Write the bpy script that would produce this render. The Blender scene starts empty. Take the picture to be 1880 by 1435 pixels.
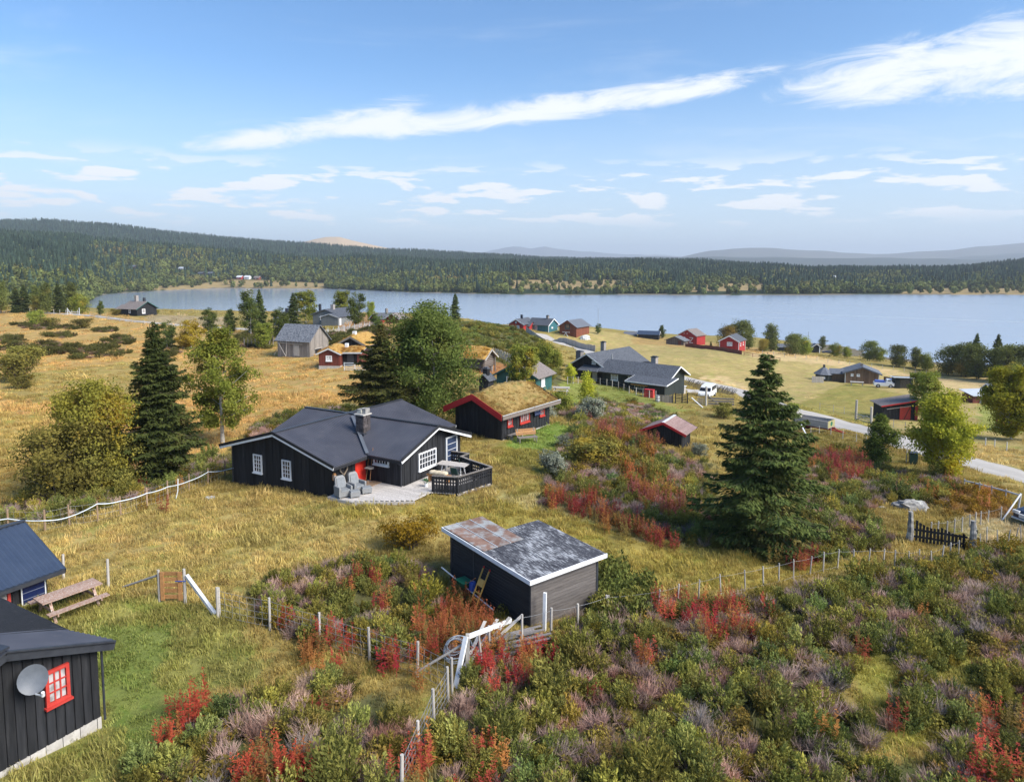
import bpy, bmesh, math, random
import numpy as np
from mathutils import Vector, Matrix, Euler

SC = bpy.context.scene
COL = SC.collection
rad = math.radians

# ------------------------------------------------------------------ camera
F_PX = 1270.0                    # focal length in photo pixels (1880 wide)
CAM_Z = 30.0                     # metres above the lake
PITCH = rad(5.0)
HORIZON = 490.0
PCY = HORIZON + F_PX * math.tan(PITCH)
cam = bpy.data.cameras.new('camera')
cam.sensor_fit = 'HORIZONTAL'; cam.sensor_width = 36.0
cam.lens = 36.0 * F_PX / 1880.0
cam.shift_y = -(717.5 - PCY) / 1880.0
cam.clip_start = 0.5; cam.clip_end = 60000
cam_ob = bpy.data.objects.new('camera', cam); COL.objects.link(cam_ob)
cam_ob.location = (0, 0, CAM_Z)
cam_ob.rotation_euler = (rad(90) - PITCH, 0, 0)
SC.camera = cam_ob

# ------------------------------------------------------------------ light
SUN_EL, SUN_AZ = 40.0, 118.0     # azimuth clockwise from +Y
sl = bpy.data.lights.new('sun', 'SUN'); sl.energy = 3.2; sl.angle = rad(35); sl.color = (1.0, 0.93, 0.82)
sun_ob = bpy.data.objects.new('sun', sl); COL.objects.link(sun_ob)
sd = Vector((math.sin(rad(SUN_AZ)) * math.cos(rad(SUN_EL)), math.cos(rad(SUN_AZ)) * math.cos(rad(SUN_EL)), math.sin(rad(SUN_EL))))
sun_ob.rotation_euler = sd.to_track_quat('Z', 'Y').to_euler()
sun_ob.location = (60, -60, 120)

SC.view_settings.view_transform = 'Standard'
SC.view_settings.look = 'None'
SC.view_settings.exposure = 1.15
SC.view_settings.gamma = 1.0
SC.view_settings.use_curve_mapping = False
SC.cycles.use_denoising = True
SC.cycles.max_bounces = 6
SC.cycles.diffuse_bounces = 3
SC.cycles.glossy_bounces = 2
SC.cycles.transmission_bounces = 3
SC.cycles.transparent_max_bounces = 6
SC.cycles.volume_bounces = 0
SC.cycles.caustics_reflective = False
SC.cycles.caustics_refractive = False
SC.cycles.sample_clamp_indirect = 4.0

# ------------------------------------------------------------------ node helper
class G:
    def __init__(s, nt):
        s.nt = nt; nt.nodes.clear()
    def n(s, typ, **kw):
        nd = s.nt.nodes.new(typ)
        for k, v in kw.items(): setattr(nd, k, v)
        return nd
    def put(s, sock, v):
        if v is None: return
        if hasattr(v, 'is_linked') or hasattr(v, 'links'): s.nt.links.new(v, sock)
        else:
            if isinstance(v, (tuple, list)) and len(v) == 3 and sock.type == 'RGBA': v = (*v, 1)
            sock.default_value = v
    def m(s, op, a, b=None, c=None, clamp=False):
        nd = s.n('ShaderNodeMath', operation=op, use_clamp=clamp)
        s.put(nd.inputs[0], a); s.put(nd.inputs[1], b)
        if c is not None: s.put(nd.inputs[2], c)
        return nd.outputs[0]
    def vm(s, op, a, b=None, out=0):
        nd = s.n('ShaderNodeVectorMath', operation=op)
        s.put(nd.inputs[0], a); s.put(nd.inputs[1], b)
        return nd.outputs[out]
    def smooth(s, x, a, b, lo=0.0, hi=1.0):
        nd = s.n('ShaderNodeMapRange', interpolation_type='SMOOTHSTEP', clamp=True)
        s.put(nd.inputs['Value'], x); nd.inputs['From Min'].default_value = a; nd.inputs['From Max'].default_value = b
        nd.inputs['To Min'].default_value = lo; nd.inputs['To Max'].default_value = hi
        return nd.outputs['Result']
    def mix(s, fac, a, b, blend='MIX'):
        nd = s.n('ShaderNodeMix', data_type='RGBA', blend_type=blend)
        s.put(nd.inputs['Factor'], fac); s.put(nd.inputs['A'], a); s.put(nd.inputs['B'], b)
        return nd.outputs['Result']
    def sep(s, v):
        nd = s.n('ShaderNodeSeparateXYZ'); s.put(nd.inputs[0], v); return nd.outputs
    def comb(s, x, y, z):
        nd = s.n('ShaderNodeCombineXYZ'); s.put(nd.inputs[0], x); s.put(nd.inputs[1], y); s.put(nd.inputs[2], z); return nd.outputs[0]
    def noise(s, vec, scale, detail=3, rough=0.55, dist=0.0, out=0):
        nd = s.n('ShaderNodeTexNoise'); s.put(nd.inputs['Vector'], vec)
        nd.inputs['Scale'].default_value = scale; nd.inputs['Detail'].default_value = detail
        nd.inputs['Roughness'].default_value = rough; nd.inputs['Distortion'].default_value = dist
        return nd.outputs[out]
    def voronoi(s, vec, scale, out=0):
        nd = s.n('ShaderNodeTexVoronoi'); s.put(nd.inputs['Vector'], vec); nd.inputs['Scale'].default_value = scale
        return nd.outputs[out]
    def ramp(s, fac, stops):
        nd = s.n('ShaderNodeValToRGB'); s.put(nd.inputs[0], fac)
        el = nd.color_ramp.elements
        while len(el) < len(stops): el.new(0.5)
        for e, (p, c) in zip(el, stops):
            e.position = p; e.color = (*c, 1) if len(c) == 3 else c
        return nd.outputs[0]
    def bump(s, h, strength=0.3, dist=0.05):
        nd = s.n('ShaderNodeBump'); s.put(nd.inputs['Height'], h)
        nd.inputs['Strength'].default_value = strength; nd.inputs['Distance'].default_value = dist
        return nd.outputs[0]

# ------------------------------------------------------------------ world: sky with drifting cloud
def ray(px, py):
    u = (px - 940.0) / F_PX; v = (PCY - py) / F_PX
    cp, sp = math.cos(PITCH), math.sin(PITCH)
    return Vector((u, cp + v * sp, v * cp - sp))
def azel(px, py):
    d = ray(px, py).normalized()
    return math.atan2(d.x, d.y), math.asin(d.z)

world = bpy.data.worlds.new('World'); SC.world = world; world.use_nodes = True
g = G(world.node_tree)
tc = g.n('ShaderNodeTexCoord')
D = tc.outputs['Generated']
dx, dy, dz = g.sep(g.vm('NORMALIZE', D))
sky = g.n('ShaderNodeTexSky', sky_type='NISHITA')
sky.sun_disc = False; sky.sun_elevation = rad(SUN_EL); sky.sun_rotation = rad(SUN_AZ)
sky.altitude = 900; sky.air_density = 1.0; sky.dust_density = 0.6; sky.ozone_density = 2.2
# clouds live on a high sheet: direction divided by its height gives a receding plane
el = g.m('ARCSINE', dz)
az = g.m('ARCTAN2', dx, dy)
hz = g.m('ADD', g.m('MAXIMUM', dz, 0.0), 0.06)
plane = g.comb(g.m('DIVIDE', dx, hz), g.m('DIVIDE', dy, hz), 0.0)
angv = g.comb(az, el, 0.0)
wisp = g.noise(g.vm('MULTIPLY', g.vm('ADD', plane, (3.1, 1.7, 0)), (0.55, 1.0, 1)), 1.3, 7, 0.62, 0.6)
fine = g.noise(g.vm('MULTIPLY', g.comb(g.m('ADD', az, g.m('MULTIPLY', el, 1.5)), g.m('SUBTRACT', el, g.m('MULTIPLY', az, 0.14)), 0.0), (1.0, 4.2, 1)), 6.5, 8, 0.72, 1.0)
puff = g.noise(g.vm('ADD', g.vm('MULTIPLY', angv, (1.0, 5.2, 1)), (0.37, 0.21, 0)), 10.0, 6, 0.54, 0.2)
def streak(p0, p1, w0, w1, soft=1.0):
    """a long cloud between two directions; w = half width in radians at either end"""
    a0, e0 = azel(*p0); a1, e1 = azel(*p1)
    L = math.hypot(a1 - a0, e1 - e0); cx, sx = (a1 - a0) / L, (e1 - e0) / L
    ra = g.m('SUBTRACT', az, a0); re = g.m('SUBTRACT', el, e0)
    t = g.m('DIVIDE', g.m('ADD', g.m('MULTIPLY', ra, cx), g.m('MULTIPLY', re, sx)), L)
    d = g.m('SUBTRACT', g.m('MULTIPLY', re, cx), g.m('MULTIPLY', ra, sx))
    w = g.m('ADD', w0, g.m('MULTIPLY', g.m('MAXIMUM', g.m('MINIMUM', t, 1.3), 0.0), w1 - w0))
    q = g.m('DIVIDE', d, w)
    across = g.m('MULTIPLY', g.smooth(q, -1.3, 0.1), g.smooth(q, 2.3, 0.0))
    along = g.m('MULTIPLY', g.smooth(t, -0.08, 0.28), g.smooth(t, 1.08, 0.80))
    return g.m('MULTIPLY', across, along)
s1 = streak((330, 275), (800, 215), 0.008, 0.022)
s2 = streak((560, 248), (1430, 138), 0.019, 0.013)
s3 = streak((1370, 180), (2350, 45), 0.014, 0.062)
big = g.m('MAXIMUM', g.m('MAXIMUM', s1, s2), s3)
feath = g.m('ADD', g.m('MULTIPLY', big, 1.15), g.m('MULTIPLY', g.m('SUBTRACT', fine, 0.5), 2.7))
c_big = g.m('MULTIPLY', g.smooth(feath, 0.12, 1.15), g.smooth(big, 0.0, 0.22))
# a belt of small fair-weather clouds low in the sky all the way round
belt = g.m('MULTIPLY', g.smooth(el, rad(2.6), rad(4.4)), g.smooth(el, rad(9.2), rad(6.6)))
c_puff = g.m('MULTIPLY', g.smooth(puff, 0.512, 0.580), belt)
# thin veil, thicker toward the horizon
veil = g.m('MULTIPLY', g.smooth(wisp, 0.50, 0.86), g.smooth(el, rad(2), rad(8)))
c = g.m('MAXIMUM', g.m('MULTIPLY', c_big, 0.92), g.m('MAXIMUM', g.m('MULTIPLY', c_puff, 0.95), g.m('MULTIPLY', veil, 0.36)))
base = g.n('ShaderNodeHueSaturation'); g.put(base.inputs['Color'], sky.outputs[0])
base.inputs['Saturation'].default_value = 1.20; base.inputs['Value'].default_value = 0.93
low = g.smooth(el, rad(-1.0), rad(16.0), 0.84, 0.0)          # milky air low down
skyc = g.mix(low, base.outputs[0], (3.2, 3.8, 4.5))
skyc = g.mix(c, skyc, (5.1, 5.2, 5.3))
bg = g.n('ShaderNodeBackground'); g.put(bg.inputs[0], skyc); bg.inputs[1].default_value = 0.1
out = g.n('ShaderNodeOutputWorld'); g.put(out.inputs[0], bg.outputs[0])

# ------------------------------------------------------------------ terrain shape
def pix(px, py, Y):
    d = ray(px, py); return Vector((d.x / d.y * Y, Y, CAM_Z + d.z / d.y * Y))
def zslope(py):
    v = (PCY - py) / F_PX; cp, sp = math.cos(PITCH), math.sin(PITCH)
    return (v * cp - sp) / (cp + v * sp)

ANCH = [  # photo column, row and distance of points on the ground, read off the sizes of known things
 (186,1335,18.5),(60,1435,16.3),(150,1140,23.6),(310,1105,25),(110,1050,27.5),(18,975,33),(200,945,35),
 (430,888,42),(612,914,37.8),(748,897,38.5),(905,905,38.0),(900,850,44),(700,1000,31.5),(500,1000,31.5),
 (975,1150,25),(833,1090,28.5),(1093,1100,27.5),(940,1435,16.4),(600,1435,16.3),(350,1435,16.2),(750,1250,21.2),(1300,1435,16.9),(1700,1435,17.2),(2050,1435,17.5),
 (1400,1190,23.9),(1700,1150,26.0),(1400,1000,34.2),(1668,990,36.0),(1783,1008,34.6),(2000,1010,34.6),(1200,980,34.6),(1500,1060,29.8),
 (922,808,50),(1010,780,55),(1230,828,52),(1060,800,52),(1100,880,43),(1670,935,42.5),(1877,955,40.5),(1735,870,52.8),(1880,880,52.4),(2100,900,51),
 (1615,858,57),(1560,800,70),(1600,792,75),(1450,757,89),(1490,782,81),(1650,772,88),(1800,742,106),(1850,800,74),(2050,790,75),
 (1230,724,98),(1100,706,105),(1040,690,108),(1293,728,108),(1330,735,100),(1150,760,80),(1060,720,92),
 (1580,706,138),(1680,715,126),(1450,690,150),(1350,660,165),(1340,643,195),(1270,630,248),(1240,632,235),(1200,640,200),(1185,623,255),(1060,619,240),(960,606,258),(1030,640,190),(1150,650,165),
 (1700,690,176),(1880,694,168),(1500,652,222),(1620,668,194),(2150,702,166),(1400,646,215),(1066,641,170),(1030,631,185),(1000,620,205),
 (60,905,40),(150,908,40),(300,882,43.5),(410,812,53.5),(100,720,77),(250,650,112),(0,640,116),(-250,640,120),(-250,900,40),(-150,1050,27.5),
 (550,657,105),(610,677,92),(480,700,86),(700,730,70),(780,740,66),(640,790,56),(880,690,84),(960,706,78),(880,720,74),
 (590,600,163),(693,592,170),(245,579,196),(100,575,205),(0,571,215),(-250,570,220),(400,585,192),(480,590,180),(740,590,160),
 (836,589,150),(900,597,128),(960,612,128),(930,650,105),(1000,655,115),(985,625,160),(800,600,140),
]
AX = [pix(*a) for a in ANCH]
EXTRA = [  # shore and lake bed
 (0,330,-2),(60,320,-1.5),(120,292,-1.5),(-60,345,-1.5),(-130,380,-2),(0,400,-5),(100,400,-5),(200,360,-5),(-100,440,-5),(200,275,-1.5),(150,268,-0.6),(9.4,131,13.6),(13.3,133,12.2),(15.5,129,12.2),(6.4,142,13.8),(5,155,13.2),(12,150,11.8),(20,150,11.0),
 (100,285,1.0),(300,300,-4),(172,236,-0.8),(140,232,-0.6),(235,245,-3),(350,250,-4),(180,300,-4),(-230,470,-3),(-200,400,1.0),(-260,420,1.5),(-330,470,4),(-420,420,14),(-200,300,13),(-120,270,13),(-320,300,18),(-420,300,22),
 (-30,250,12),(30,270,6.5),(-60,200,15.5),(-15,200,15),(20,215,10),(300,470,-5),(0,470,-5),(-150,500,-5),(450,350,-5),
 (0,-25,17.5),(-40,-20,18),(40,-20,17.5),(0,5,17.2),(30,5,17.4),(-30,5,17.8),(70,40,15.5),(-70,30,17.5),(90,90,9),(150,120,6),(260,200,0.3),
]
CP = np.array([[a.x, a.y, a.z] for a in AX] + [list(e) for e in EXTRA], float)
def _tps_fit(P, lam=0.02):
    X = P[:, :2] / 100.0; n = len(X)
    r2 = ((X[:, None] - X[None]) ** 2).sum(-1)
    K = 0.5 * r2 * np.log(r2 + 1e-12) + lam * 0.01 * np.eye(n)
    A = np.zeros((n + 3, n + 3)); A[:n, :n] = K
    A[:n, n] = 1; A[:n, n + 1:] = X; A[n, :n] = 1; A[n + 1:, :n] = X.T
    return np.linalg.solve(A, np.concatenate([P[:, 2], np.zeros(3)])), X
_W, _XC = _tps_fit(CP)
def near_h(x, y):
    x = np.asarray(x, float); y = np.asarray(y, float); sh = x.shape
    q = np.stack([x.ravel(), y.ravel()], 1) / 100.0
    o = np.empty(len(q))
    for i in range(0, len(q), 20000):
        p = q[i:i + 20000]
        r2 = ((p[:, None] - _XC[None]) ** 2).sum(-1)
        o[i:i + 20000] = (0.5 * r2 * np.log(r2 + 1e-12)) @ _W[:-3] + _W[-3] + p @ _W[-2:]
    return o.reshape(sh)
def sstep(x, a, b):
    t = np.clip((x - a) / (b - a), 0, 1); return t * t * (3 - 2 * t)
def wav(x, y, s, seed=0.0):
    """cheap smooth pseudo noise, about -1..1"""
    x = x / s; y = y / s
    return (np.sin(x * 1.0 + 1.7 * np.sin(y * 0.7 + seed) + seed * 3.1) * np.cos(y * 1.13 + 1.3 * np.sin(x * 0.61 - seed)) * 0.6
            + 0.4 * np.sin(x * 2.3 - y * 1.9 + seed * 1.7 + 1.1 * np.sin(x * 0.9 + y)))
def tab(u, t, fn):
    xs = np.array([(p - 940.0) / F_PX for p, _ in t]); ys = np.array([fn(v) for _, v in t])
    return np.interp(u, xs, ys)
SHORE = [(-300,330),(0,360),(110,430),(150,490),(172,640),(190,745),(300,880),(400,985),(600,955),(750,815),(940,748),(1200,742),(1400,730),(1650,752),(1880,742),(2400,720)]
R1 = [(-600,400),(-200,412),(0,420),(150,432),(300,448),(450,460),(600,468),(800,475),(1000,478),(1200,480),(1400,485),(1500,492),(1600,493),(1700,490),(1800,482),(1880,474),(2100,460),(2600,455)]
R2 = [(-600,395),(0,406),(100,406),(200,412),(300,423),(400,434),(500,442),(600,449),(700,457),(800,462),(900,466),(1000,472),(1100,475),(1200,476),(1300,478),(1400,485),(1500,497),(1700,499),(1880,497),(2600,490)]
M_A = [(-600,430),(400,470),(520,452),(575,441),(600,437),(625,436),(645,441),(700,454),(760,466),(840,470),(2600,480)]
M_B = [(-600,480),(800,478),(880,466),(905,459),(940,453),(955,453),(975,457),(1000,453),(1020,457),(1060,461),(1120,466),(1200,468),(1260,472),(1400,480),(2600,485)]
M_C = [(-600,490),(1180,490),(1255,470),(1300,461),(1340,457),(1420,456),(1500,461),(1600,467),(1660,464),(1720,460),(1800,453),(1880,446),(2050,436),(2600,430)]
LAND_TREE = 11.0
def far_h(x, y):
    yy = np.maximum(y, 60.0); u = x / yy
    S = tab(u, SHORE, float) + 9 * wav(x, y, 31, 0.3) + 4 * wav(x, y, 11, 1.3)
    sl1 = tab(u, R1, zslope); sl2 = tab(u, R2, zslope)
    z1 = CAM_Z + 1250 * sl1 - LAND_TREE; z2 = CAM_Z + 2400 * sl2 - LAND_TREE
    rise = sstep(yy, S, 1300.0)
    z = -5 + 5.6 * sstep(yy, S - 14, S + 4) + np.where(yy > S, (z1 - 0.6) * (0.28 * np.clip((yy - S) / np.maximum(1250 - S, 50), 0, 1) + 0.72 * rise), 0)
    t2 = sstep(yy, 1450, 2400); z = z * (1 - t2) + np.maximum(z2, -5) * t2
    dip = np.exp(-((yy - 1700) / 220.0) ** 2) * np.clip(z1, 0, 40) * 0.25
    z = z - dip + (2.2 * wav(x, y, 47, 2.0) + 5 * wav(x, y, 160, 0.7)) * sstep(yy, S + 20, S + 400)
    bog = 0.0
    fall = sstep(yy, 2450, 3400); z = z * (1 - fall) + (-10) * fall
    for T, Y0, w, na in ((M_A, 5200, 900, 20), (M_C, 7500, 1500, 26), (M_B, 13500, 2200, 45)):
        zz = CAM_Z + Y0 * tab(u, T, zslope)
        prof = np.exp(-((yy - Y0) / w) ** 2)
        z = np.maximum(z, zz * prof + (prof - 1) * 60 + na * 0.35 * wav(x, y, 210, Y0 * 0.01) * (prof > .3))
    return z
def H(x, y):
    x = np.asarray(x, float); y = np.asarray(y, float)
    t = sstep(y, 430, 520)
    n = near_h(x, np.minimum(y, 560)); n = np.clip(n, -6, 40)
    n = n + 0.09 * wav(x, y, 1.9, 0.5) + 0.05 * wav(x, y, 0.8, 4.5)
    # levelled pad under the main cabin's terrace
    rx, ry = x + 17.33, y - 42.16; lb = rx * .866 - ry * .5; la = rx * .5 + ry * .866
    pad = sstep(lb, 8.0, 8.7) * sstep(lb, 16.6, 15.2) * sstep(la, -1.3, -.4) * sstep(la, 10.6, 9.4)
    n = n - np.maximum(n - 17.20, 0) * pad
    return np.where(t <= 0, n, np.where(t >= 1, far_h(x, y), n * (1 - t) + far_h(x, y) * t))
def hz_at(x, y): return float(H(np.array([x]), np.array([y]))[0])
_YS = np.concatenate([np.linspace(6, 120, 1400), np.geomspace(120.3, 1400, 900)])
def gp(px, py):
    """where the line of sight through a photo point first meets the ground"""
    d = ray(px, py); X = d.x / d.y * _YS; Z = CAM_Z + d.z / d.y * _YS
    df = Z - H(X, _YS); i = int(np.argmax(df < 0))
    if i == 0: i = 1
    a, b = df[i - 1], df[i]; t = a / (a - b) if a != b else 0
    y = _YS[i - 1] + t * (_YS[i] - _YS[i - 1])
    return Vector((d.x / d.y * y, y, CAM_Z + d.z / d.y * y))
def on(x, y, dz=0.0): return Vector((x, y, hz_at(x, y) + dz))
def to_px(x, y, z):
    """world -> photo pixel (vectorised)"""
    cp, sp = math.cos(PITCH), math.sin(PITCH)
    dz_ = z - CAM_Z; fw = y * cp - dz_ * sp; up = y * sp + dz_ * cp
    fw = np.maximum(fw, 1e-3)
    return 940 + F_PX * x / fw, PCY - F_PX * up / fw
def inpoly(px, py, poly):
    poly = np.array(poly, float); n = len(poly); r = np.zeros(px.shape, bool); j = n - 1
    for i in range(n):
        xi, yi = poly[i]; xj, yj = poly[j]
        c_ = ((yi > py) != (yj > py)) & (px < (xj - xi) * (py - yi) / ((yj - yi) if yj != yi else 1e-9) + xi)
        r ^= c_; j = i
    return r
# ------------------------------------------------------------------ materials
MATS = {}
def new_mat(name):
    m = bpy.data.materials.new(name); m.use_nodes = True; MATS[name] = m
    return m, G(m.node_tree)
def finish(g, bsdf):
    o = g.n('ShaderNodeOutputMaterial'); g.put(o.inputs[0], bsdf)
def pmat(name, col, col2=None, rough=0.75, scale=5.0, stretch=(1, 1, 1), var=0.5, bump=0.0, bscale=40.0, metal=0.0, spec=0.35, rnd=0.0, patch=None, detail=4):
    """painted / worn surface: two tones mixed by world-space noise, a random shift per piece, optional patches of a third tone"""
    m, g = new_mat(name)
    P = g.n('ShaderNodeNewGeometry').outputs['Position']
    Ps = g.vm('MULTIPLY', P, stretch)
    n1 = g.noise(Ps, scale, detail, 0.6)
    if col2 is None: col2 = tuple(min(1, c_ * 1.5 + 0.01) for c_ in col)
    c_ = g.mix(g.smooth(n1, 0.5 - var * 0.5, 0.5 + var * 0.5), col, col2)
    if patch:
        pc, ps, lo, hi = patch
        c_ = g.mix(g.smooth(g.noise(Ps, ps, 6, 0.65), lo, hi), c_, pc)
    if rnd:
        r = g.n('ShaderNodeObjectInfo').outputs['Random']
        hs = g.n('ShaderNodeHueSaturation'); g.put(hs.inputs['Color'], c_)
        g.put(hs.inputs['Value'], g.m('ADD', 1 - rnd, g.m('MULTIPLY', r, 2 * rnd))); c_ = hs.outputs[0]
    b = g.n('ShaderNodeBsdfPrincipled')
    g.put(b.inputs['Base Color'], c_); b.inputs['Metallic'].default_value = metal
    b.inputs['Specular IOR Level'].default_value = spec
    g.put(b.inputs['Roughness'], g.m('ADD', rough - 0.08, g.m('MULTIPLY', n1, 0.16)))
    if bump: g.put(b.inputs['Normal'], g.bump(g.noise(Ps, bscale, 3, 0.6), bump, 0.02))
    finish(g, b.outputs[0]); return m
def leafmat(name, c1, c2, c3=None, scale=0.5, trans=0.3, inst=False, rnd=0.25, fine=6.0):
    """leaves: two tones in soft world-space clumps, a third tone in rarer patches"""
    m, g = new_mat(name)
    P = g.n('ShaderNodeNewGeometry').outputs['Position']
    n1 = g.noise(P, scale, 3, 0.6); n2 = g.noise(P, fine, 2, 0.6)
    c_ = g.mix(g.smooth(g.m('ADD', g.m('MULTIPLY', n1, 0.55), g.m('MULTIPLY', n2, 0.45)), 0.36, 0.64), c1, c2)
    if c3: c_ = g.mix(g.smooth(g.noise(P, scale * 0.6, 3, 0.6, 0.3), 0.56, 0.70), c_, c3)
    if inst:
        a = g.n('ShaderNodeAttribute', attribute_type='INSTANCER', attribute_name='tint')
        c_ = g.mix(1.0, c_, a.outputs['Color'], 'MULTIPLY')
    r = g.n('ShaderNodeObjectInfo').outputs['Random']
    hs = g.n('ShaderNodeHueSaturation'); g.put(hs.inputs['Color'], c_)
    g.put(hs.inputs['Value'], g.m('ADD', 1 - rnd, g.m('MULTIPLY', r, 2 * rnd)))
    g.put(hs.inputs['Hue'], g.m('ADD', 0.49, g.m('MULTIPLY', r, 0.02)))
    d = g.n('ShaderNodeBsdfDiffuse'); g.put(d.inputs[0], hs.outputs[0])
    t = g.n('ShaderNodeBsdfTranslucent'); g.put(t.inputs[0], hs.outputs[0])
    mx = g.n('ShaderNodeMixShader'); mx.inputs[0].default_value = trans
    g.put(mx.inputs[1], d.outputs[0]); g.put(mx.inputs[2], t.outputs[0])
    finish(g, mx.outputs[0]); return m

# ------------------------------------------------------------------ object helpers
def mesh_obj(name, verts, faces, mat=None, parent=None, smooth=False, basis=None):
    me = bpy.data.meshes.new(name); me.from_pydata([tuple(v) for v in verts], [], faces)
    if smooth: me.polygons.foreach_set('use_smooth', [True] * len(me.polygons))
    if mat is not None:
        for m in (mat if isinstance(mat, (list, tuple)) else [mat]): me.materials.append(m)
    o = bpy.data.objects.new(name, me); COL.objects.link(o)
    if parent is not None: o.parent = parent
    if basis is not None: o.matrix_basis = basis
    return o
def np_mesh(name, V, Fq, mat=None, smooth=False):
    """fast mesh from arrays; all faces of equal size"""
    me = bpy.data.meshes.new(name); V = np.asarray(V, np.float32); Fq = np.asarray(Fq, np.int32)
    k = Fq.shape[1]; nf = len(Fq)
    me.vertices.add(len(V)); me.vertices.foreach_set('co', V.ravel())
    me.loops.add(nf * k); me.loops.foreach_set('vertex_index', Fq.ravel())
    me.polygons.add(nf); me.polygons.foreach_set('loop_start', np.arange(nf, dtype=np.int32) * k)
    if smooth: me.polygons.foreach_set('use_smooth', np.ones(nf, bool))
    me.update(calc_edges=True)
    if mat is not None: me.materials.append(mat)
    return me
def link(name, me, parent=None, loc=None, rz=0.0, s=None):
    o = bpy.data.objects.new(name, me); COL.objects.link(o)
    if parent is not None: o.parent = parent
    if loc is not None: o.location = loc
    if rz: o.rotation_euler = (0, 0, rz)
    if s is not None: o.scale = s if isinstance(s, (tuple, list)) else (s, s, s)
    return o
def tag(o, label=None, cat=None, group=None, kind=None):
    if label: o['label'] = label
    if cat: o['category'] = cat
    if group: o['group'] = group
    if kind: o['kind'] = kind
    return o
def empty(name, loc=(0, 0, 0), rz=0.0, label=None, cat=None, group=None):
    o = bpy.data.objects.new(name, None); COL.objects.link(o); o.empty_display_size = 0.3
    o.location = loc; o.rotation_euler = (0, 0, rz)
    return tag(o, label, cat, group)

# ------------------------------------------------------------------ ground colours (albedo of what grows there)
GOLD = np.array((.375, .235, .072)); OLIVE = np.array((.185, .150, .034)); LAWN = np.array((.135, .140, .034)); STRAW = np.array((.46, .315, .135))
HEATH = np.array((.075, .070, .024)); MOWN = np.array((.345, .250, .085)); BRIGHT = np.array((.150, .185, .034)); RUST = np.array((.235, .110, .040))
FLOOR = np.array((.030, .045, .018)); BOG = np.array((.31, .225, .110)); PALE = np.array((.42, .36, .25)); ROCK = np.array((.30, .20, .12))
ZONES = [
 ([(-900,560),(160,572),(420,600),(560,660),(640,700),(630,740),(500,760),(430,800),(350,880),(240,900),(60,930),(-900,1000)], GOLD, .30),
 ([(0,690),(250,665),(330,700),(250,735),(0,735)], np.array((.30,.21,.06)), .5),
 ([(-600,740),(200,760),(240,900),(60,920),(-600,960)], np.array((.31,.215,.06)), .4),
 ([(480,640),(700,660),(650,735),(480,735)], GOLD, .4),
 ([(0,940),(300,910),(440,900),(700,930),(880,960),(760,1010),(560,1030),(460,1120),(0,1120)], np.array((.315,.228,.070)), .6),
 ([(540,935),(830,930),(1010,880),(1160,955),(1380,1000),(1640,1000),(1500,1060),(1190,1090),(1050,1040),(820,960)], np.array((.265,.200,.046)), .5),
 ([(620,905),(860,930),(1060,910),(1000,870),(900,850),(920,820),(1000,800),(1060,810),(1000,880),(900,930)], OLIVE*1.12, .5),
 ([(0,1100),(440,1105),(470,1250),(330,1290),(240,1435),(-500,1700),(-500,1100)], np.array((.215,.185,.048)), .55),
 ([(160,1140),(330,1150),(300,1300),(240,1435),(190,1330)], np.array((.155,.165,.038)), .6),
 ([(950,790),(1040,770),(1090,785),(1060,815),(990,830),(940,825)], BRIGHT, .45),
 ([(1010,700),(1120,705),(1260,755),(1320,765),(1240,790),(1080,765)], np.array((.19,.185,.04)), .5),
 ([(1030,745),(1000,770),(1080,800),(1180,800),(1290,800),(1340,770),(1290,760),(1200,755)], np.array((.25,.18,.05)), .6),
 ([(1060,600),(1300,640),(1560,665),(1760,690),(1880,760),(1880,900),(1640,790),(1430,735),(1290,690),(1120,650),(985,620)], MOWN, .45),
 ([(1420,760),(1560,700),(1680,730),(1620,790),(1560,775)], np.array((.255,.20,.05)), .5),
 ([(1280,690),(1330,690),(1420,735),(1340,720)], STRAW, .4),
 ([(1380,640),(1500,655),(1700,690),(1880,700),(2300,720),(2300,760),(1880,740),(1740,715),(1640,690),(1500,668),(1380,655)], STRAW, .4),
 ([(1800,740),(1880,755),(1880,800),(1790,790)], np.array((.24,.23,.05)), .5),
 ([(1460,790),(1640,800),(1760,870),(1880,900),(1880,1010),(1640,1000),(1490,990)], np.array((.215,.155,.042)), .6),
 ([(1700,880),(1840,900),(1860,950),(1800,960),(1690,920)], np.array((.27,.15,.05)), .6),
 ([(1760,960),(1880,945),(2100,960),(2100,1010),(1800,1000)], np.array((.34,.26,.12)), .5),
 ([(1640,985),(1500,1010),(1350,1015),(1150,985),(1010,935),(900,915),(900,900),(1020,915),(1160,965),(1350,998),(1500,995),(1640,972)], np.array((.33,.265,.095)), .35),
 ([(820,590),(900,588),(990,615),(1010,660),(940,690),(880,650),(820,640)], np.array((.060,.068,.018)), .4),
 ([(270,578),(420,582),(420,598),(270,594)], BOG, .4),
 ([(620,575),(720,580),(720,600),(620,610)], np.array((.33,.18,.07)), .4),
 ([(880,660),(960,670),(960,690),(880,690)], RUST*1.2, .5),
 ([(1160,612),(1400,640),(1400,650),(1160,630)], np.array((.34,.21,.07)), .5),
]
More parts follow.
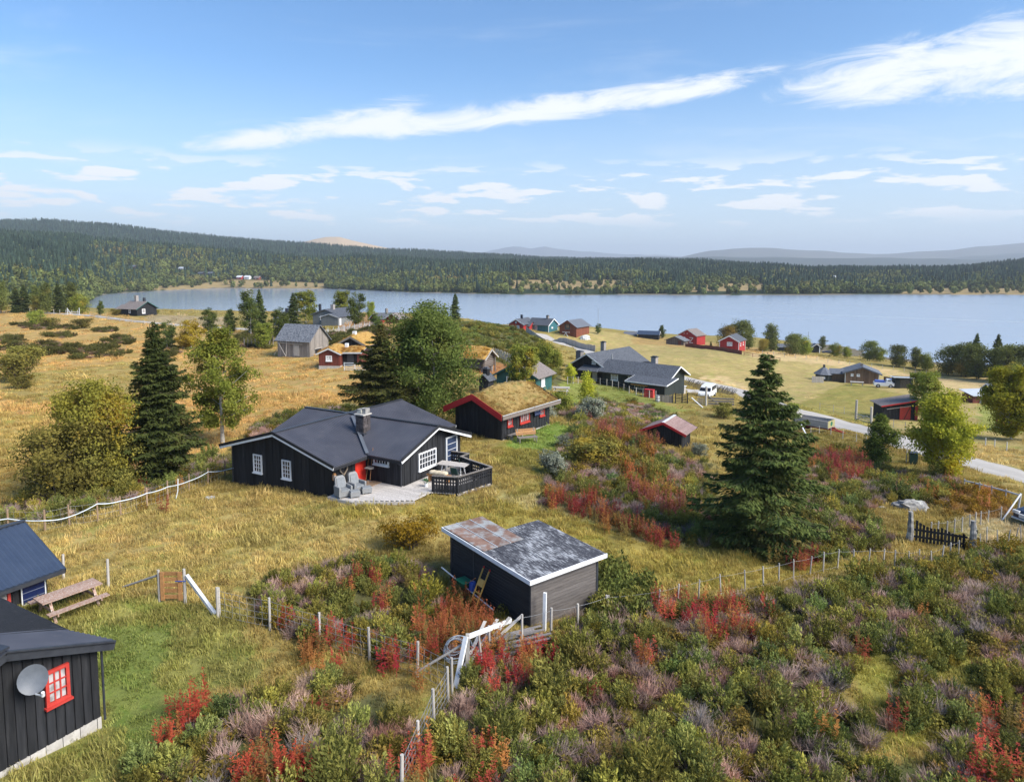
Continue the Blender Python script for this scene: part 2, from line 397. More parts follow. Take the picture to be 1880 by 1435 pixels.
HEATHS = {
 'right':  [(1960,1000),(1720,1012),(1500,1062),(1330,1085),(1180,1096),(1090,1092),(1010,1155),(900,1185),(850,1240),(790,1330),(770,1500),(2200,1500),(2200,1000)],
 'corner': [(430,1265),(340,1290),(275,1325),(240,1435),(225,1500),(720,1500),(730,1400),(745,1310),(690,1255),(600,1235),(500,1245)],
 'clump':  [(470,1075),(500,1045),(600,1020),(690,1005),(780,1025),(815,1070),(835,1120),(900,1150),(860,1180),(760,1200),(640,1165),(490,1125)],
 'slope':  [(1050,790),(1090,772),(1180,800),(1290,840),(1310,900),(1310,985),(1210,975),(1120,940),(1040,915),(990,905),(1000,870),(1010,830)],
 'gate':   [(1480,820),(1560,805),(1640,855),(1760,875),(1735,915),(1640,905),(1560,930),(1630,975),(1630,990),(1490,1010),(1450,960)],
 'hedge':  [(440,800),(470,770),(540,748),(630,735),(680,745),(640,790),(520,785),(430,850),(400,860)],
 'fence':  [(-300,960),(0,930),(60,890),(240,870),(370,825),(420,830),(400,850),(250,900),(130,935),(0,948),(-300,980)],
 'willow': [(1020,745),(1090,725),(1190,735),(1250,760),(1215,778),(1120,775),(1060,770)],
 'mound':  [(805,592),(900,589),(990,615),(1030,665),(1030,705),(960,680),(900,650),(820,650)],
}
def clearing(px, py):
    r = inpoly(px, py, [(1555,1185),(1655,1175),(1650,1250),(1660,1310),(1580,1300)]) | inpoly(px, py, [(1585,1315),(1700,1305),(1700,1370),(1610,1375)]) | inpoly(px, py, [(1720,1200),(1810,1190),(1790,1255),(1700,1255)]) | inpoly(px, py, [(1130,1300),(1180,1290),(1170,1330)])
    return r
def heath_mask(px, py):
    r = np.zeros(px.shape, bool)
    for k, poly in HEATHS.items(): r |= inpoly(px, py, poly)
    return r & ~clearing(px, py)
BOGS = [[(930,514),(1160,514),(1165,526),(1040,532),(930,530)], [(1268,522),(1400,519),(1408,532),(1270,536)], [(1655,536),(1700,529),(1900,529),(1900,540),(1660,541)],
        [(330,526),(440,512),(600,520),(600,529),(400,531)], [(210,528),(330,524),(420,526),(380,531),(200,533)], [(585,512),(615,512),(615,516),(585,516)], [(730,511),(760,511),(760,516),(730,516)]]
def bog_mask(px, py):
    r = np.zeros(px.shape, bool)
    for p in BOGS: r |= inpoly(px, py, p)
    return r
def ground_tint(x, y, z):
    px, py = to_px(x, y, z)
    k = 26.0 * np.clip(30.0 / np.maximum(y, 12.0), 0.15, 1.3)
    qx = px + k * (wav(x, y, 1.6, 2.2) + .6 * wav(x, y, .55, .2)); qy = py + k * 0.45 * (wav(x, y, 1.3, 7.2) + .6 * wav(x, y, .5, 5.2))
    C = np.empty(x.shape + (3,)); C[:] = (.235, .178, .048)
    nz = 0.5 + 0.5 * wav(x, y, 4.3, 1.9) * 0.7 + 0.3 * wav(x, y, 1.4, 3.3)
    nz = np.clip(nz, 0, 1)
    fine = wav(x, y, 0.7, 8.8)
    for poly, col, am in ZONES:
        mk = inpoly(qx, qy, poly) & (y < 420)
        alt = np.clip(col * np.array((.62, .78, .60)), 0, 1)
        cc = col[None] * (1 - am * nz[..., None]) + alt[None] * (am * nz[..., None]) if C.ndim == 2 else col * (1 - am * nz[..., None]) + alt * (am * nz[..., None])
        C = np.where(mk[..., None], cc, C)
    hx, hy = to_px(x, y, z + .5); hm = heath_mask(hx + qx - px, hy + qy - py) & (y < 200)
    C = np.where(hm[..., None], HEATH * (1 + .3 * nz[..., None]), C)
    C = np.where(clearing(px, py)[..., None] & (y < 60)[..., None], np.array((.20,.18,.035)), C)
    C = C * (1 + 0.12 * fine[..., None]) * np.array((1.14, 1.18, 1.46))
    # far side of the lake
    far = y > 430
    fc = np.where((bog_mask(px, py) & (z < 60))[..., None], BOG, FLOOR)
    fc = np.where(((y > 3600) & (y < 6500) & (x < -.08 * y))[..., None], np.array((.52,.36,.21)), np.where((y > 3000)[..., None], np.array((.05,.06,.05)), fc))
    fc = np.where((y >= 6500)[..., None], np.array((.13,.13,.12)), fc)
    C = np.where(far[..., None], fc, C)
    C = np.where(((z < 0.7) & (y > 120))[..., None], np.array((.16,.135,.10)), C)
    return np.clip(C, 0.005, 0.9)

# ------------------------------------------------------------------ ground sheet
w = np.concatenate([np.linspace(6, 34, 30), np.geomspace(34.6, 260, 250), np.geomspace(263, 560, 80), np.geomspace(566, 16500, 210)])
t_ = np.linspace(-1, 1, 470); uu = np.sign(t_) * (np.abs(t_) * 0.72 + 0.28 * np.abs(t_) ** 2.2) * 1.35
YY = (w - 30)[:, None] + 0 * uu[None]; XX = uu[None] * (w[:, None] + 4)
ZZ = H(XX, YY)
nr, nc = XX.shape
V = np.stack([XX, YY, ZZ], -1).reshape(-1, 3)
idx = np.arange(nr * nc).reshape(nr, nc)
Fq = np.stack([idx[:-1, :-1], idx[:-1, 1:], idx[1:, 1:], idx[1:, :-1]], -1).reshape(-1, 4)
gm, g = new_mat('ground_mat')
P = g.n('ShaderNodeNewGeometry').outputs['Position']
at = g.n('ShaderNodeAttribute', attribute_name='tint').outputs['Color']
dist = g.vm('LENGTH', P, out=1)
n_s = g.noise(P, 7.0, 5, 0.7); n_m = g.noise(g.vm('MULTIPLY', P, (1, 1, 0.3)), 1.1, 5, 0.65, 0.4); n_l = g.noise(P, 0.16, 4, 0.6)
val = g.m('MULTIPLY', g.m('ADD', 0.55, g.m('MULTIPLY', n_s, 0.9)), g.m('MULTIPLY', g.m('ADD', 0.62, g.m('MULTIPLY', n_m, 0.76)), g.m('ADD', 0.7, g.m('MULTIPLY', n_l, 0.6))))
cg = g.mix(1.0, at, g.comb(val, val, val), 'MULTIPLY')
gr = g.mix(1.0, at, (0.62, 0.95, 0.45), 'MULTIPLY')
cg = g.mix(g.m('MULTIPLY', g.smooth(g.noise(P, 0.55, 4, 0.7, 0.6), 0.48, 0.68), 0.55), cg, gr)
b = g.n('ShaderNodeBsdfPrincipled'); g.put(b.inputs['Base Color'], cg); b.inputs['Roughness'].default_value = 0.95; b.inputs['Specular IOR Level'].default_value = 0.1
g.put(b.inputs['Normal'], g.bump(g.m('ADD', g.noise(P, 5.0, 5, 0.75), g.m('MULTIPLY', n_m, 1.5)), 0.6, 0.12))
finish(g, b.outputs[0])
me = np_mesh('ground', V, Fq, gm, smooth=True)
TC = ground_tint(V[:, 0], V[:, 1], V[:, 2])
ca = me.color_attributes.new('tint', 'FLOAT_COLOR', 'POINT')
ca.data.foreach_set('color', np.concatenate([TC, np.ones((len(TC), 1))], 1).astype(np.float32).ravel())
ground = link('ground', me); tag(ground, kind='structure')

# ------------------------------------------------------------------ lake
wm, g = new_mat('water_mat')
P = g.n('ShaderNodeNewGeometry').outputs['Position']
px_, py_, _z = g.sep(P)
# wind: calm toward the far left bay, ruffled to the right; slicks drawn out in long bands
wind = g.smooth(g.m('ADD', px_, g.m('MULTIPLY', g.noise(P, 0.006, 3, 0.6), 260)), -190, 260)
band = g.noise(g.vm('MULTIPLY', g.vm('ADD', P, g.comb(0, g.m('MULTIPLY', px_, 0.72), 0)), (0.0022, 0.030, 1)), 1.0, 4, 0.55, 0.25)
slick_d = g.m('ABSOLUTE', g.m('SUBTRACT', g.m('ADD', py_, g.m('MULTIPLY', px_, 0.73)), g.m('ADD', 572, g.m('MULTIPLY', g.noise(P, 0.012, 3, 0.6), 12))))
slick = g.m('MULTIPLY', g.smooth(slick_d, 7.5, 2.0), g.smooth(px_, 110, 190))
slick = g.m('MAXIMUM', slick, g.m('MULTIPLY', g.smooth(band, 0.60, 0.74), 0.55))
ruff = g.m('MULTIPLY', wind, g.m('SUBTRACT', 1.0, slick))
b = g.n('ShaderNodeBsdfPrincipled')
b.inputs['Base Color'].default_value = (0.25, 0.31, 0.40, 1); b.inputs['IOR'].default_value = 1.42
g.put(b.inputs['Roughness'], g.m('ADD', 0.13, g.m('MULTIPLY', ruff, 0.08)))
wv = g.m('ADD', g.noise(g.vm('MULTIPLY', P, (0.5, 1.2, 1)), 0.35, 4, 0.6), g.m('MULTIPLY', g.noise(P, 1.7, 2, 0.5), 0.35))
bp = g.n('ShaderNodeBump'); g.put(bp.inputs['Height'], wv); g.put(bp.inputs['Strength'], g.m('ADD', 0.03, g.m('MULTIPLY', ruff, 0.16))); bp.inputs['Distance'].default_value = 0.35
g.put(b.inputs['Normal'], bp.outputs[0])
finish(g, b.outputs[0])
lake = mesh_obj('lake_water', [(-2500, 120, 0), (4200, 120, 0), (4200, 1180, 0), (-2500, 1180, 0)], [(0, 1, 2, 3)], wm)
tag(lake, kind='structure')

# ------------------------------------------------------------------ gravel roads draped on the ground
rm, g = new_mat('gravel_mat')
P = g.n('ShaderNodeNewGeometry').outputs['Position']
ua = g.n('ShaderNodeAttribute', attribute_name='across').outputs['Fac']
n1 = g.noise(P, 1.3, 5, 0.7); n2 = g.noise(P, 22, 3, 0.7)
c_ = g.mix(n1, (.33, .31, .285), (.46, .435, .40)); c_ = g.mix(g.m('MULTIPLY', g.smooth(n2, .45, .75), .4), c_, (.26, .24, .21))
track = g.m('MULTIPLY', g.smooth(g.m('ABSOLUTE', g.m('SUBTRACT', g.m('ABSOLUTE', ua), 0.45)), 0.28, 0.02), 0.35)
c_ = g.mix(track, c_, (.50, .475, .44))
edge = g.smooth(g.m('ADD', g.m('ABSOLUTE', ua), g.m('MULTIPLY', g.m('SUBTRACT', n1, .5), .5)), 0.86, 1.0)
c_ = g.mix(edge, c_, (.24, .19, .075))
b = g.n('ShaderNodeBsdfPrincipled'); g.put(b.inputs['Base Color'], c_); b.inputs['Roughness'].default_value = .95
g.put(b.inputs['Normal'], g.bump(n2, .4, .02)); finish(g, b.outputs[0])
def catmull(pts, step=1.5):
    P = [Vector(p) for p in pts]; P = [P[0] * 2 - P[1]] + P + [P[-1] * 2 - P[-2]]; o = []
    for i in range(1, len(P) - 2):
        n = max(2, int((P[i + 1] - P[i]).length / step))
        for k in range(n):
            t = k / n; a, b_, c_, d = P[i - 1], P[i], P[i + 1], P[i + 2]
            o.append(0.5 * ((2 * b_) + (c_ - a) * t + (2 * a - 5 * b_ + 4 * c_ - d) * t * t + (3 * b_ - a - 3 * c_ + d) * t ** 3))
    o.append(P[-2]); return o
def road(name, pts, width, lift=0.06, step=1.5):
    c = catmull([(p[0], p[1], 0) for p in pts], step); V = []; A = []
    k = 7
    for i, p in enumerate(c):
        d = (c[min(i + 1, len(c) - 1)] - c[max(i - 1, 0)]).normalized(); nrm = Vector((-d.y, d.x, 0))
        for j in range(k):
            s = (j / (k - 1) - .5) * 2; q = p + nrm * s * width / 2
            V.append((q.x, q.y, s)); 
    V = np.array(V); a = V[:, 2].copy(); V[:, 2] = H(V[:, 0], V[:, 1]) + lift * (1 - 0.9 * np.abs(a) ** 4)
    n = len(c); idx = np.arange(n * k).reshape(n, k)
    Fq = np.stack([idx[:-1, :-1], idx[:-1, 1:], idx[1:, 1:], idx[1:, :-1]], -1).reshape(-1, 4)
    me = np_mesh(name, V, Fq, rm, True)
    at = me.attributes.new('across', 'FLOAT', 'POINT'); at.data.foreach_set('value', a.astype(np.float32))
    o = link(name, me); tag(o, kind='structure'); return o
RD = [gp(*p) for p in [(2100,930),(1960,897),(1880,876),(1770,846),(1680,818),(1600,792),(1520,770),(1450,752),(1400,736),(1352,717)]]
RD += [RD[-1].lerp(gp(1085, 648), k) for k in (.3, .6)] + [gp(*p) for p in [(1085,648),(1066,641),(1030,631),(1005,622),(985,615)]]
road('gravel_road', [(p.x, p.y) for p in RD], 4.6, 0.10)
road('farm_track', [(p.x, p.y) for p in [pix(-200,571,212), pix(-60,572,208), gp(60,574), gp(160,579), gp(230,588), gp(330,597), gp(420,603), gp(500,607)]], 3.0, 0.12, 3.0)
# ------------------------------------------------------------------ paint, timber, metal
UP = (1, 1, .12)
M_BLACK = pmat('black_boards', (.012, .013, .016), (.028, .029, .033), .75, 3, (3, 3, .3), patch=((.050, .050, .054), 1.6, .54, .76), rnd=.30, bump=.25, bscale=30, spec=.25)
M_BLACKG = pmat('dark_green_boards', (.016, .022, .022), (.030, .038, .037), .7, 3, (3, 3, .3), rnd=.15, bump=.25, bscale=30)
M_TEAL = pmat('teal_boards', (.035, .125, .15), (.05, .17, .20), .6, 3, rnd=.06)
M_TEALD = pmat('teal_gable_boards', (.02, .085, .085), (.03, .12, .115), .6, 3, rnd=.06)
M_RED = pmat('red_boards', (.30, .022, .022), (.40, .035, .032), .65, 3, (3, 3, .3), rnd=.08)
M_REDDK = pmat('brown_red_boards', (.115, .028, .020), (.17, .045, .032), .7, 3, (3, 3, .3), rnd=.15)
M_BROWNB = pmat('brown_barn_boards', (.15, .045, .026), (.22, .075, .04), .75, 3, (3, 3, .3), rnd=.12)
M_REDTRIM = pmat('red_trim', (.42, .016, .022), (.50, .03, .03), .45, 4, spec=.4)
M_REDWIN = pmat('red_window_paint', (.40, .032, .026), (.47, .055, .042), .5, 6, spec=.4)
M_REDDOOR = pmat('red_door_paint', (.62, .028, .018), (.70, .05, .03), .45, 5, spec=.4)
M_WHITE = pmat('white_paint', (.74, .75, .77), (.82, .83, .84), .5, 5, patch=((.5, .5, .5), 6, .62, .8))
M_GREYW = pmat('weathered_timber', (.16, .145, .135), (.30, .27, .245), .9, 6, (3, 3, .25), rnd=.22, bump=.4, bscale=25)
M_GREYP = pmat('silver_grey_post', (.33, .31, .29), (.50, .47, .43), .9, 8, (4, 4, .4), rnd=.15, bump=.3)
M_BROWNP = pmat('brown_post', (.24, .16, .10), (.36, .26, .175), .9, 8, (4, 4, .4), rnd=.2, bump=.3)
M_PINE = pmat('oiled_pine', (.30, .145, .055), (.42, .22, .09), .7, 5, (2, 2, 2), rnd=.15, bump=.2)
M_DECK = pmat('deck_boards', (.40, .37, .345), (.56, .53, .50), .85, 5, (2, 2, 2), rnd=.14, bump=.2)
M_WOODRED = pmat('worn_red_table_paint', (.27, .155, .115), (.40, .275, .215), .85, 7, (2, 2, 2), rnd=.12, patch=((.52, .46, .41), 9, .45, .72))
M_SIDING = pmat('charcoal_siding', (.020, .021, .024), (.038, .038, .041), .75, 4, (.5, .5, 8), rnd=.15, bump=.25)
M_SIDELIT = pmat('sunlit_siding', (.095, .085, .082), (.15, .135, .128), .85, 4, (.5, .5, 6), rnd=.13, bump=.25)  # lighter copy of the shed siding; sun on the right wall painted in
M_HUTB = pmat('brown_hut_boards', (.12, .075, .048), (.26, .175, .12), .85, 5, (4, 4, .2), rnd=.3, bump=.3)
M_GREYB = pmat('grey_house_boards', (.15, .165, .17), (.21, .225, .23), .75, 4, (4, 4, .2), rnd=.08)
M_LOG = pmat('old_logs', (.105, .085, .075), (.21, .18, .16), .95, 5, (2, 2, 5), rnd=.25, bump=.5)
M_ROOFC = pmat('dark_corrugated_metal', (.042, .044, .057), (.070, .072, .088), .45, .9, spec=.5, var=.7, patch=((.085, .083, .092), 1.7, .55, .78), detail=6)
M_ROOFB = pmat('blue_black_roof', (.030, .036, .052), (.045, .053, .072), .45, 1.5, spec=.5, var=.8)
M_ROOFN = pmat('navy_corrugated_metal', (.032, .048, .085), (.045, .064, .105), .40, 1.2, spec=.5, var=.8)
M_SLATE = pmat('grey_slate', (.075, .085, .105), (.21, .225, .25), .8, 5, (1, 1, 1), var=.25, bump=.5, bscale=5, patch=((.42, .43, .44), 3.2, .60, .72))
M_SLATED = pmat('dark_slate', (.045, .052, .066), (.115, .125, .145), .75, 6, var=.25, bump=.4, bscale=6)
M_SLATEP = pmat('hut_slate', (.085, .098, .125), (.15, .165, .195), .75, 5, var=.3, bump=.4, bscale=6)
M_FELT = pmat('worn_roofing_felt', (.035, .037, .046), (.060, .062, .074), .9, 3, (1, 1, 1), var=.6, bump=.4, bscale=30)
M_RUST = pmat('rusty_sheet', (.155, .085, .060), (.235, .150, .115), .75, 3.0, patch=((.31, .33, .335), 1.3, .44, .62), rnd=.12)
M_GALV = pmat('galvanised_sheet', (.48, .51, .53), (.62, .65, .67), .45, 2, metal=.3)
M_SHINGR = pmat('faded_shingles', (.20, .125, .115), (.30, .215, .20), .85, 6, (1, 1, 1), rnd=.12, bump=.4)
M_BROWNR = pmat('brown_roof', (.155, .13, .12), (.235, .205, .19), .8, 5, var=.3, bump=.3)
M_STONE = pmat('lichen_stone', (.17, .165, .16), (.33, .32, .305), .95, 3, var=.4, bump=.7, bscale=7, patch=((.50, .50, .45), 2.2, .53, .63))
M_BRICK = pmat('sooty_stonework', (.045, .040, .042), (.10, .085, .085), .9, 7, rnd=.35, bump=.6, patch=((.36, .34, .32), 5, .68, .76))
M_CHIMST = pmat('grey_stonework', (.17, .155, .15), (.31, .285, .27), .9, 7, rnd=.3, bump=.5)
M_CONC = pmat('concrete', (.36, .34, .32), (.50, .48, .45), .95, 4, rnd=.10, bump=.4, patch=((.20, .19, .15), 3, .58, .72))
M_METAL = pmat('dark_flashing', (.030, .034, .044), (.045, .05, .062), .45, 4, metal=.2, spec=.5)
M_PIPE = pmat('steel_grey', (.30, .31, .33), (.38, .39, .41), .4, 4, metal=.4)
M_DISH = pmat('satellite_grey', (.095, .108, .13), (.12, .135, .16), .45, 6)
M_WICKER = pmat('grey_wicker', (.20, .205, .21), (.30, .305, .31), .85, 40, bump=.6, bscale=60)
M_CUSH = pmat('grey_cushion', (.17, .185, .20), (.23, .245, .26), .95, 8)
M_TYRE = pmat('tyre_rubber', (.015, .015, .016), None, .85, 6)
M_BLUE = pmat('blue_plastic', (.03, .07, .32), (.05, .11, .42), .45, 5)
M_GREENP = pmat('green_plastic', (.01, .11, .06), (.02, .15, .09), .45, 5)
M_WOOL = pmat('sheepskin', (.52, .44, .31), (.66, .59, .45), .98, 14, bump=.8, bscale=30)
M_CARWHITE = pmat('white_car_paint', (.72, .74, .77), (.76, .78, .80), .25, 4, spec=.6)
M_CARDARK = pmat('dark_blue_car_paint', (.012, .018, .04), (.02, .028, .055), .22, 4, spec=.6)
M_YELLOWW = pmat('yellow_lacquer', (.55, .30, .06), (.64, .38, .10), .55, 7)
M_ORANGE = pmat('orange_awning', (.60, .28, .07), (.68, .36, .12), .7, 5)
M_TURF = pmat('roof_turf', (.20, .145, .05), (.34, .235, .085), .98, 2.5, var=.5, bump=.9, bscale=6, patch=((.16, .145, .04), 1.1, .5, .68))
M_TURFO = pmat('orange_roof_turf', (.34, .19, .05), (.46, .29, .085), .98, 2.5, var=.5, bump=.9, bscale=6, patch=((.20, .17, .045), 1.1, .55, .7))
M_BLOCKRED = pmat('red_tarp', (.50, .045, .045), (.60, .07, .06), .6, 4)
M_LIGHTGREY = pmat('pale_grey_paint', (.52, .54, .56), (.62, .64, .66), .55, 4)
def glassmat(name, col, rough=.06, spec=.7):
    m, g = new_mat(name); P = g.n('ShaderNodeNewGeometry').outputs['Position']
    b = g.n('ShaderNodeBsdfPrincipled'); g.put(b.inputs['Base Color'], g.mix(g.smooth(g.noise(P, 3.5, 3), .4, .65), col, tuple(min(1, c * 1.9 + .01) for c in col)))
    b.inputs['Roughness'].default_value = rough; b.inputs['Specular IOR Level'].default_value = spec
    finish(g, b.outputs[0]); return m
M_GLASS = glassmat('window_glass', (.018, .020, .026))
M_GLASSC = glassmat('curtained_glass', (.24, .23, .235), .12)
M_GLASSW = glassmat('pale_glass', (.42, .43, .44), .15)  # pale grey base colour for panes and headlights
def solarmat():
    m, g = new_mat('solar_cells'); u = g.n('ShaderNodeTexCoord').outputs['Object']
    x, y, z = g.sep(u); fx = g.m('ABSOLUTE', g.m('SUBTRACT', g.m('FRACT', g.m('MULTIPLY', x, 6)), .5)); fy = g.m('ABSOLUTE', g.m('SUBTRACT', g.m('FRACT', g.m('MULTIPLY', z, 4)), .5))
    ln = g.m('MAXIMUM', g.smooth(fx, .43, .48), g.smooth(fy, .43, .48))
    b = g.n('ShaderNodeBsdfPrincipled'); g.put(b.inputs['Base Color'], g.mix(g.m('MULTIPLY', ln, .7), (.012, .020, .075), (.25, .28, .36))); b.inputs['Roughness'].default_value = .15; b.inputs['Specular IOR Level'].default_value = .7
    finish(g, b.outputs[0]); return m
M_SOLAR = solarmat()

_CUBES = {}
CV = [(-.5,-.5,-.5),(.5,-.5,-.5),(.5,.5,-.5),(-.5,.5,-.5),(-.5,-.5,.5),(.5,-.5,.5),(.5,.5,.5),(-.5,.5,.5)]
CF = [(0,3,2,1),(4,5,6,7),(0,1,5,4),(1,2,6,5),(2,3,7,6),(3,0,4,7)]
def cube_mesh(mat):
    if mat.name not in _CUBES:
        me = bpy.data.meshes.new('block_' + mat.name); me.from_pydata(CV, [], CF); me.materials.append(mat); _CUBES[mat.name] = me
    return _CUBES[mat.name]
_CYL = {}
def cyl_mesh(mat, n=8):
    if (mat.name, n) not in _CYL:
        V = []; F = []
        for i in range(n):
            a = 2 * math.pi * i / n; V += [(math.cos(a) * .5, math.sin(a) * .5, -.5), (math.cos(a) * .5 * .9, math.sin(a) * .5 * .9, .5)]
        F = [(2*i, (2*i+2) % (2*n), (2*i+3) % (2*n), 2*i+1) for i in range(n)] + [tuple(range(1, 2*n, 2))]
        me = bpy.data.meshes.new('round_' + mat.name); me.from_pydata(V, [], F); me.materials.append(mat); _CYL[(mat.name, n)] = me
    return _CYL[(mat.name, n)]
def axes(p, q):
    d = (q - p); L = d.length; z = d / L
    x = Vector((0, 0, 1)).cross(z)
    x = Vector((1, 0, 0)) if x.length < 1e-4 else x.normalized()
    y = z.cross(x); return L, x, y, z
def mat_from(x, y, z, t):
    return Matrix(((x.x, y.x, z.x, t.x), (x.y, y.y, z.y, t.y), (x.z, y.z, z.z, t.z), (0, 0, 0, 1)))
class Bld:
    """a thing with parts; parts are given in the thing's own frame (M turns a wing)"""
    def __init__(s, name, label, cat, P, rz=0.0, group=None):
        s.root = empty(name, P, rad(rz), label, cat, group); s.M = Matrix.Identity(4)
    def _new(s, name, me, B, parent=None):
        o = bpy.data.objects.new(name, me); COL.objects.link(o); o.parent = parent or s.root; o.matrix_basis = s.M @ B; return o
    def cube(s, name, x0, x1, y0, y1, z0, z1, mat, parent=None):
        B = Matrix.Translation(((x0+x1)/2, (y0+y1)/2, (z0+z1)/2)) @ Matrix.Diagonal((x1-x0, y1-y0, z1-z0, 1))
        return s._new(name, cube_mesh(mat), B, parent)
    def bar(s, name, p, q, w, h, mat, parent=None, rnd=False):
        p = Vector(p); q = Vector(q); L, x, y, z = axes(p, q)
        B = mat_from(x * w, y * h, z * L, (p + q) / 2)
        return s._new(name, cyl_mesh(mat) if rnd else cube_mesh(mat), B, parent)
    def solid(s, name, V, F, mat, parent=None, smooth=False):
        o = mesh_obj(name, V, F, mat, parent or s.root, smooth); o.matrix_basis = s.M; return o
    def boxes(s, name, L, mat, parent=None):
        """several boxes that are one piece"""
        V = []; F = []
        for (x0, x1, y0, y1, z0, z1) in L:
            k = len(V)
            V += [((x0+x1)/2 + c[0]*(x1-x0), (y0+y1)/2 + c[1]*(y1-y0), (z0+z1)/2 + c[2]*(z1-z0)) for c in CV]
            F += [tuple(k + i for i in f) for f in CF]
        return s.solid(name, V, F, mat, parent)
    def core(s, x0, x1, y0, y1, z0, ze, zr, axis, mat, name='wall'):
        if axis == 'x':
            ym = (y0 + y1) / 2; P = [(y0, z0), (y1, z0), (y1, ze), (ym, zr), (y0, ze)]
            V = [(x0, a, b) for a, b in P] + [(x1, a, b) for a, b in P]
        else:
            xm = (x0 + x1) / 2; P = [(x1, z0), (x0, z0), (x0, ze), (xm, zr), (x1, ze)]
            V = [(a, y0, b) for a, b in P] + [(a, y1, b) for a, b in P]
        F = [(4, 3, 2, 1, 0), (5, 6, 7, 8, 9)] + [(i, (i+1) % 5, 5 + (i+1) % 5, 5 + i) for i in range(5)]
        return s.solid(name, V, F, mat)
    def planks(s, p0, t, n, length, z0, top, w, mat, th=.028, gap=.012, name='wall_plank', skip=None, batten=0.0):
        t = Vector(t).normalized(); n = Vector(n).normalized(); p0 = Vector(p0); k = max(1, round(length / w)); w = length / k
        top = top if callable(top) else (lambda a, v=top: v)
        for i in range(k):
            a, b = i * w + gap / 2, (i + 1) * w - gap / 2
            zt = min(top(a), top(b))
            if zt - z0 < .05: continue
            dth = th * (1.6 if (batten and i % 2) else 1.0)
            c = p0 + t * ((a + b) / 2) + n * (dth / 2); c.z = (z0 + zt) / 2
            s._new(name, cube_mesh(mat), mat_from(t * (b - a), n * dth, Vector((0, 0, zt - z0)), c))
    def siding(s, p0, t, n, length, z0, z1, hgt, mat, th=.03, gap=.015, top=None, name='siding_board'):
        t = Vector(t).normalized(); n = Vector(n).normalized(); p0 = Vector(p0); k = max(1, round((z1 - z0) / hgt)); h = (z1 - z0) / k
        for i in range(k):
            a, b = z0 + i * h, z0 + (i + 1) * h - gap
            c = p0 + t * (length / 2) + n * (th / 2); c.z = (a + b) / 2
            o = s._new(name, cube_mesh(mat), mat_from(t * length, n * th, Vector((0, 0, b - a)), c))
    def window(s, p0, t, n, a, z, w, h, mat, cols=2, rows=3, fw=.07, bar=.03, glass=None, sep=True, proud=.03, sill=True, name='window'):
        t = Vector(t).normalized(); n = Vector(n).normalized(); o = Vector(p0) + t * a; glass = glass or M_GLASS
        V = []; F = []
        def bx(u0, u1, v0, v1, d0, d1):
            k = len(V)
            for c in CV:
                q = o + t * ((u0+u1)/2 + c[0]*(u1-u0)) + n * ((d0+d1)/2 - c[1]*(d1-d0)); V.append((q.x, q.y, z + (v0+v1)/2 + c[2]*(v1-v0)))
            F.extend(tuple(k + i for i in f) for f in CF)
        d0, d1 = .0, proud + .05
        bx(0, fw, 0, h, d0, d1); bx(w - fw, w, 0, h, d0, d1); bx(fw, w - fw, 0, fw, d0, d1 - .002); bx(fw, w - fw, h - fw, h, d0, d1 - .002)
        if sill: bx(-.04, w + .04, -.06, -.003, d0, d1 + .06)
        iw, ih = (w - 2 * fw) / cols, (h - 2 * fw) / rows
        for i in range(1, cols): bx(fw + i*iw - bar/2, fw + i*iw + bar/2, fw, h - fw, d0, d1 - .015)
        for j in range(1, rows): bx(fw, w - fw, fw + j*ih - bar/2, fw + j*ih + bar/2, d0, d1 - .018)
        wo = s.solid(name, V, F, mat)
        if sep:
            for i in range(cols):
                for j in range(rows):
                    c = o + t * (fw + (i + .5) * iw) + n * (proud * .5 + .01); c.z = z + fw + (j + .5) * ih
                    s._new('pane', cube_mesh(glass), mat_from(t * (iw - bar + .004), n * .02, Vector((0, 0, ih - bar + .004)), c), wo)
        else:
            c = o + t * (w / 2) + n * (proud * .5 + .01); c.z = z + h / 2
            s._new('pane', cube_mesh(glass), mat_from(t * (w - fw), n * .02, Vector((0, 0, h - fw)), c), wo)
        return wo
    def slope(s, e0, e1, r1, r0, mat, th=.07, corr=None, name='roof'):
        """one roof slope between eave e0-e1 and ridge r0-r1; corr=(pitch, depth) for corrugated sheet"""
        e0, e1, r1, r0 = map(Vector, (e0, e1, r1, r0)); nrm = (e1 - e0).cross(r0 - e0).normalized()
        if nrm.z < 0: nrm = -nrm
        if not corr:
            V = [e0, e1, r1, r0, e0 + nrm*th, e1 + nrm*th, r1 + nrm*th, r0 + nrm*th]
            return s.solid(name, V, CF, mat)
        pitch, amp = corr; n = max(8, int((e1 - e0).length / pitch) * 4); V = []; F = []
        for i in range(n + 1):
            f = i / n; a = e0.lerp(e1, f); b = r0.lerp(r1, f); off = nrm * (th + amp * .5 * (1 + math.sin(2 * math.pi * i / 4)))
            V += [a, a + off, b + off, b]
        for i in range(n):
            k = 4 * i
            F += [(k+1, k+5, k+6, k+2), (k, k+4, k+5, k+1), (k+3, k+7, k+4, k)]
        F += [(0, 1, 2, 3), (4*n+3, 4*n+2, 4*n+1, 4*n)]
        return s.solid(name, V, F, mat)
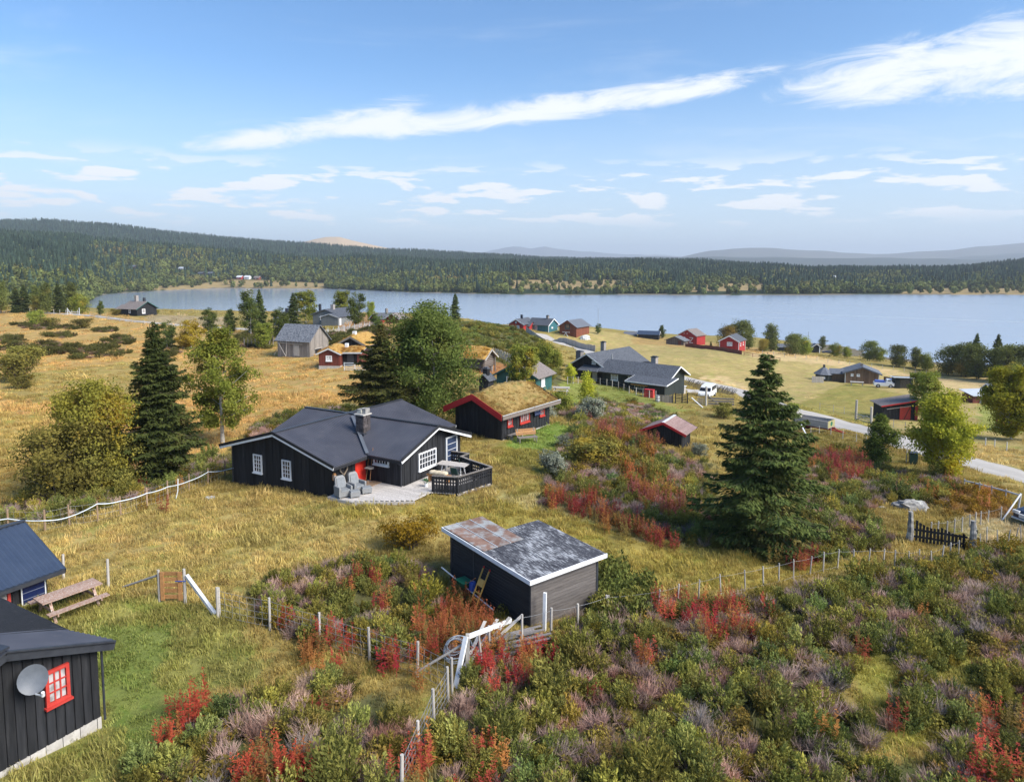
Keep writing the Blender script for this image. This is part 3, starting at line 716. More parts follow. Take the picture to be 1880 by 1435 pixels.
    def gable_roof(s, x0, x1, y0, y1, ze, zr, axis, mat, ov=.4, og=.4, th=.07, corr=None, barge=None, bh=.18, fascia=None, cap=None, both=True):
        """x0..y1 are the wall lines; eaves drop below ze by the overhang"""
        if axis == 'x':
            m = (y0 + y1) / 2; hw = (y1 - y0) / 2; k = (zr - ze) / hw; zl = ze - k * ov
            a, b = x0 - og, x1 + og; R0, R1 = (a, m, zr), (b, m, zr)
            sides = [((a, y0 - ov, zl), (b, y0 - ov, zl)), ((b, y1 + ov, zl), (a, y1 + ov, zl))]
            ends = [(a, -1), (b, 1)]
            P = lambda e, c, z: (e, c, z); lo = (y0 - ov, y1 + ov)
        else:
            m = (x0 + x1) / 2; hw = (x1 - x0) / 2; k = (zr - ze) / hw; zl = ze - k * ov
            a, b = y0 - og, y1 + og; R0, R1 = (m, a, zr), (m, b, zr)
            sides = [((x1 + ov, a, zl), (x1 + ov, b, zl)), ((x0 - ov, b, zl), (x0 - ov, a, zl))]
            ends = [(a, -1), (b, 1)]
            P = lambda e, c, z: (c, e, z); lo = (x0 - ov, x1 + ov)
        for i, (p, q) in enumerate(sides):
            s.slope(p, q, R1 if i == 0 else R0, R0 if i == 0 else R1, mat, th, corr)
            if fascia: 
                pp, qq = Vector(p), Vector(q); s.bar('fascia_board', pp + Vector((0, 0, -.04)), qq + Vector((0, 0, -.04)), .035, .15, fascia)
        if barge:
            for e, sg in ends:
                for c in lo:
                    p = Vector(P(e + sg * .022, c, zl - bh * .35 + th * .5)); q = Vector(P(e + sg * .022, m, zr - bh * .35 + th * .5))
                    d = (q - p).normalized(); s.barge(p - d * .02, q + d * .03, .035, bh, barge)
        if cap:
            cr = th + (corr[1] if corr else 0)
            s.bar('ridge_cap', Vector(R0) + Vector((0, 0, cr + .015)), Vector(R1) + Vector((0, 0, cr + .015)), .22, .05, cap)
    def barge(s, p, q, w, h, mat):
        """a board standing on edge along a rake"""
        d = (q - p); L = d.length; z = d / L; x = Vector((-z.y, z.x, 0))
        if x.length < 1e-5: x = Vector((1, 0, 0))
        x.normalize(); y = z.cross(x)
        s._new('bargeboard', cube_mesh(mat), mat_from(x * w, y * h, z * L, (p + q) / 2))
    def chimney(s, x, y, z0, z1, w, d, mat, cap=None, courses=0, flash=None):
        if courses:
            c = s.boxes('chimney', [(x-w/2+.012, x+w/2-.012, y-d/2+.012, y+d/2-.012, z0, z1)], mat)
            hh = (z1 - z0) / courses; rr = random.Random(int(x*100+y*10))
            for i in range(courses):
                k = 2
                for side in range(4):
                    sp = .5 + rr.uniform(-.18, .18)
                    for (u0, u1) in ((0, sp), (sp, 1)):
                        e = rr.uniform(.0, .03); u0_, u1_ = u0 + .02, u1 - .02; za, zb = z0 + i*hh + .008, z0 + (i+1)*hh - .008
                        if side == 0: q = (x-w/2+u0_*w, x-w/2+u1_*w, y-d/2-e, y-d/2+.03, za, zb)
                        elif side == 1: q = (x-w/2+u0_*w, x-w/2+u1_*w, y+d/2-.03, y+d/2+e, za, zb)
                        elif side == 2: q = (x-w/2-e, x-w/2+.03, y-d/2+u0_*d, y-d/2+u1_*d, za, zb)
                        else: q = (x+w/2-.03, x+w/2+e, y-d/2+u0_*d, y-d/2+u1_*d, za, zb)
                        s.cube('stone', *q, mat, c)
        else:
            c = s.boxes('chimney', [(x-w/2, x+w/2, y-d/2, y+d/2, z0, z1)], mat)
        if flash: s.boxes('chimney_flashing', [(x-w*.75, x+w*.75, y-d*.75, y+d*.75, z0-.02, z0 + .32)], flash, c)
        if cap: s.boxes('chimney_cap', [(x-w*.6, x+w*.6, y-d*.6, y+d*.6, z1 + .003, z1 + .09), (x-w*.35, x+w*.35, y-d*.35, y+d*.35, z1+.09, z1+.2)], cap, c)
        return c
SODS = []   # turf surfaces to be planted later: (parent, four corners in world, tint)
def turf_slope(b, e0, e1, r1, r0, th, mat, n=18, m=10, hump=.25, seed=1, name='turf'):
    """a thick uneven layer of living turf between four corners"""
    e0, e1, r1, r0 = map(Vector, (e0, e1, r1, r0)); rr = random.Random(seed); V = []; F = []
    for j in range(m + 1):
        for i in range(n + 1):
            f, g_ = i / n, j / m; p = e0.lerp(e1, f).lerp(r0.lerp(r1, f), g_)
            edge = min(f, 1 - f, g_ * .8) * 6; edge = max(0.0, min(1.0, edge))
            p = p + Vector((rr.uniform(-.04, .04), rr.uniform(-.04, .04), th * (.35 + .65 * edge) + hump * math.sin(math.pi * f) * g_ + rr.uniform(-.05, .06)))
            V.append(p)
    for j in range(m):
        for i in range(n): k = j * (n + 1) + i; F.append((k, k + 1, k + n + 2, k + n + 1))
    # skirt down to the boards
    k0 = len(V); rim = [i for i in range(n + 1)] + [(j) * (n + 1) + n for j in range(1, m + 1)] + [m * (n + 1) + i for i in range(n - 1, -1, -1)] + [j * (n + 1) for j in range(m - 1, 0, -1)]
    for i in rim:
        jj, ii = divmod(i, n + 1); p = e0.lerp(e1, ii / n).lerp(r0.lerp(r1, ii / n), jj / m); V.append(p)
    for a in range(len(rim)):
        c_ = (a + 1) % len(rim); F.append((rim[c_], rim[a], k0 + a, k0 + c_))
    o = b.solid(name, V, F, mat, smooth=True)
    return o
def W(b, v):
    return b.root.matrix_basis @ b.M @ Vector(v) if False else (Matrix.Translation(b.root.location) @ Matrix.Rotation(b.root.rotation_euler.z, 4, 'Z') @ b.M @ Vector(v))
def onz(px, py, z):
    d = ray(px, py); k = (z - CAM_Z) / d.z; return Vector((d.x * k, d.y * k, z))
# ================================================================== MAIN CABIN
X_, Y_, NX, NY = (1, 0, 0), (0, 1, 0), (-1, 0, 0), (0, -1, 0)
L0 = gp(430, 887); GZ = L0.z
b = Bld('black_cabin', 'large black timber cabin with corrugated dark roofs, white windows and a red door', 'cabin', L0, -30)
BW = 8.4; ZE, ZR = 2.52, 3.70
b.core(0, BW, 0, 10.8, -.6, ZE - .02, ZR - .04, 'y', M_BLACK)
gt = lambda a: ZE + (ZR - ZE) * (1 - abs(a - BW/2) / (BW/2)) - .06
b.planks((0, 0, 0), X_, NY, BW, -.5, gt, .30, M_BLACK, batten=1)
b.planks((BW, 0, 0), Y_, X_, 3.0, .45, ZE - .05, .30, M_BLACK, batten=1)
b.gable_roof(0, BW, 0, 10.8, ZE, ZR, 'y', M_ROOFC, ov=.55, og=.5, th=.10, corr=(.18, .028), barge=M_WHITE, bh=.17, fascia=M_BLACK, cap=M_METAL)
b.barge(Vector((-.6, -.545, 2.47)), Vector((4.2, -.545, 3.82)), .05, .16, M_BLACK); b.barge(Vector((9.0, -.545, 2.47)), Vector((4.2, -.545, 3.82)), .05, .16, M_BLACK)
for a in (2.3, 4.78): b.window((0, -.03, 0), X_, NY, a - .37, 1.05, .74, 1.12, M_WHITE, 3, 4, fw=.075, bar=.03, sill=True)
# right wing
WY0, WY1, WX1 = 2.8, 8.8, 11.0; WZE, WZR = 2.62, 3.66
b.core(4.2, WX1, WY0, WY1, -.3, WZE - .02, WZR - .04, 'x', M_BLACK, 'wall')
b.planks((BW, WY0, 0), X_, NY, WX1 - BW, .4, WZE - .05, .27, M_BLACK, batten=0)
wg = lambda a: WZE + (WZR - WZE) * (1 - abs(a - 3.0) / 3.0) - .06
b.planks((WX1, WY0, 0), Y_, X_, 6.0, .45, wg, .27, M_BLACK, batten=1)
b.gable_roof(.7, WX1, WY0, WY1, WZE, WZR + .03, 'x', M_ROOFC, ov=.55, og=.5, th=.10, corr=(.18, .028), barge=M_WHITE, bh=.17, fascia=M_BLACK, cap=M_METAL)
b.barge(Vector((11.55, 2.2, 2.56)), Vector((11.55, 5.8, 3.80)), .05, .16, M_BLACK); b.barge(Vector((11.55, 9.4, 2.56)), Vector((11.55, 5.8, 3.80)), .05, .16, M_BLACK)
b.window((WX1 + .03, 0, 0), Y_, X_, 4.35, 1.30, 1.75, 1.05, M_WHITE, 6, 3, fw=.075, bar=.028)
b.window((0, WY0 - .03, 0), X_, NY, 9.0, 1.88, 1.15, .55, M_WHITE, 5, 2, fw=.08, bar=.03)
# doors
d = b.boxes('door', [(BW + .02, BW + .07, 1.75, 2.62, .82, 2.42)], M_REDDOOR)
for i in range(4): b.cube('door_light', BW + .075, BW + .085, 1.83 + i*.19, 1.97 + i*.19, 2.08, 2.30, M_GLASS, d)
for zz in (.92, 1.45): b.cube('door_panel', BW + .072, BW + .082, 1.85, 2.52, zz, zz + .48, M_REDDOOR, d)
b.cube('door_handle', BW + .07, BW + .12, 1.80, 1.86, 1.38, 1.43, M_PIPE, d)
dd = b.boxes('terrace_door', [(WX1 + .05, WX1 + .10, 7.25, 8.25, .84, 2.62)], pmat('blue_black_door', (.025, .04, .085), (.035, .055, .11), .3, 3))
b.boxes('door_frame', [(WX1+.03, WX1+.12, 7.13, 7.24, .55, 2.72), (WX1+.03, WX1+.12, 8.26, 8.37, .55, 2.72), (WX1+.03, WX1+.118, 7.24, 8.26, 2.63, 2.72)], M_LIGHTGREY, dd)
for i in range(5): b.cube('door_slat', WX1 + .10, WX1 + .115, 7.29, 8.21, .75 + i*.37, .78 + i*.37, M_LIGHTGREY, dd)
# chimney, flashings, gutters
b.chimney(6.85, 4.25, 2.9, 4.30, .62, .62, M_BRICK, None, 7, M_METAL)
b.cube('chimney_slab', 6.46, 7.24, 3.86, 4.64, 4.31, 4.38, M_CONC); 
for (x, y, s) in ((6.72, 4.2, .17), (6.98, 4.32, .20)): b.cube('cap_stone', x - s, x + s, y - s, y + s, 4.383, 4.383 + s * 1.6, M_STONE)
b.bar('valley_flashing', (8.95, 2.25, 2.61), (4.9, 5.4, 3.79), .20, .03, M_DISH)
b.bar('downpipe', (.0, -.06, 2.45), (-.02, -.06, .1), .07, .07, M_METAL, rnd=True); b.bar('downpipe', (WX1 + .06, WY0 - .08, 2.5), (WX1 + .06, WY0 - .08, .5), .07, .07, M_METAL, rnd=True)
b.bar('downpipe', (WX1 - .5, WY0 - .5, 2.45), (WX1 + .06, WY0 - .08, 2.1), .07, .07, M_METAL, rnd=True)
def loc(P): return b.root.rotation_euler.to_matrix().inverted() @ (Vector(P) - L0) if False else Matrix.Rotation(rad(30), 3, 'Z') @ (Vector(P) - L0)
CAB = b
# wall ornaments on the entrance side
def heart(u): return (16 * math.sin(u) ** 3 / 34, (13*math.cos(u) - 5*math.cos(2*u) - 2*math.cos(3*u) - math.cos(4*u)) / 34)
def local_thing(name, label, cat, p, rz=-30, group=None):
    w_ = Matrix.Translation(L0) @ Matrix.Rotation(rad(-30), 4, 'Z') @ Vector(p); return Bld(name, label, cat, w_, rz, group)
h = local_thing('heart_wreath', 'heart-shaped willow wreath hanging on the black wall beside the red door', 'wreath', (BW + .09, .72, 1.95))
V = []; F = []
for i in range(28):
    u = 2 * math.pi * i / 28; cx, cy = heart(u); 
    for j in range(6): 
        a = 2 * math.pi * j / 6; k = 1 + .16 * math.cos(a); V.append((.05 + .06 * math.sin(a), cx * .62 * k, cy * .66 * k))
for i in range(28):
    for j in range(6): F.append((i*6+j, ((i+1) % 28)*6+j, ((i+1) % 28)*6+(j+1) % 6, i*6+(j+1) % 6))
h.solid('wreath_ring', V, F, pmat('willow_twigs', (.16, .12, .09), (.32, .26, .2), .95, 20, bump=.6), smooth=True)
l = local_thing('wall_lantern', 'small brown lantern hanging on the black wall left of the heart wreath', 'lantern', (BW + .14, -.02, 1.55))
l.boxes('lantern_frame', [(-.08,.08,-.08,.08,0,.03), (-.08,.08,-.08,.08,.30,.33), (-.08,-.06,-.08,-.06,.03,.3), (.06,.08,-.08,-.06,.03,.3), (-.08,-.06,.06,.08,.03,.3), (.06,.08,.06,.08,.03,.3), (-.05,.05,-.05,.05,.33,.40)], M_PINE)
l.cube('lantern_glass', -.055, .055, -.055, .055, .03, .30, M_GLASSC)
# ---- terrace: boards in the entrance corner and a railed deck at the gable
DZ = .80
t = local_thing('terrace_deck', 'pale grey timber terrace around the black cabin corner with a dark railing', 'deck', (0, 0, 0))
def lp(px, py, z=DZ): return loc(onz(px, py, GZ + z))
i = 0
yy = -.55
while yy < 2.75:
    x1 = 13.1 - max(0, (1.2 - yy)) * 1.55
    if x1 > BW + .4: t.cube('deck_board', BW + .1 - (0 if yy > -.2 else -.1), x1, yy, yy + .14, DZ - .05, DZ, M_DECK)
    yy += .15
R = [lp(794, 903), lp(840, 906), lp(903, 886), lp(866, 873), lp(846, 865), lp(861, 859), lp(824, 854)]
R = [Vector((p.x, p.y, 0)) for p in R]
x = WX1 + .12
xmax = max(p.x for p in R)
while x < xmax:     # gable-side deck boards, cut to the railing outline
    xs = x + .07; ys = []
    n_ = len(R)
    for k in range(n_ - 1):
        p, q = R[k], R[k+1]
        if (p.x - xs) * (q.x - xs) <= 0 and p.x != q.x: ys.append(p.y + (xs - p.x) / (q.x - p.x) * (q.y - p.y))
    if xs >= R[0].x and len(ys) < 2: x += .15; continue
    lo = min(ys) if ys else 2.8; hi = max(ys) if len(ys) > 1 else 9.5
    if xs < R[0].x: lo = 2.80; hi = max(max(ys) if ys else 9.0, 9.0)
    if hi - lo > .2: t.cube('deck_board', x, x + .135, lo, hi, DZ - .05, DZ - .002, M_DECK)
    x += .15
t.bar('deck_apron', (10.46, -.66, DZ - .11), (13.30, 1.12, DZ - .11), .06, .235, M_DECK); t.bar('deck_apron', (BW + .2, -.62, DZ - .12), (10.42, -.62, DZ - .12), .05, .235, M_DECK)
ROUT = [(p.copy()) for p in R]
V = []; F = []        # board with two rows of small cut-outs along its edges
for (za, zb, hw) in ((0, .50, .5), (.50, .60, .28), (.60, .70, .5), (.70, .82, .28), (.82, 1, .5)):
    k = len(V); V += [(c[0] * 2 * hw, c[1], za + (c[2] + .5) * (zb - za)) for c in CV]; F += [tuple(k + i for i in f) for f in CF]
FRET = bpy.data.meshes.new('fret_board'); FRET.from_pydata(V, [], F); FRET.materials.append(M_BLACK)
for k in range(len(R) - 1):
    p, q = R[k], R[k+1]; dv = (q - p); Ls = dv.length; dn = dv / Ls; nn = Vector((dn.y, -dn.x, 0))
    t.bar('handrail', p + Vector((0, 0, DZ + .95)), q + Vector((0, 0, DZ + .95)), .13, .045, M_GREYW)
    for zz in (.14, .80): t.bar('rail', p + Vector((0, 0, DZ + zz)) - nn * .03, q + Vector((0, 0, DZ + zz)) - nn * .03, .04, .09, M_BLACK)
    n_ = max(1, int(Ls / .155)); stp = Ls / n_
    for j in range(n_):        # fretwork boards: each board split by small cut-outs
        c = p + dn * (stp * (j + .5))
        t._new('baluster_board', FRET, mat_from(dn * (stp - .012), nn * .022, Vector((0, 0, .90)), Vector((c.x, c.y, DZ + .01))))
    n2 = max(2, int(Ls / 1.6) + 1)
    for j in range(n2 + 1):
        c = p + dn * (Ls * j / n2) - nn * .06; t.cube('post', c.x - .045, c.x + .045, c.y - .045, c.y + .045, -.4, DZ + .93, M_BLACK)
    if k in (0, 1):
        for zz in (.10, .26, .42) if k == 1 else (.42,):
            t.bar('skirt_board', p + Vector((0, 0, DZ - zz)) + nn * .02, q + Vector((0, 0, DZ - zz)) + nn * .02, .025, .11, M_GREYW)
# ---- terrace furniture
def wicker_chair(label, p, rz):
    c = local_thing('wicker_armchair', label, 'armchair', p, rz, 'grey wicker armchairs on the terrace')
    def loft(secs, nm, mat):
        V = []; F = []
        for (pts) in secs: V += pts
        k = len(secs[0])
        for i in range(len(secs) - 1):
            for j in range(k): F.append((i*k+j, i*k+(j+1) % k, (i+1)*k+(j+1) % k, (i+1)*k+j))
        F += [tuple(range(k))[::-1], tuple(range((len(secs)-1)*k, len(secs)*k))]
        return c.solid(nm, V, F, mat, smooth=False)
    sq = lambda x0, x1, y0, y1, z: [(x0, y0, z), (x1, y0, z), (x1, y1, z), (x0, y1, z)]
    loft([sq(-.31, .31, -.32, .30, .08), sq(-.34, .34, -.36, .32, .36)], 'seat_base', M_WICKER)
    loft([sq(-.27, .27, -.35, .20, .365), sq(-.26, .26, -.34, .18, .46)], 'seat_cushion', M_CUSH)
    loft([sq(-.33, .33, .14, .30, .36), sq(-.32, .32, .24, .38, .66), sq(-.28, .28, .34, .45, .98), sq(-.20, .20, .38, .47, 1.08)], 'backrest', M_WICKER)
    loft([sq(-.24, .24, .12, .17, .47), sq(-.24, .24, .21, .26, .72), sq(-.21, .21, .30, .35, .98)], 'back_cushion', M_CUSH)
    for sx in (-1, 1):
        x0, x1 = sorted((sx * .29, sx * .40))
        loft([sq(x0, x1, -.34, .28, .10), sq(x0, x1, -.36, .30, .40), sq(x0, x1, -.38, .33, .58), sq(x0 + .02, x1 - .02, -.36, .33, .63)], 'armrest', M_WICKER)
        for sy in (-.28, .26): c.cube('leg', sx*.3 - .025, sx*.3 + .025, sy - .025, sy + .025, 0, .085, M_WICKER)
def ottoman(label, p, rz):
    c = local_thing('wicker_footstool', label, 'footstool', p, rz, 'grey wicker footstools on the terrace')
    c.solid('stool_body', [(-.26,-.2,.07),(.26,-.2,.07),(.26,.2,.07),(-.26,.2,.07),(-.28,-.22,.32),(.28,-.22,.32),(.28,.22,.32),(-.28,.22,.32)], CF, M_WICKER)
    c.solid('stool_cushion', [(-.27,-.21,.323),(.27,-.21,.323),(.27,.21,.323),(-.27,.21,.323),(-.24,-.18,.39),(.24,-.18,.39),(.24,.18,.39),(-.24,.18,.39)], CF, M_CUSH)
    for sx in (-.22, .22):
        for sy in (-.16, .16): c.cube('leg', sx - .022, sx + .022, sy - .022, sy + .022, 0, .075, M_WICKER)
p = lp(630, 911); wicker_chair('grey wicker armchair nearest the corner of the black cabin', (p.x, p.y, DZ), 40)
p = lp(655, 903); wicker_chair('grey wicker armchair beside the red door', (p.x, p.y, DZ), 48)
p = lp(651, 912); ottoman('grey wicker footstool before the armchair at the cabin corner', (p.x, p.y, DZ), 30)
p = lp(673, 905); ottoman('grey wicker footstool standing toward the open terrace boards', (p.x, p.y, DZ), 25)
p = lp(685, 887); c = local_thing('door_mat', 'brown straw mat lying before the red door', 'mat', (p.x, p.y, DZ + .004)); c.solid('mat', [(-.35,-.45,0),(.35,-.45,0),(.35,.45,0),(-.35,.45,0),(-.33,-.43,.03),(.33,-.43,.03),(.33,.43,.03),(-.33,.43,.03)], CF, pmat('straw', (.24,.16,.10), (.34,.25,.17), .98, 30, bump=.5))
c = local_thing('broom', 'long-handled broom leaning on the dark wall right of the red door', 'broom', (BW + .35, 2.65, DZ)); c.bar('handle', (0, -.35, .12), (0, .02, 1.75), .035, .035, M_PINE, rnd=True); c.cube('brush_head', -.2, .2, -.42, -.30, .02, .13, M_BROWNP)
c = local_thing('snow_shovel', 'wooden-handled push shovel leaning on the dark wall by the broom', 'shovel', (BW + .62, 2.62, DZ)); c.bar('handle', (0, -.25, .2), (0, .05, 2.05), .035, .035, M_PINE, rnd=True); c.solid('blade', [(-.2,-.5,.9),(.2,-.5,.9),(.2,-.12,.85),(-.2,-.12,.85),(-.2,-.5,.95),(.2,-.5,.95),(.2,-.12,1.0),(-.2,-.12,1.0)], CF, M_GREYW)
p = lp(812, 873); q = lp(838, 872)
c = local_thing('terrace_table', 'pale plank table with white trestle legs inside the deck railing', 'table', ((p.x+q.x)/2 + .2, (p.y+q.y)/2 + .1, DZ), -22)
for i in range(5): c.cube('table_plank', -.95, .95, -.42 + i*.17, -.26 + i*.17, .70, .74, M_DECK)
for sx in (-.7, .7):
    for sy in (-.33, .33): c.bar('leg', (sx, sy, 0), (sx * .85, sy * .6, .70), .05, .05, M_WHITE)
p = lp(797, 883); c = local_thing('sheepskin_bench', 'wooden bench with a pale sheepskin rolled over it against the cabin gable', 'bench', (p.x + .35, p.y, DZ), -22)
c.cube('seat', -.75, .75, -.17, .17, .40, .45, M_PINE)
for sx in (-.6, .6): c.cube('leg', sx - .04, sx + .04, -.15, .15, 0, .40, M_PINE)
V = []; F = []
for i in range(13):
    for j in range(10):
        a = 2*math.pi*j/10; rr_ = (.17 + .02*math.sin(i*1.9+j)) * (1 if 0 < i < 12 else .5); V.append((-.62 + i*.1, rr_*1.15*math.cos(a), .56 + rr_*.75*math.sin(a)))
for i in range(12):
    for j in range(10): F.append((i*10+j, (i+1)*10+j, (i+1)*10+(j+1) % 10, i*10+(j+1) % 10))
F += [tuple(range(10)), tuple(range(129, 119, -1))]
c.solid('sheepskin', V, F, M_WOOL, smooth=True)
def green_chair(label, p, rz):
    c = local_thing('garden_chair', label, 'garden chair', p, rz, 'green chairs at the terrace table')
    c.cube('seat', -.23, .23, -.22, .22, .40, .43, M_BLACKG); c.solid('backrest', [(-.23,.20,.46),(.23,.20,.46),(.23,.225,.46),(-.23,.225,.46),(-.22,.32,.86),(.22,.32,.86),(.22,.345,.86),(-.22,.345,.86)], CF, pmat('green_canvas', (.012,.05,.04), (.02,.07,.055), .8))
    for sx in (-.23, .23):
        c.bar('leg', (sx, -.22, 0), (sx, .2, .62), .025, .025, M_PIPE, rnd=True); c.bar('leg', (sx, .25, 0), (sx, -.2, .62), .025, .025, M_PIPE, rnd=True); c.bar('armrest', (sx, -.22, .62), (sx, .25, .62), .04, .03, M_BLACKG)
p = lp(838, 882); green_chair('dark green folding chair nearest the deck corner railing', (p.x, p.y, DZ), 150)
p = lp(853, 868); green_chair('dark green folding chair at the far end of the terrace table', (p.x, p.y, DZ), 100)
p = lp(778, 893); c = local_thing('potted_plant', 'small green plant in a white pot on the terrace by the gable wall', 'plant', (p.x + .1, p.y + .1, DZ)); c.bar('pot', (0, 0, 0), (0, 0, .2), .2, .2, M_WHITE, rnd=True)
V = []; F = []; rr_ = random.Random(3)
for i in range(60):
    o_ = Vector((rr_.gauss(0, .09), rr_.gauss(0, .09), rr_.uniform(.2, .48))); a = Vector((rr_.uniform(-.06,.06), rr_.uniform(-.06,.06), rr_.uniform(-.03,.06))); b_ = Vector((rr_.uniform(-.05,.05), rr_.uniform(-.05,.05), .01)); k = len(V); V += [o_ - a, o_ + b_, o_ + a, o_ - b_]; F.append((k, k+1, k+2, k+3))
c.solid('foliage', V, F, leafmat('pot_leaf', (.03, .12, .05), (.06, .18, .06)))

# ================================================================== NEAR CABINS (bottom left)
C1 = gp(186, 1335)
b = Bld('black_hut', 'black board cabin with stone block footing, red window and satellite dish at the frame edge', 'cabin', C1, -30)
W1 = 4.7; ze, zr = 2.52, 3.42
b.core(-6.5, 0, -W1, 0, -.15, ze - .02, zr - .04, 'x', M_BLACK)
gt = lambda a: ze + (zr - ze) * (1 - abs(a - W1/2) / (W1/2)) - .05
b.planks((0, -W1, 0), Y_, X_, W1, .36, gt, .235, M_BLACK, th=.035, gap=.05)
k = (zr - ze) / (W1/2); ov, og, sk = .30, .32, .22        # the roof runs back a little out of square
E0_, E1_ = (og, ov + sk*og*0, ze - k*ov), (-6.6, ov - 1.5, ze - k*ov); R0_, R1_ = (og, -W1/2, zr), (-6.6, -W1/2 - 1.5, zr)
b.slope(E1_, E0_, R0_, R1_, M_ROOFC, .10, (.20, .035)); b.slope((og, -W1 - ov, ze - k*ov), (-6.6, -W1 - ov - 1.5, ze - k*ov), R1_, R0_, M_ROOFC, .10, (.20, .035))
b.bar('ridge_cap', Vector(R0_) + Vector((0, 0, .15)), Vector(R1_) + Vector((0, 0, .15)), .24, .05, M_METAL)
for yy in (ov, -W1 - ov): b.barge(Vector((og + .02, yy, ze - k*ov - .01)), Vector((og + .02, -W1/2, zr - .01)), .04, .25, M_METAL); b.barge(Vector((og + .05, yy, ze - k*ov + .11)), Vector((og + .05, -W1/2, zr + .11)), .10, .04, M_METAL)
b.bar('fascia_board', Vector(E0_) + Vector((-.05, .02, -.02)), Vector(E1_) + Vector((0, .02, -.02)), .04, .22, M_METAL)
b.window((.035, -W1, 0), Y_, X_, W1 - 1.40, 1.42, .60, .96, M_REDWIN, 3, 3, fw=.085, bar=.035, glass=M_GLASSC)
rr_ = random.Random(5); y = -W1
while y < -.02:      # footing blocks, two courses
    wd = min(rr_.uniform(.36, .46), -y)
    for k in range(2): b.cube('footing_block', -.25, .045 + rr_.uniform(-.012, .012), y + .008, y + wd - .008, -.3 + k*.33, .02 + k*.33, M_CONC)
    y += wd
b.bar('downpipe', (.10, .06, 2.3), (.10, .06, .25), .07, .07, M_METAL, rnd=True); b.bar('downpipe', (.10, .26, 2.42), (.10, .06, 2.3), .07, .07, M_METAL, rnd=True); pass
# dish
dish = Vector((.46, -1.84, 2.58)); nrm = Vector((.86, -.42, .30)).normalized(); ux = Vector((0, 0, 1)).cross(nrm).normalized(); uy = nrm.cross(ux)
V = []; F = []
for i in range(6):
    for j in range(24):
        a = 2*math.pi*j/24; r_ = .335 * i / 5; V.append(dish + ux*(r_*math.cos(a)) + uy*(r_*1.08*math.sin(a)) + nrm*(.09*(r_/.37)**2))
for i in range(5):
    for j in range(24): F.append((i*24+j, (i+1)*24+j, (i+1)*24+(j+1) % 24, i*24+(j+1) % 24))
do = b.solid('satellite_dish', V, F, M_DISH, smooth=True)
b.bar('mast', (.04, -1.84, 2.32), dish - nrm*.04, .05, .05, M_PIPE, do, True)
fo = dish + nrm*.40 - uy*.40 + ux*.20
b.bar('feed_arm', dish - uy*.36 + ux*.04 + nrm*.08, fo, .045, .045, M_LIGHTGREY, do, True); b.bar('receiver', fo - nrm*.04, fo + nrm*.03 + uy*.1, .09, .09, M_LIGHTGREY, do, True)

C2 = on(-17.31, 25.5); 
b = Bld('black_annex_hut', 'black hut with navy corrugated roof, red window and solar panel behind the footing cabin', 'cabin', Vector((-17.31 - .45*.866 , 25.5 + .45*.5 - .35, 17.25)), -30)
ze, zr = 1.45, 2.50; Wd = 4.7
b.core(-Wd, 0, -6, 0, -.3, ze - .02, zr - .04, 'y', M_BLACK)
b.planks((0, -6, 0), Y_, X_, 6.0, -.2, ze - .08, .24, M_BLACK, th=.035, gap=.04)
b.gable_roof(-Wd, 0, -6, 0, ze, zr, 'y', M_ROOFN, ov=.48, og=.42, th=.09, corr=(.20, .05), barge=M_METAL, bh=.22, fascia=M_METAL, cap=M_METAL)
b.window((.035, -6, 0), Y_, X_, 6 - 2.25, .30, .98, .82, M_REDWIN, 3, 2, fw=.09, bar=.035, glass=M_GLASSC)
sp = b.boxes('solar_panel', [(.10, .13, -.90, -.14, .33, 1.08)], M_SOLAR)
b.boxes('panel_frame', [(.085,.14,-.94,-.90,.29,1.12), (.085,.14,-.14,-.10,.29,1.12), (.085,.138,-.90,-.14,1.08,1.12), (.085,.138,-.90,-.14,.29,.33)], M_LIGHTGREY, sp)
for yy in (-.72, -.32): b.cube('bracket', .03, .10, yy - .02, yy + .02, .9, 1.2, M_PIPE, sp)

# ================================================================== FOREGROUND SHED
S0 = gp(975, 1150)
b = Bld('flat_roof_shed', 'dark horizontal-board shed with worn felt roof, white fascia and rusty sheets', 'shed', S0, -52)
# local x: toward the viewer right is 0, -x runs left; y runs back right
LN, DP, DP2, LN2 = 5.45, 3.45, 1.75, 3.85; h0, h1 = 1.86, 2.16
zt = lambda x: h0 + (h1 - h0) * (-x / LN) * .6
F = [(0,1,2,3,4,5)[::-1], (6,7,8,9,10,11)] + [(i, (i+1) % 6, 6 + (i+1) % 6, 6 + i) for i in range(6)]
fp = [(0, 0), (0, DP), (-LN2, DP), (-LN2, DP2), (-LN, DP2), (-LN, 0)]
V = [(x, y, -.5) for x, y in fp] + [(x, y, zt(x) - .02) for x, y in fp]
b.solid('wall', V, F, M_SIDING)
b.siding((0, 0, 0), Y_, X_, DP, -.3, 1.84, .135, M_SIDELIT, name='siding_board')
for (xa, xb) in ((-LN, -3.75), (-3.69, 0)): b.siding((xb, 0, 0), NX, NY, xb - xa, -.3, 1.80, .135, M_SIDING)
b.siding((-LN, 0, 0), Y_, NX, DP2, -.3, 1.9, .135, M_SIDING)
b.cube('corner_board', -.02, .05, -.05, .09, -.4, 1.82, M_SIDELIT); b.cube('corner_board', -.02, .05, DP - .06, DP + .05, -.4, 1.82, M_METAL); b.cube('corner_board', -3.76, -3.68, -.05, -.02, -.4, 1.9, M_METAL); b.cube('corner_board', -LN - .05, -LN + .08, -.05, .03, -.4, 1.95, M_METAL)
o = .28; rz_ = lambda x: zt(x) + .02
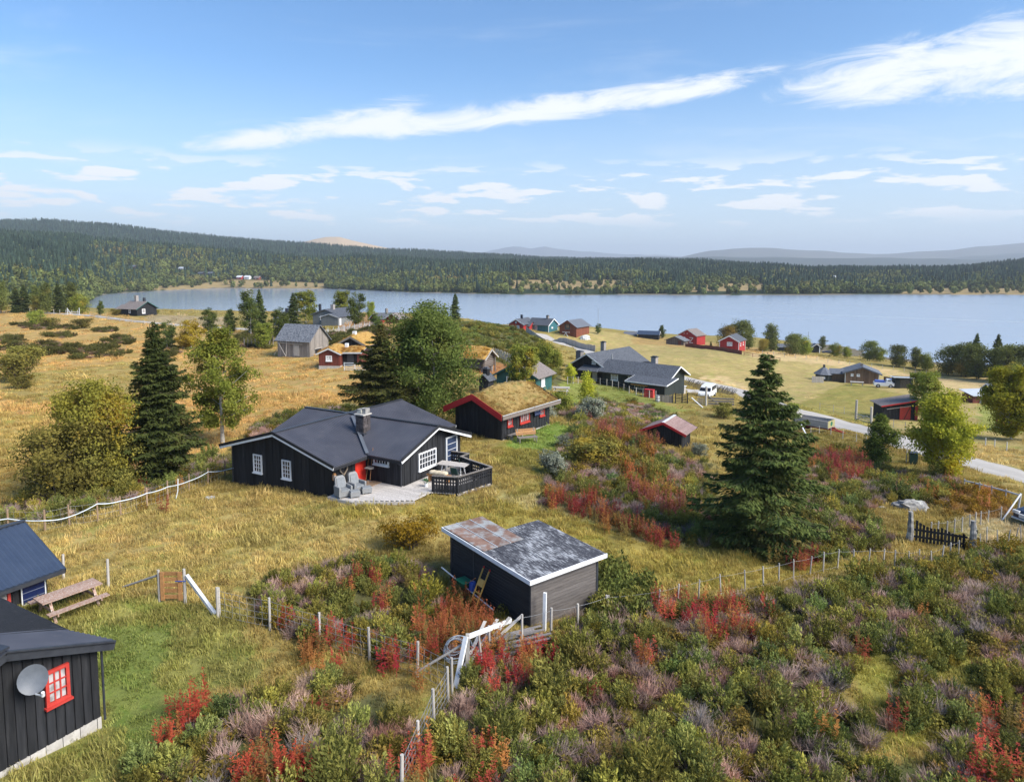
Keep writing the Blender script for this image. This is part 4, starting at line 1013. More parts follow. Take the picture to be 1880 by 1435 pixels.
def slab(nm, x0, x1, y0, y1, dz, th, mat, parent=None): return b.solid(nm, [(x0,y0,rz_(x0)+dz),(x1,y0,rz_(x1)+dz),(x1,y1,rz_(x1)+dz),(x0,y1,rz_(x0)+dz),(x0,y0,rz_(x0)+dz+th),(x1,y0,rz_(x1)+dz+th),(x1,y1,rz_(x1)+dz+th),(x0,y1,rz_(x0)+dz+th)], CF, mat, parent)
fm, g = new_mat('felt_streaked'); P = g.n('ShaderNodeNewGeometry').outputs['Position']
Pr = g.n('ShaderNodeVectorRotate'); Pr.rotation_type = 'Z_AXIS'; g.put(Pr.inputs['Vector'], P); Pr.inputs['Angle'].default_value = rad(52)
st = g.noise(g.vm('MULTIPLY', Pr.outputs[0], (1.3, 9, 1)), 2.2, 7, .72, .3); pt = g.noise(P, .9, 3, .6)
mk = g.smooth(g.m('ADD', g.m('MULTIPLY', st, .75), g.m('MULTIPLY', pt, .35)), .535, .66)
bs = g.n('ShaderNodeBsdfPrincipled'); g.put(bs.inputs['Base Color'], g.mix(mk, g.mix(pt, (.030,.032,.042), (.055,.056,.068)), (.40,.42,.45))); bs.inputs['Roughness'].default_value = .85; g.put(bs.inputs['Normal'], g.bump(st, .5, .03)); finish(g, bs.outputs[0])
ro = slab('roof', -LN2 - .15, o, -o, DP + o, 0, .10, fm)
for y in (.75, 1.75, 2.75): slab('felt_strip', -LN2 - .14, o - .01, y - .5, y + .47, .101, .012, fm, ro)
slab('roof', -LN - o, -LN2 - .152, -o, DP2 + .12, 0, .09, M_FELT)
for k in range(3): slab('rusty_sheet', -LN - o - .02, -2.72, -o + .05 + k*.70, -o + .71 + k*.70, .118, .014, M_RUST)
for k in range(1, 3): slab('sheet_seam', -LN - o - .02, -2.72, -o + .71 + (k-1)*.70 + .003, -o + .75 + (k-1)*.70 - .003, .12, .03, M_GALV)
def fasc(p, q): b.bar('fascia_board', p, q, .04, .17, M_WHITE)
fasc((o + .022, -o, rz_(o) + .03), (o + .022, DP + o, rz_(o) + .03)); fasc((-LN - o, -o - .022, rz_(-LN - o) + .03), (o + .044, -o - .022, rz_(o) + .03)); fasc((-LN - o - .022, -o - .044, rz_(-LN-o) + .03), (-LN - o - .022, DP2 + .12, rz_(-LN-o) + .03))
def shed_thing(name, label, cat, p, rz=-52): 
    w_ = Matrix.Translation(S0) @ Matrix.Rotation(rad(-52), 4, 'Z') @ Vector(p); return Bld(name, label, cat, w_, rz)
c = shed_thing('kick_sled', 'yellow wooden kick sled with red tips propped against the dark shed wall', 'sled', (-2.62, -.55, .0))
for sx in (-.2, .2):
    c.bar('runner', (sx, -.30, .05), (sx, .36, 1.35), .035, .05, M_YELLOWW); c.cube('runner_tip', sx - .02, sx + .02, .36, .42, 1.33, 1.42, M_REDTRIM)
for k, zz in enumerate((.30, .52, .95)): c.bar('slat', (-.2, -.30 + .5*zz - .03, zz), (.2, -.30 + .5*zz - .03, zz), .03, .06, M_YELLOWW)
c.solid('seat', [(-.17,.02,.76),(.17,.02,.76),(.17,.06,.76),(-.17,.06,.76),(-.17,.14,1.0),(.17,.14,1.0),(.17,.18,1.0),(-.17,.18,1.0)], CF, M_YELLOWW)
c = shed_thing('blue_bucket', 'blue plastic bucket by the foot of the kick sled', 'bucket', (-3.25, -.45, .35)); c.bar('bucket_body', (0, 0, 0), (.05, 0, .34), .3, .3, M_BLUE, rnd=True); c.bar('handle', (-.14, 0, .34), (.16, 0, .40), .02, .02, M_PIPE)
c = shed_thing('green_wheelbarrow', 'green barrow tray with a brown handle beside the blue bucket', 'wheelbarrow', (-3.75, -.5, .3)); c.solid('tray', [(-.2,-.15,0),(.2,-.15,0),(.2,.15,0),(-.2,.15,0),(-.34,-.25,.28),(.34,-.25,.28),(.34,.25,.28),(-.34,.25,.28)], CF, M_GREENP); c.bar('handle', (.2, 0, .2), (.95, -.1, .75), .035, .035, M_PINE, rnd=True)
c = shed_thing('white_pole', 'long pale pole leaning along the dark shed wall behind the weeds', 'pole', (0, 0, 0)); c.bar('pole', (-5.3, -.62, .62), (-1.7, -.50, .12), .06, .06, M_LIGHTGREY, rnd=True)

# ================================================================== SOD ROOF CABIN
D0 = gp(922, 808)
b = Bld('turf_roof_cabin', 'black cabin with golden turf roof, wide red gable boards and red windows', 'cabin', D0, -36)
LX, LY = 4.5, 6.35; ze, zr = 1.95, 2.95
b.core(-LX, 0, 0, LY, -.3, ze, zr, 'y', M_BLACK)
gt = lambda a: ze + (zr - ze) * (1 - abs(a - LX/2) / (LX/2)) - .05
b.planks((-LX, 0, 0), X_, NY, LX, -.1, gt, .19, M_BLACK, batten=1); b.planks((0, 0, 0), Y_, X_, LY, .06, ze - .06, .19, M_BLACK, batten=1)
b.boxes('footing', [(-LX + .05, .04, .05, LY - .03, -.5, .05)], M_CONC); b.cube('footing_vent', .045, .06, LY - .75, LY - .45, -.12, .02, M_GLASS)
k = (zr - ze) / (LX / 2); ov, og = .55, .75
b.slope((ov, -og, ze - k*ov), (ov, LY + og, ze - k*ov), (-LX/2, LY + og, zr), (-LX/2, -og, zr), M_GREYW, .10); b.slope((-LX - ov, LY + og, ze - k*ov), (-LX - ov, -og, ze - k*ov), (-LX/2, -og, zr), (-LX/2, LY + og, zr), M_GREYW, .10)
T1 = turf_slope(b, (ov - .04, -og + .1, ze - k*ov + .10), (ov - .04, LY + og - .1, ze - k*ov + .10), (-LX/2, LY + og - .1, zr + .10), (-LX/2, -og + .1, zr + .10), .24, M_TURF, 26, 12, .35, 3)
T2 = turf_slope(b, (-LX - ov + .04, LY + og - .1, ze - k*ov + .10), (-LX - ov + .04, -og + .1, ze - k*ov + .10), (-LX/2, -og + .1, zr + .10), (-LX/2, LY + og - .1, zr + .10), .24, M_TURF, 26, 12, .35, 4)
SODS.append((b, [(ov, -og, ze - k*ov), (ov, LY + og, ze - k*ov), (-LX/2, LY + og, zr), (-LX/2, -og, zr)], .30, .20, (1.15, 1.12, 1.15), 1500)); SODS.append((b, [(-LX - ov, LY + og, ze - k*ov), (-LX - ov, -og, ze - k*ov), (-LX/2, -og, zr), (-LX/2, LY + og, zr)], .30, .20, (1.15, 1.12, 1.15), 400))
b.bar('turf_log', (ov + .05, -og, ze - k*ov + .12), (ov + .05, LY + og, ze - k*ov + .12), .10, .26, M_LOG); b.bar('eave_strip', (ov + .06, -og, ze - k*ov + .30), (ov + .06, LY + og, ze - k*ov + .30), .06, .03, M_LIGHTGREY)
for i in range(3):    # three stacked red boards on the gable
    dz = -.02 + i * .155
    for c0, c1 in (((ov, ze - k*ov), (-LX/2, zr)), ((-LX - ov, ze - k*ov), (-LX/2, zr))):
        b.barge(Vector((c0[0], -og - .03 - .012*(i % 2), c0[1] + dz)), Vector((c1[0], -og - .03 - .012*(i % 2), c1[1] + dz)), .03, .150, M_REDTRIM)
for c0, c1 in (((ov, ze - k*ov), (-LX/2, zr)), ((-LX - ov, ze - k*ov), (-LX/2, zr))): b.barge(Vector((c0[0], LY + og + .03, c0[1] + .1)), Vector((c1[0], LY + og + .03, c1[1] + .1)), .03, .3, M_BLACK)
b.window((.035, 0, 0), Y_, X_, .55, .88, .62, .98, M_REDWIN, 2, 3, fw=.09, bar=.035, glass=M_GLASSC); b.window((.035, 0, 0), Y_, X_, 2.15, .82, 1.28, 1.02, M_REDWIN, 4, 1, fw=.10, bar=.06, glass=M_GLASSC); b.window((.035, 0, 0), Y_, X_, 4.85, .92, .66, .98, M_REDWIN, 2, 3, fw=.09, bar=.035, glass=M_GLASSC)
sp = b.solid('solar_panel', [(.22,3.95,1.15),(.22,4.75,1.15),(.25,4.75,1.15),(.25,3.95,1.15),(.10,4.02,1.85),(.10,4.82,1.85),(.13,4.82,1.85),(.13,4.02,1.85)], CF, M_SOLAR); b.boxes('bracket', [(.03,.12,4.4,4.44,1.3,1.75)], M_PIPE, sp)
def at_frame(P, rz, name, label, cat, p, r2=None, group=None):
    return Bld(name, label, cat, Matrix.Translation(P) @ Matrix.Rotation(rad(rz), 4, 'Z') @ Vector(p), rz if r2 is None else r2, group)
c = at_frame(D0, -36, 'plank_bench', 'low weathered plank bench along the footing of the turf-roofed cabin', 'bench', (.45, .95, 0), None); c.cube('seat', -.17, .17, -.7, 1.0, .32, .38, M_GREYW)
for yy in (-.5, .8): c.cube('leg', -.15, .15, yy - .06, yy + .06, -.1, .32, M_GREYW)
q = gp(968, 812); c = Bld('tilted_bench', 'brown slatted garden bench standing askew on the lawn by the turf-roofed cabin', 'bench', q, 20)
c.cube('seat', -.75, .75, -.25, .22, .38, .43, M_GREYW)
for i in range(3): c.solid('back_slat', [(-.78, .24 + i*.05, .52 + i*.15), (.78, .24 + i*.05, .52 + i*.15), (.78, .27 + i*.05, .52 + i*.15), (-.78, .27 + i*.05, .52 + i*.15), (-.78, .28 + i*.05, .65 + i*.15), (.78, .28 + i*.05, .65 + i*.15), (.78, .31 + i*.05, .65 + i*.15), (-.78, .31 + i*.05, .65 + i*.15)], CF, M_PINE)
for sx in (-.65, .65): c.bar('leg', (sx, -.22, 0), (sx, -.2, .38), .07, .07, M_GREYW); c.bar('leg', (sx, .20, 0), (sx, .40, 1.0), .07, .07, M_GREYW)

# ================================================================== SMALL RED-TRIMMED SHED
E0 = gp(1251, 826)
b = Bld('red_trim_shed', 'small black shed with faded shingle roof and red gable edge among the shrubs', 'shed', E0, -30)
LX, LY, ze, zr = 2.75, 2.3, 1.45, 2.05
b.core(-LX, 0, 0, LY, -.5, ze, zr, 'y', M_BLACK); gt = lambda a: ze + (zr - ze) * (1 - abs(a - LX/2) / (LX/2)) - .05
b.planks((-LX, 0, 0), X_, NY, LX, -.4, gt, .17, M_BLACK, batten=1); b.planks((0, 0, 0), Y_, X_, LY, -.4, ze - .05, .17, M_BLACK, batten=1)
k = (zr - ze) / (LX / 2); ov, og = .48, .45
for sg in (1, -1):
    e = (ov if sg > 0 else -LX - ov); n_ = 6
    for j in range(n_):        # courses of boards, each lapping the one below
        f0, f1 = j / n_, (j + 1) / n_ + .04
        xa, za = e + (-LX/2 - e) * f0, ze - k*ov + (zr - ze + k*ov) * f0; xb, zb = e + (-LX/2 - e) * min(f1, 1), ze - k*ov + (zr - ze + k*ov) * min(f1, 1)
        b.slope((xa, -og, za + .04), (xa, LY + og, za + .04), (xb, LY + og, zb + .02), (xb, -og, zb + .02), M_SHINGR, .04, name='shingle_course')
b.bar('ridge_cap', (-LX/2, -og - .02, zr + .085), (-LX/2, LY + og, zr + .085), .22, .04, M_LIGHTGREY)
for c0 in (ov, -LX - ov):
    b.barge(Vector((c0, -og - .02, ze - k*ov + .01)), Vector((-LX/2, -og - .02, zr + .01)), .035, .19, M_REDTRIM); b.barge(Vector((c0, LY + og + .02, ze - k*ov + .01)), Vector((-LX/2, LY + og + .02, zr + .01)), .035, .15, M_METAL)
# ================================================================== FARTHER HOUSES
def house(name, label, cat, P, rz, LX, LY, ze, zr, axis, wall, roof, trim=None, ov=.4, og=.4, planks=None, wins=(), doors=(), chims=(), sod=None, corner=None, base=None, group=None, th=.10, fascia=None, cap=None, bh=.16, sunk=.8):
    """near right corner at P; front wall runs left (-x), the house runs back (+y)"""
    b = Bld(name, label, cat, P, rz, group)
    b.core(-LX, 0, 0, LY, -sunk, ze, zr, axis, wall)
    gf = (lambda a: ze + (zr - ze) * (1 - abs(a - LX/2) / (LX/2)) - .05) if axis == 'y' else ze - .05
    gs = (lambda a: ze + (zr - ze) * (1 - abs(a - LY/2) / (LY/2)) - .05) if axis == 'x' else ze - .05
    if planks: b.planks((-LX, 0, 0), X_, NY, LX, -.5, gf, planks, wall); b.planks((0, 0, 0), Y_, X_, LY, -.5, gs, planks, wall)
    b.gable_roof(-LX, 0, 0, LY, ze, zr, axis, roof, ov, og, th, None, trim, bh, fascia, cap)
    if base: b.boxes('footing', [(-LX - .03, .03, -.03, LY + .03, -.8, base)], M_CONC)
    if corner:
        for (x, y) in ((-LX, 0), (0, 0), (0, LY)): b.cube('corner_board', x - .07, x + .07, y - .07, y + .07, -.4, ze - .02, corner)
    for (side, a, z, w, h, m_, gl, c_, r_) in wins:
        p0, t, n = ((-LX, -.03, 0), X_, NY) if side == 'f' else ((.03, 0, 0), Y_, X_)
        b.window(p0, t, n, a, z, w, h, m_, c_, r_, fw=.11, bar=.05, glass=gl, sep=False)
    for (side, a, w, h, m_) in doors:
        if side == 'f': b.boxes('door', [(-LX + a, -LX + a + w, -.09, -.03, .0, h)], m_)
        else: b.boxes('door', [(.03, .09, a, a + w, .0, h)], m_)
    for (x, y, z0, z1, w, m_, cp) in chims: b.chimney(x, y, z0, z1, w, w, m_, cp)
    if sod:
        k = (zr - ze) / ((LX if axis == 'y' else LY) / 2); zl = ze - k*ov + th
        if axis == 'y':
            S = [[(ov, -og, zl), (ov, LY+og, zl), (-LX/2, LY+og, zr+th), (-LX/2, -og, zr+th)], [(-LX-ov, LY+og, zl), (-LX-ov, -og, zl), (-LX/2, -og, zr+th), (-LX/2, LY+og, zr+th)]]
        else:
            S = [[(-LX-og, -ov, zl), (og, -ov, zl), (og, LY/2, zr+th), (-LX-og, LY/2, zr+th)], [(og, LY+ov, zl), (-LX-og, LY+ov, zl), (-LX-og, LY/2, zr+th), (og, LY/2, zr+th)]]
        for i, q in enumerate(S): turf_slope(b, *q, .2, sod[0], 14, 8, .12, 7 + i); SODS.append((b, q, .16, .20, sod[1], sod[2]))
    return b
WF = lambda a, z, w, h, g=M_GLASS, c=2, r=2, m=M_WHITE: ('f', a, z, w, h, m, g, c, r)
WS = lambda a, z, w, h, g=M_GLASS, c=2, r=2, m=M_WHITE: ('s', a, z, w, h, m, g, c, r)
# weathered barn in the left meadow
b = house('old_barn', 'weathered grey hay barn with mossy slate roof in the golden meadow', 'barn', gp(569, 656), -24, 6.3, 4.4, 2.6, 4.75, 'x', M_GREYW, M_SLATE, None, .35, .35, .24, doors=())
b.bar('brace_pole', (-5.9, -.25, 2.0), (-4.4, -.35, .0), .10, .10, M_GREYP, rnd=True); b.bar('brace_pole', (-4.3, -.2, 2.5), (-4.4, -.3, 0), .12, .12, M_GREYP, rnd=True); b.bar('rail_pole', (-6.3, -.2, 2.05), (-1.2, -.25, 1.95), .10, .10, M_GREYP, rnd=True); b.bar('prop_pole', (-6.35, .2, 1.2), (-6.9, -.2, 0), .08, .08, M_GREYP, rnd=True)
b.boxes('door', [(-3.1, -2.0, -.08, -.03, .1, 1.8)], M_GREYP); b.boxes('hatch', [(.03, .08, 1.2, 2.6, .5, 1.1)], M_BLACK); b.bar('hatch_lintel', (.08, 1.0, 1.2), (.08, 2.9, 1.25), .1, .1, M_GREYP)
# red-brown turf cabin with dark porch
Pq = gp(624, 676)
b = house('red_turf_cabin', 'small brown-red cabin with orange turf roof and a shuttered white window', 'cabin', Pq, -6, 2.9, 4.4, 2.0, 2.65, 'y', M_REDDK, M_GREYW, M_LIGHTGREY, .3, .3, .2, wins=[WF(1.0, .95, .85, .75, M_GLASSW, 1, 2)], sod=(M_TURFO, (1.15, .85, .6), 160), base=.32, chims=[(.25, 2.2, 2.2, 3.15, .42, M_WHITE, None)])
b.boxes('porch_wall', [(.03, 2.1, 1.0, 4.2, -.5, 1.95)], M_BLACK); b.boxes('porch_side', [(2.1, 2.6, .9, 4.2, -.5, 2.0)], M_REDDK); b.boxes('porch_door', [(.7, 1.6, .93, .99, .2, 1.85)], M_METAL)
b.slope((-.2, .5, 1.98), (2.9, .5, 2.02), (2.9, 2.6, 2.45), (-.2, 2.6, 2.45), M_GREYW, .1); turf_slope(b, (-.15, .6, 2.1), (2.85, .6, 2.14), (2.85, 2.7, 2.55), (-.15, 2.7, 2.55), .16, M_TURFO, 10, 6, .1, 9); SODS.append((b, [(-.15, .6, 2.1), (2.85, .6, 2.14), (2.85, 2.7, 2.55), (-.15, 2.7, 2.55)], .16, .3, (1.15, .85, .6), 80))
b.bar('bargeboard', (-.2, .48, 2.0), (2.9, .48, 2.04), .04, .16, M_LIGHTGREY)
# black turf cabin just behind it
house('black_turf_cabin', 'black cabin with grey bargeboards, turf roof and white chimney behind the red one', 'cabin', gp(671, 653) + Vector((0, 0, -.3)), -12, 4.4, 6.0, 1.9, 3.05, 'y', M_BLACK, M_GREYW, M_GREYW, .45, .4, .2, wins=[WF(3.0, .7, .6, .8, M_GLASSW, 1, 1)], sod=(M_TURFO, (1.1, .9, .55), 160), chims=[(-2.2, 1.2, 2.9, 3.75, .5, M_WHITE, None)], bh=.26)
# grey house by the birches
Pq = gp(621, 598)
b = house('grey_house', 'grey board house with dark roof and chimney by the birches above the barn', 'house', Pq, -20, 4.8, 6, 2.05, 2.75, 'y', M_GREYB, M_SLATED, M_LIGHTGREY, .3, .3, .3, doors=[('s', .4, .8, 1.8, M_LIGHTGREY)])
b.core(-8.6, -1.4, 2.0, 11, -.8, 2.5, 3.7, 'y', M_GREYB); b.gable_roof(-8.6, -1.4, 2.0, 11, 2.5, 3.7, 'y', M_SLATED, .4, .4, .1, None, M_SLATEP, .16); b.window((-8.6, 1.97, 0), X_, NY, 2.2, 1.1, .8, 1.0, M_WHITE, 2, 2, fw=.11, bar=.05, sep=False)
b.chimney(-4.6, 4.6, 3.4, 4.75, .8, .8, M_CHIMST); b.chimney(-7.6, 3.6, 3.0, 4.9, .5, .5, M_METAL)
house('blue_chimney_shed', 'dark low shed with a blue-black chimney behind the spruce by the grey house', 'shed', pix(527, 596, 166), -20, 4, 4, 2.0, 2.9, 'y', M_GREYB, M_SLATED, None, .3, .3, chims=[(-.8, 1, 2.3, 3.9, .5, M_CARDARK, None)])
house('little_red_house', 'little red house with dark roof and grey chimney beyond the picket fence', 'house', gp(694, 593) + Vector((0, 0, -1.0)), -50, 3.6, 5.5, 2.0, 3.2, 'y', M_RED, M_SLATED, M_WHITE, .35, .3, chims=[(-1.8, 3.4, 2.9, 4.3, .5, M_CHIMST, None)])
house('brown_gable_hut', 'dark brown hut with pale gable edges half hidden behind the tall birch', 'hut', gp(732, 592) + Vector((0, 0, -1.0)), -20, 3.2, 4, 1.9, 2.9, 'y', M_REDDK, M_BROWNR, M_LIGHTGREY, .35, .3)
# log storehouse
Pq = gp(887, 684)
b = Bld('log_storehouse', 'old notched-log storehouse with turf roof raised on stone feet', 'storehouse', Pq + Vector((0, 0, .1)), -25)
LX, LY, ze, zr = 4.6, 2.9, 1.85, 2.75
b.core(-LX, 0, 0, LY, .42, ze, zr, 'x', M_LOG)
for i in range(6):
    z = .52 + i * .24
    b.bar('wall_log', (-LX - .2, -.02, z), (.25, -.02, z), .22, .22, M_LOG, rnd=True); b.bar('wall_log', (.02, -.25, z + .10), (.02, LY + .25, z + .10), .22, .22, M_LOG, rnd=True)
for i in range(3): b.bar('wall_log', (.02, .45 + i*.45, ze + .1 + i*.22), (.02, LY - .45 - i*.45, ze + .1 + i*.22), .2, .2, M_LOG, rnd=True)
for x, y in ((-.2, .25), (-.2, LY - .2), (-LX + .3, .25), (-LX + .3, LY - .2)): b.bar('foot_post', (x, y, -.5), (x, y, .42), .34, .34, M_CHIMST)
b.bar('gable_post', (.32, LY - .1, -.3), (.32, LY - .1, 1.7), .14, .14, M_LOG)
b.gable_roof(-LX, 0, 0, LY, ze, zr, 'x', M_GREYW, .45, .55, .08, None, M_GREYP, .2)
k = (zr - ze) / (LY/2); zl = ze - k*.45 + .08
for i, q in enumerate(([(-LX-.55, -.45, zl), (.5, -.45, zl), (.5, LY/2, zr+.08), (-LX-.55, LY/2, zr+.08)], [(.5, LY+.45, zl), (-LX-.55, LY+.45, zl), (-LX-.55, LY/2, zr+.08), (.5, LY/2, zr+.08)])): turf_slope(b, *q, .2, M_TURFO, 14, 8, .1, 17 + i); SODS.append((b, q, .2, .32, (1.25, 1.05, .55), 170))
# teal and black cabin behind the turf roof
Pq = Vector(pix(984, 712, 76)); Pq.z = 16.0
house('teal_gable_cabin', 'black cabin with teal gable and broad black chimney behind the golden turf roof', 'cabin', Pq, -28, 5.0, 4.2, 1.85, 3.2, 'y', M_TEALD, M_BROWNR, M_TEALD, .45, .35, None, wins=[WF(1.3, .9, 1.5, .75, M_GLASS, 3, 1), WS(1.2, .55, .9, 1.15, M_GLASSW, 3, 4)], chims=[(-1.55, 1.0, 2.3, 3.75, .75, M_BLACK, M_CONC)])
Pq = Vector(pix(896, 716, 72)); Pq.z = on(Pq.x, Pq.y).z
b = Bld('chimney_hut', 'small black hut with stepped dark roof at the left end of the turf roof', 'hut', Pq, -28); b.core(-1.1, 0, 0, 1.2, -.8, 1.7, 2.2, 'y', M_BLACK); b.gable_roof(-1.1, 0, 0, 1.2, 1.7, 2.2, 'y', M_SLATED, .22, .2, .08); b.chimney(-.55, .6, 2.0, 2.75, .55, .55, M_BLACK, M_SLATED)
# black lodge with wings
K = gp(1226, 723); 
b = Bld('black_lodge', 'large black lodge with several wings, slate-grey roofs and white gable boards', 'lodge', K, -40)
LX = 11.2; LY = 5.2; ze, zr = 2.45, 3.75
b.core(-LX, 0, 0, LY, -.8, ze, zr, 'x', M_BLACKG)
b.gable_roof(-LX, 0, 0, LY, ze, zr, 'x', M_SLATED, .55, .7, .10, None, M_WHITE, .18, M_METAL)
b.planks((0, 0, 0), Y_, X_, LY, -.3, lambda a: ze + (zr-ze)*(1-abs(a-LY/2)/(LY/2)) - .05, .25, M_BLACKG); b.planks((-LX, 0, 0), X_, NY, LX, -.3, ze - .05, .25, M_BLACKG)
for a in (1.6, 4.6): b.window((-LX, -.03, 0), X_, NY, a, 1.05, 1.25, 1.05, M_WHITE, 4, 2, fw=.11, bar=.05, sep=False, glass=M_GLASSC)
# mono-pitch annex in front
b.boxes('annex_wall', [(-4.8, 1.0, -2.9, -.03, -.8, 1.75)], M_BLACKG); b.planks((-4.8, -2.9, 0), X_, NY, 5.8, -.3, 1.7, .25, M_BLACKG, name='annex_plank')
b.slope((-5.2, -3.3, 1.72), (1.5, -3.3, 1.72), (1.5, .2, 2.35), (-5.2, .2, 2.35), M_SLATED, .10, name='annex_roof')
b.bar('bargeboard', (-5.25, -3.34, 1.74), (1.55, -3.34, 1.74), .05, .16, M_WHITE); b.bar('bargeboard', (1.54, -3.34, 1.74), (1.54, .2, 2.37), .05, .16, M_WHITE); b.bar('bargeboard', (-5.24, -3.34, 1.74), (-5.24, .2, 2.37), .05, .16, M_WHITE)
b.window((-4.8, -2.93, 0), X_, NY, 1.0, .85, 1.6, .55, M_PIPE, 3, 1, fw=.08, bar=.05, sep=False); b.boxes('awning', [(-4.3, -1.6, -3.25, -2.95, 1.36, 1.44)], M_ORANGE)
# tall cross block behind
b.core(-17.8, -11.25, 1.2, 13, -.8, 2.7, 4.6, 'y', M_BLACK); b.gable_roof(-17.8, -11.25, 1.2, 13, 2.7, 4.6, 'y', M_SLATED, .75, .75, .10, None, M_WHITE, .18, M_METAL)
b.planks((-17.8, 1.2, 0), X_, NY, 6.55, -.3, lambda a: 2.7 + 1.9*(1-abs(a-3.27)/3.27) - .05, .25, M_BLACK)
b.window((-17.8, 1.17, 0), X_, NY, 3.9, 3.0, .75, .55, M_WHITE, 1, 1, fw=.1, sep=False, glass=M_GLASSW)
b.slope((-15.4, -.9, 2.1), (-11.6, -.9, 2.1), (-11.6, 1.2, 2.7), (-15.4, 1.2, 2.7), M_SLATED, .1, name='porch_roof')
for x in (-15.1, -13.2): b.cube('porch_post', x - .07, x + .07, -.8, -.66, -.5, 2.15, M_BLACK)
b.boxes('door', [(-13.8, -12.9, 1.08, 1.16, 0, 2.0)], M_LIGHTGREY)
b.core(-11.3, -9, 5.0, 12.5, -.8, 2.4, 2.6, 'y', M_BLACK)
b.chimney(-18.2, 4.0, 2.0, 4.4, .95, .95, M_CHIMST, M_SLATED); b.chimney(-4.6, 4.4, 2.7, 4.55, .8, .8, M_CHIMST, M_METAL); b.chimney(-18.4, 11.5, 3.0, 5.3, .7, .7, M_CHIMST, M_METAL)
b.bar('flue_pipe', (-11.6, 3.4, 3.2), (-11.6, 3.4, 4.6), .22, .22, M_PIPE, rnd=True)
LODGE = b
# slate hut with octagonal grill room
Pq = gp(1613, 706)
b = house('slate_roof_hut', 'brown vertical-board hut with slate roof in the mown field', 'hut', Pq, -22, 6.2, 5.5, 2.3, 3.5, 'y', M_HUTB, M_SLATEP, M_SLATEP, .55, .5, .22, wins=[WF(1.0, 1.5, .5, .5, M_GLASSW, 1, 1), WF(2.1, 1.5, .6, .5, M_GLASSW, 1, 1)], corner=None, bh=.26, chims=[(-3.1, 1.6, 3.3, 4.0, .5, M_CHIMST, None)])
b.cube('corner_board', -.1, .06, -.08, .08, -.4, 2.2, M_LIGHTGREY); b.cube('corner_board', -6.3, -6.14, -.08, .08, -.4, 2.2, M_LIGHTGREY)
b.boxes('link_wall', [(-9.0, -6.2, 1.2, 3.2, -.6, 1.65)], M_HUTB); b.slope((-9.2, .8, 1.6), (-6.2, .8, 1.6), (-6.2, 2.6, 2.5), (-9.2, 2.6, 2.5), M_SLATEP, .1, name='link_roof')
ox, oy = -10.2, 2.0
V = [(ox + 1.75*math.cos(a), oy + 1.75*math.sin(a), z) for z in (-.6, 1.45) for a in [math.pi/8 + i*math.pi/4 for i in range(8)]]
b.solid('grill_room', V, [(i, (i+1) % 8, 8 + (i+1) % 8, 8 + i) for i in range(8)], M_BLACKG)
V = [(ox + r*math.cos(a), oy + r*math.sin(a), z) for r, z in ((2.15, 1.38), (.35, 2.75)) for a in [math.pi/8 + i*math.pi/4 for i in range(8)]]
b.solid('grill_roof', V, [(i, (i+1) % 8, 8 + (i+1) % 8, 8 + i) for i in range(8)] + [tuple(range(8, 16))], M_SLATEP); b.bar('grill_chimney', (ox, oy, 2.6), (ox, oy, 3.35), .5, .5, M_METAL, rnd=True); b.window((ox - .3, oy - 1.66, 0), X_, NY, 0, .6, .5, .4, M_WHITE, 1, 1, fw=.08, sep=False, glass=M_GLASSW)
Pq = gp(1676, 713); b = Bld('tin_roof_shed', 'dark green open shed with a white tin roof right of the slate hut', 'shed', Pq, -15); b.boxes('wall', [(-3.0, 0, 0, 2.6, -.6, 1.9)], M_BLACKG); b.boxes('opening', [(-2.2, -.6, -.02, .05, -.2, 1.6)], M_GLASS); b.slope((-3.4, 2.9, 1.75), (-3.4, -.4, 1.95), (.4, -.4, 1.95), (.4, 2.9, 1.75), M_GALV, .08); b.planks((-3.0, 0, 0), X_, NY, .75, -.4, 1.85, .19, M_BLACKG); b.planks((-.55, 0, 0), X_, NY, .55, -.4, 1.85, .19, M_BLACKG)
# cart shed with red doors
Pq = gp(1684, 771); b = Bld('cart_shed', 'black shed with sloping red roof edge and a red sliding door beside the road', 'shed', Pq, -8)
b.solid('wall', [(-4.2,0,-.6),(0,0,-.6),(0,3.4,-.6),(-4.2,3.4,-.6),(-4.2,0,1.75),(0,0,2.55),(0,3.4,2.55),(-4.2,3.4,1.75)], CF, M_BLACK)
b.planks((-4.2, 0, 0), X_, NY, 4.2, -.4, lambda a: 1.68 + .8*a/4.2, .2, M_BLACK); b.slope((-4.6, -.4, 1.72), (-4.6, 3.7, 1.72), (.4, 3.7, 2.68), (.4, -.4, 2.68), M_BROWNR, .08); b.bar('red_edge', (-4.6, -.43, 1.74), (.4, -.43, 2.70), .05, .15, M_REDTRIM)
d = b.boxes('sliding_door', [(-2.2, -.9, -.12, -.05, -.2, 1.75)], M_REDWIN); b.bar('door_brace', (-1.75, -.14, -.1), (-1.0, -.14, 1.7), .03, .1, M_REDDK, d); b.bar('door_rail', (-3.8, -.1, 1.35), (-.9, -.1, 1.85), .06, .08, M_GREYP); b.boxes('side_door', [(-.35, .0, -.10, -.05, -.2, 1.9)], M_REDWIN)
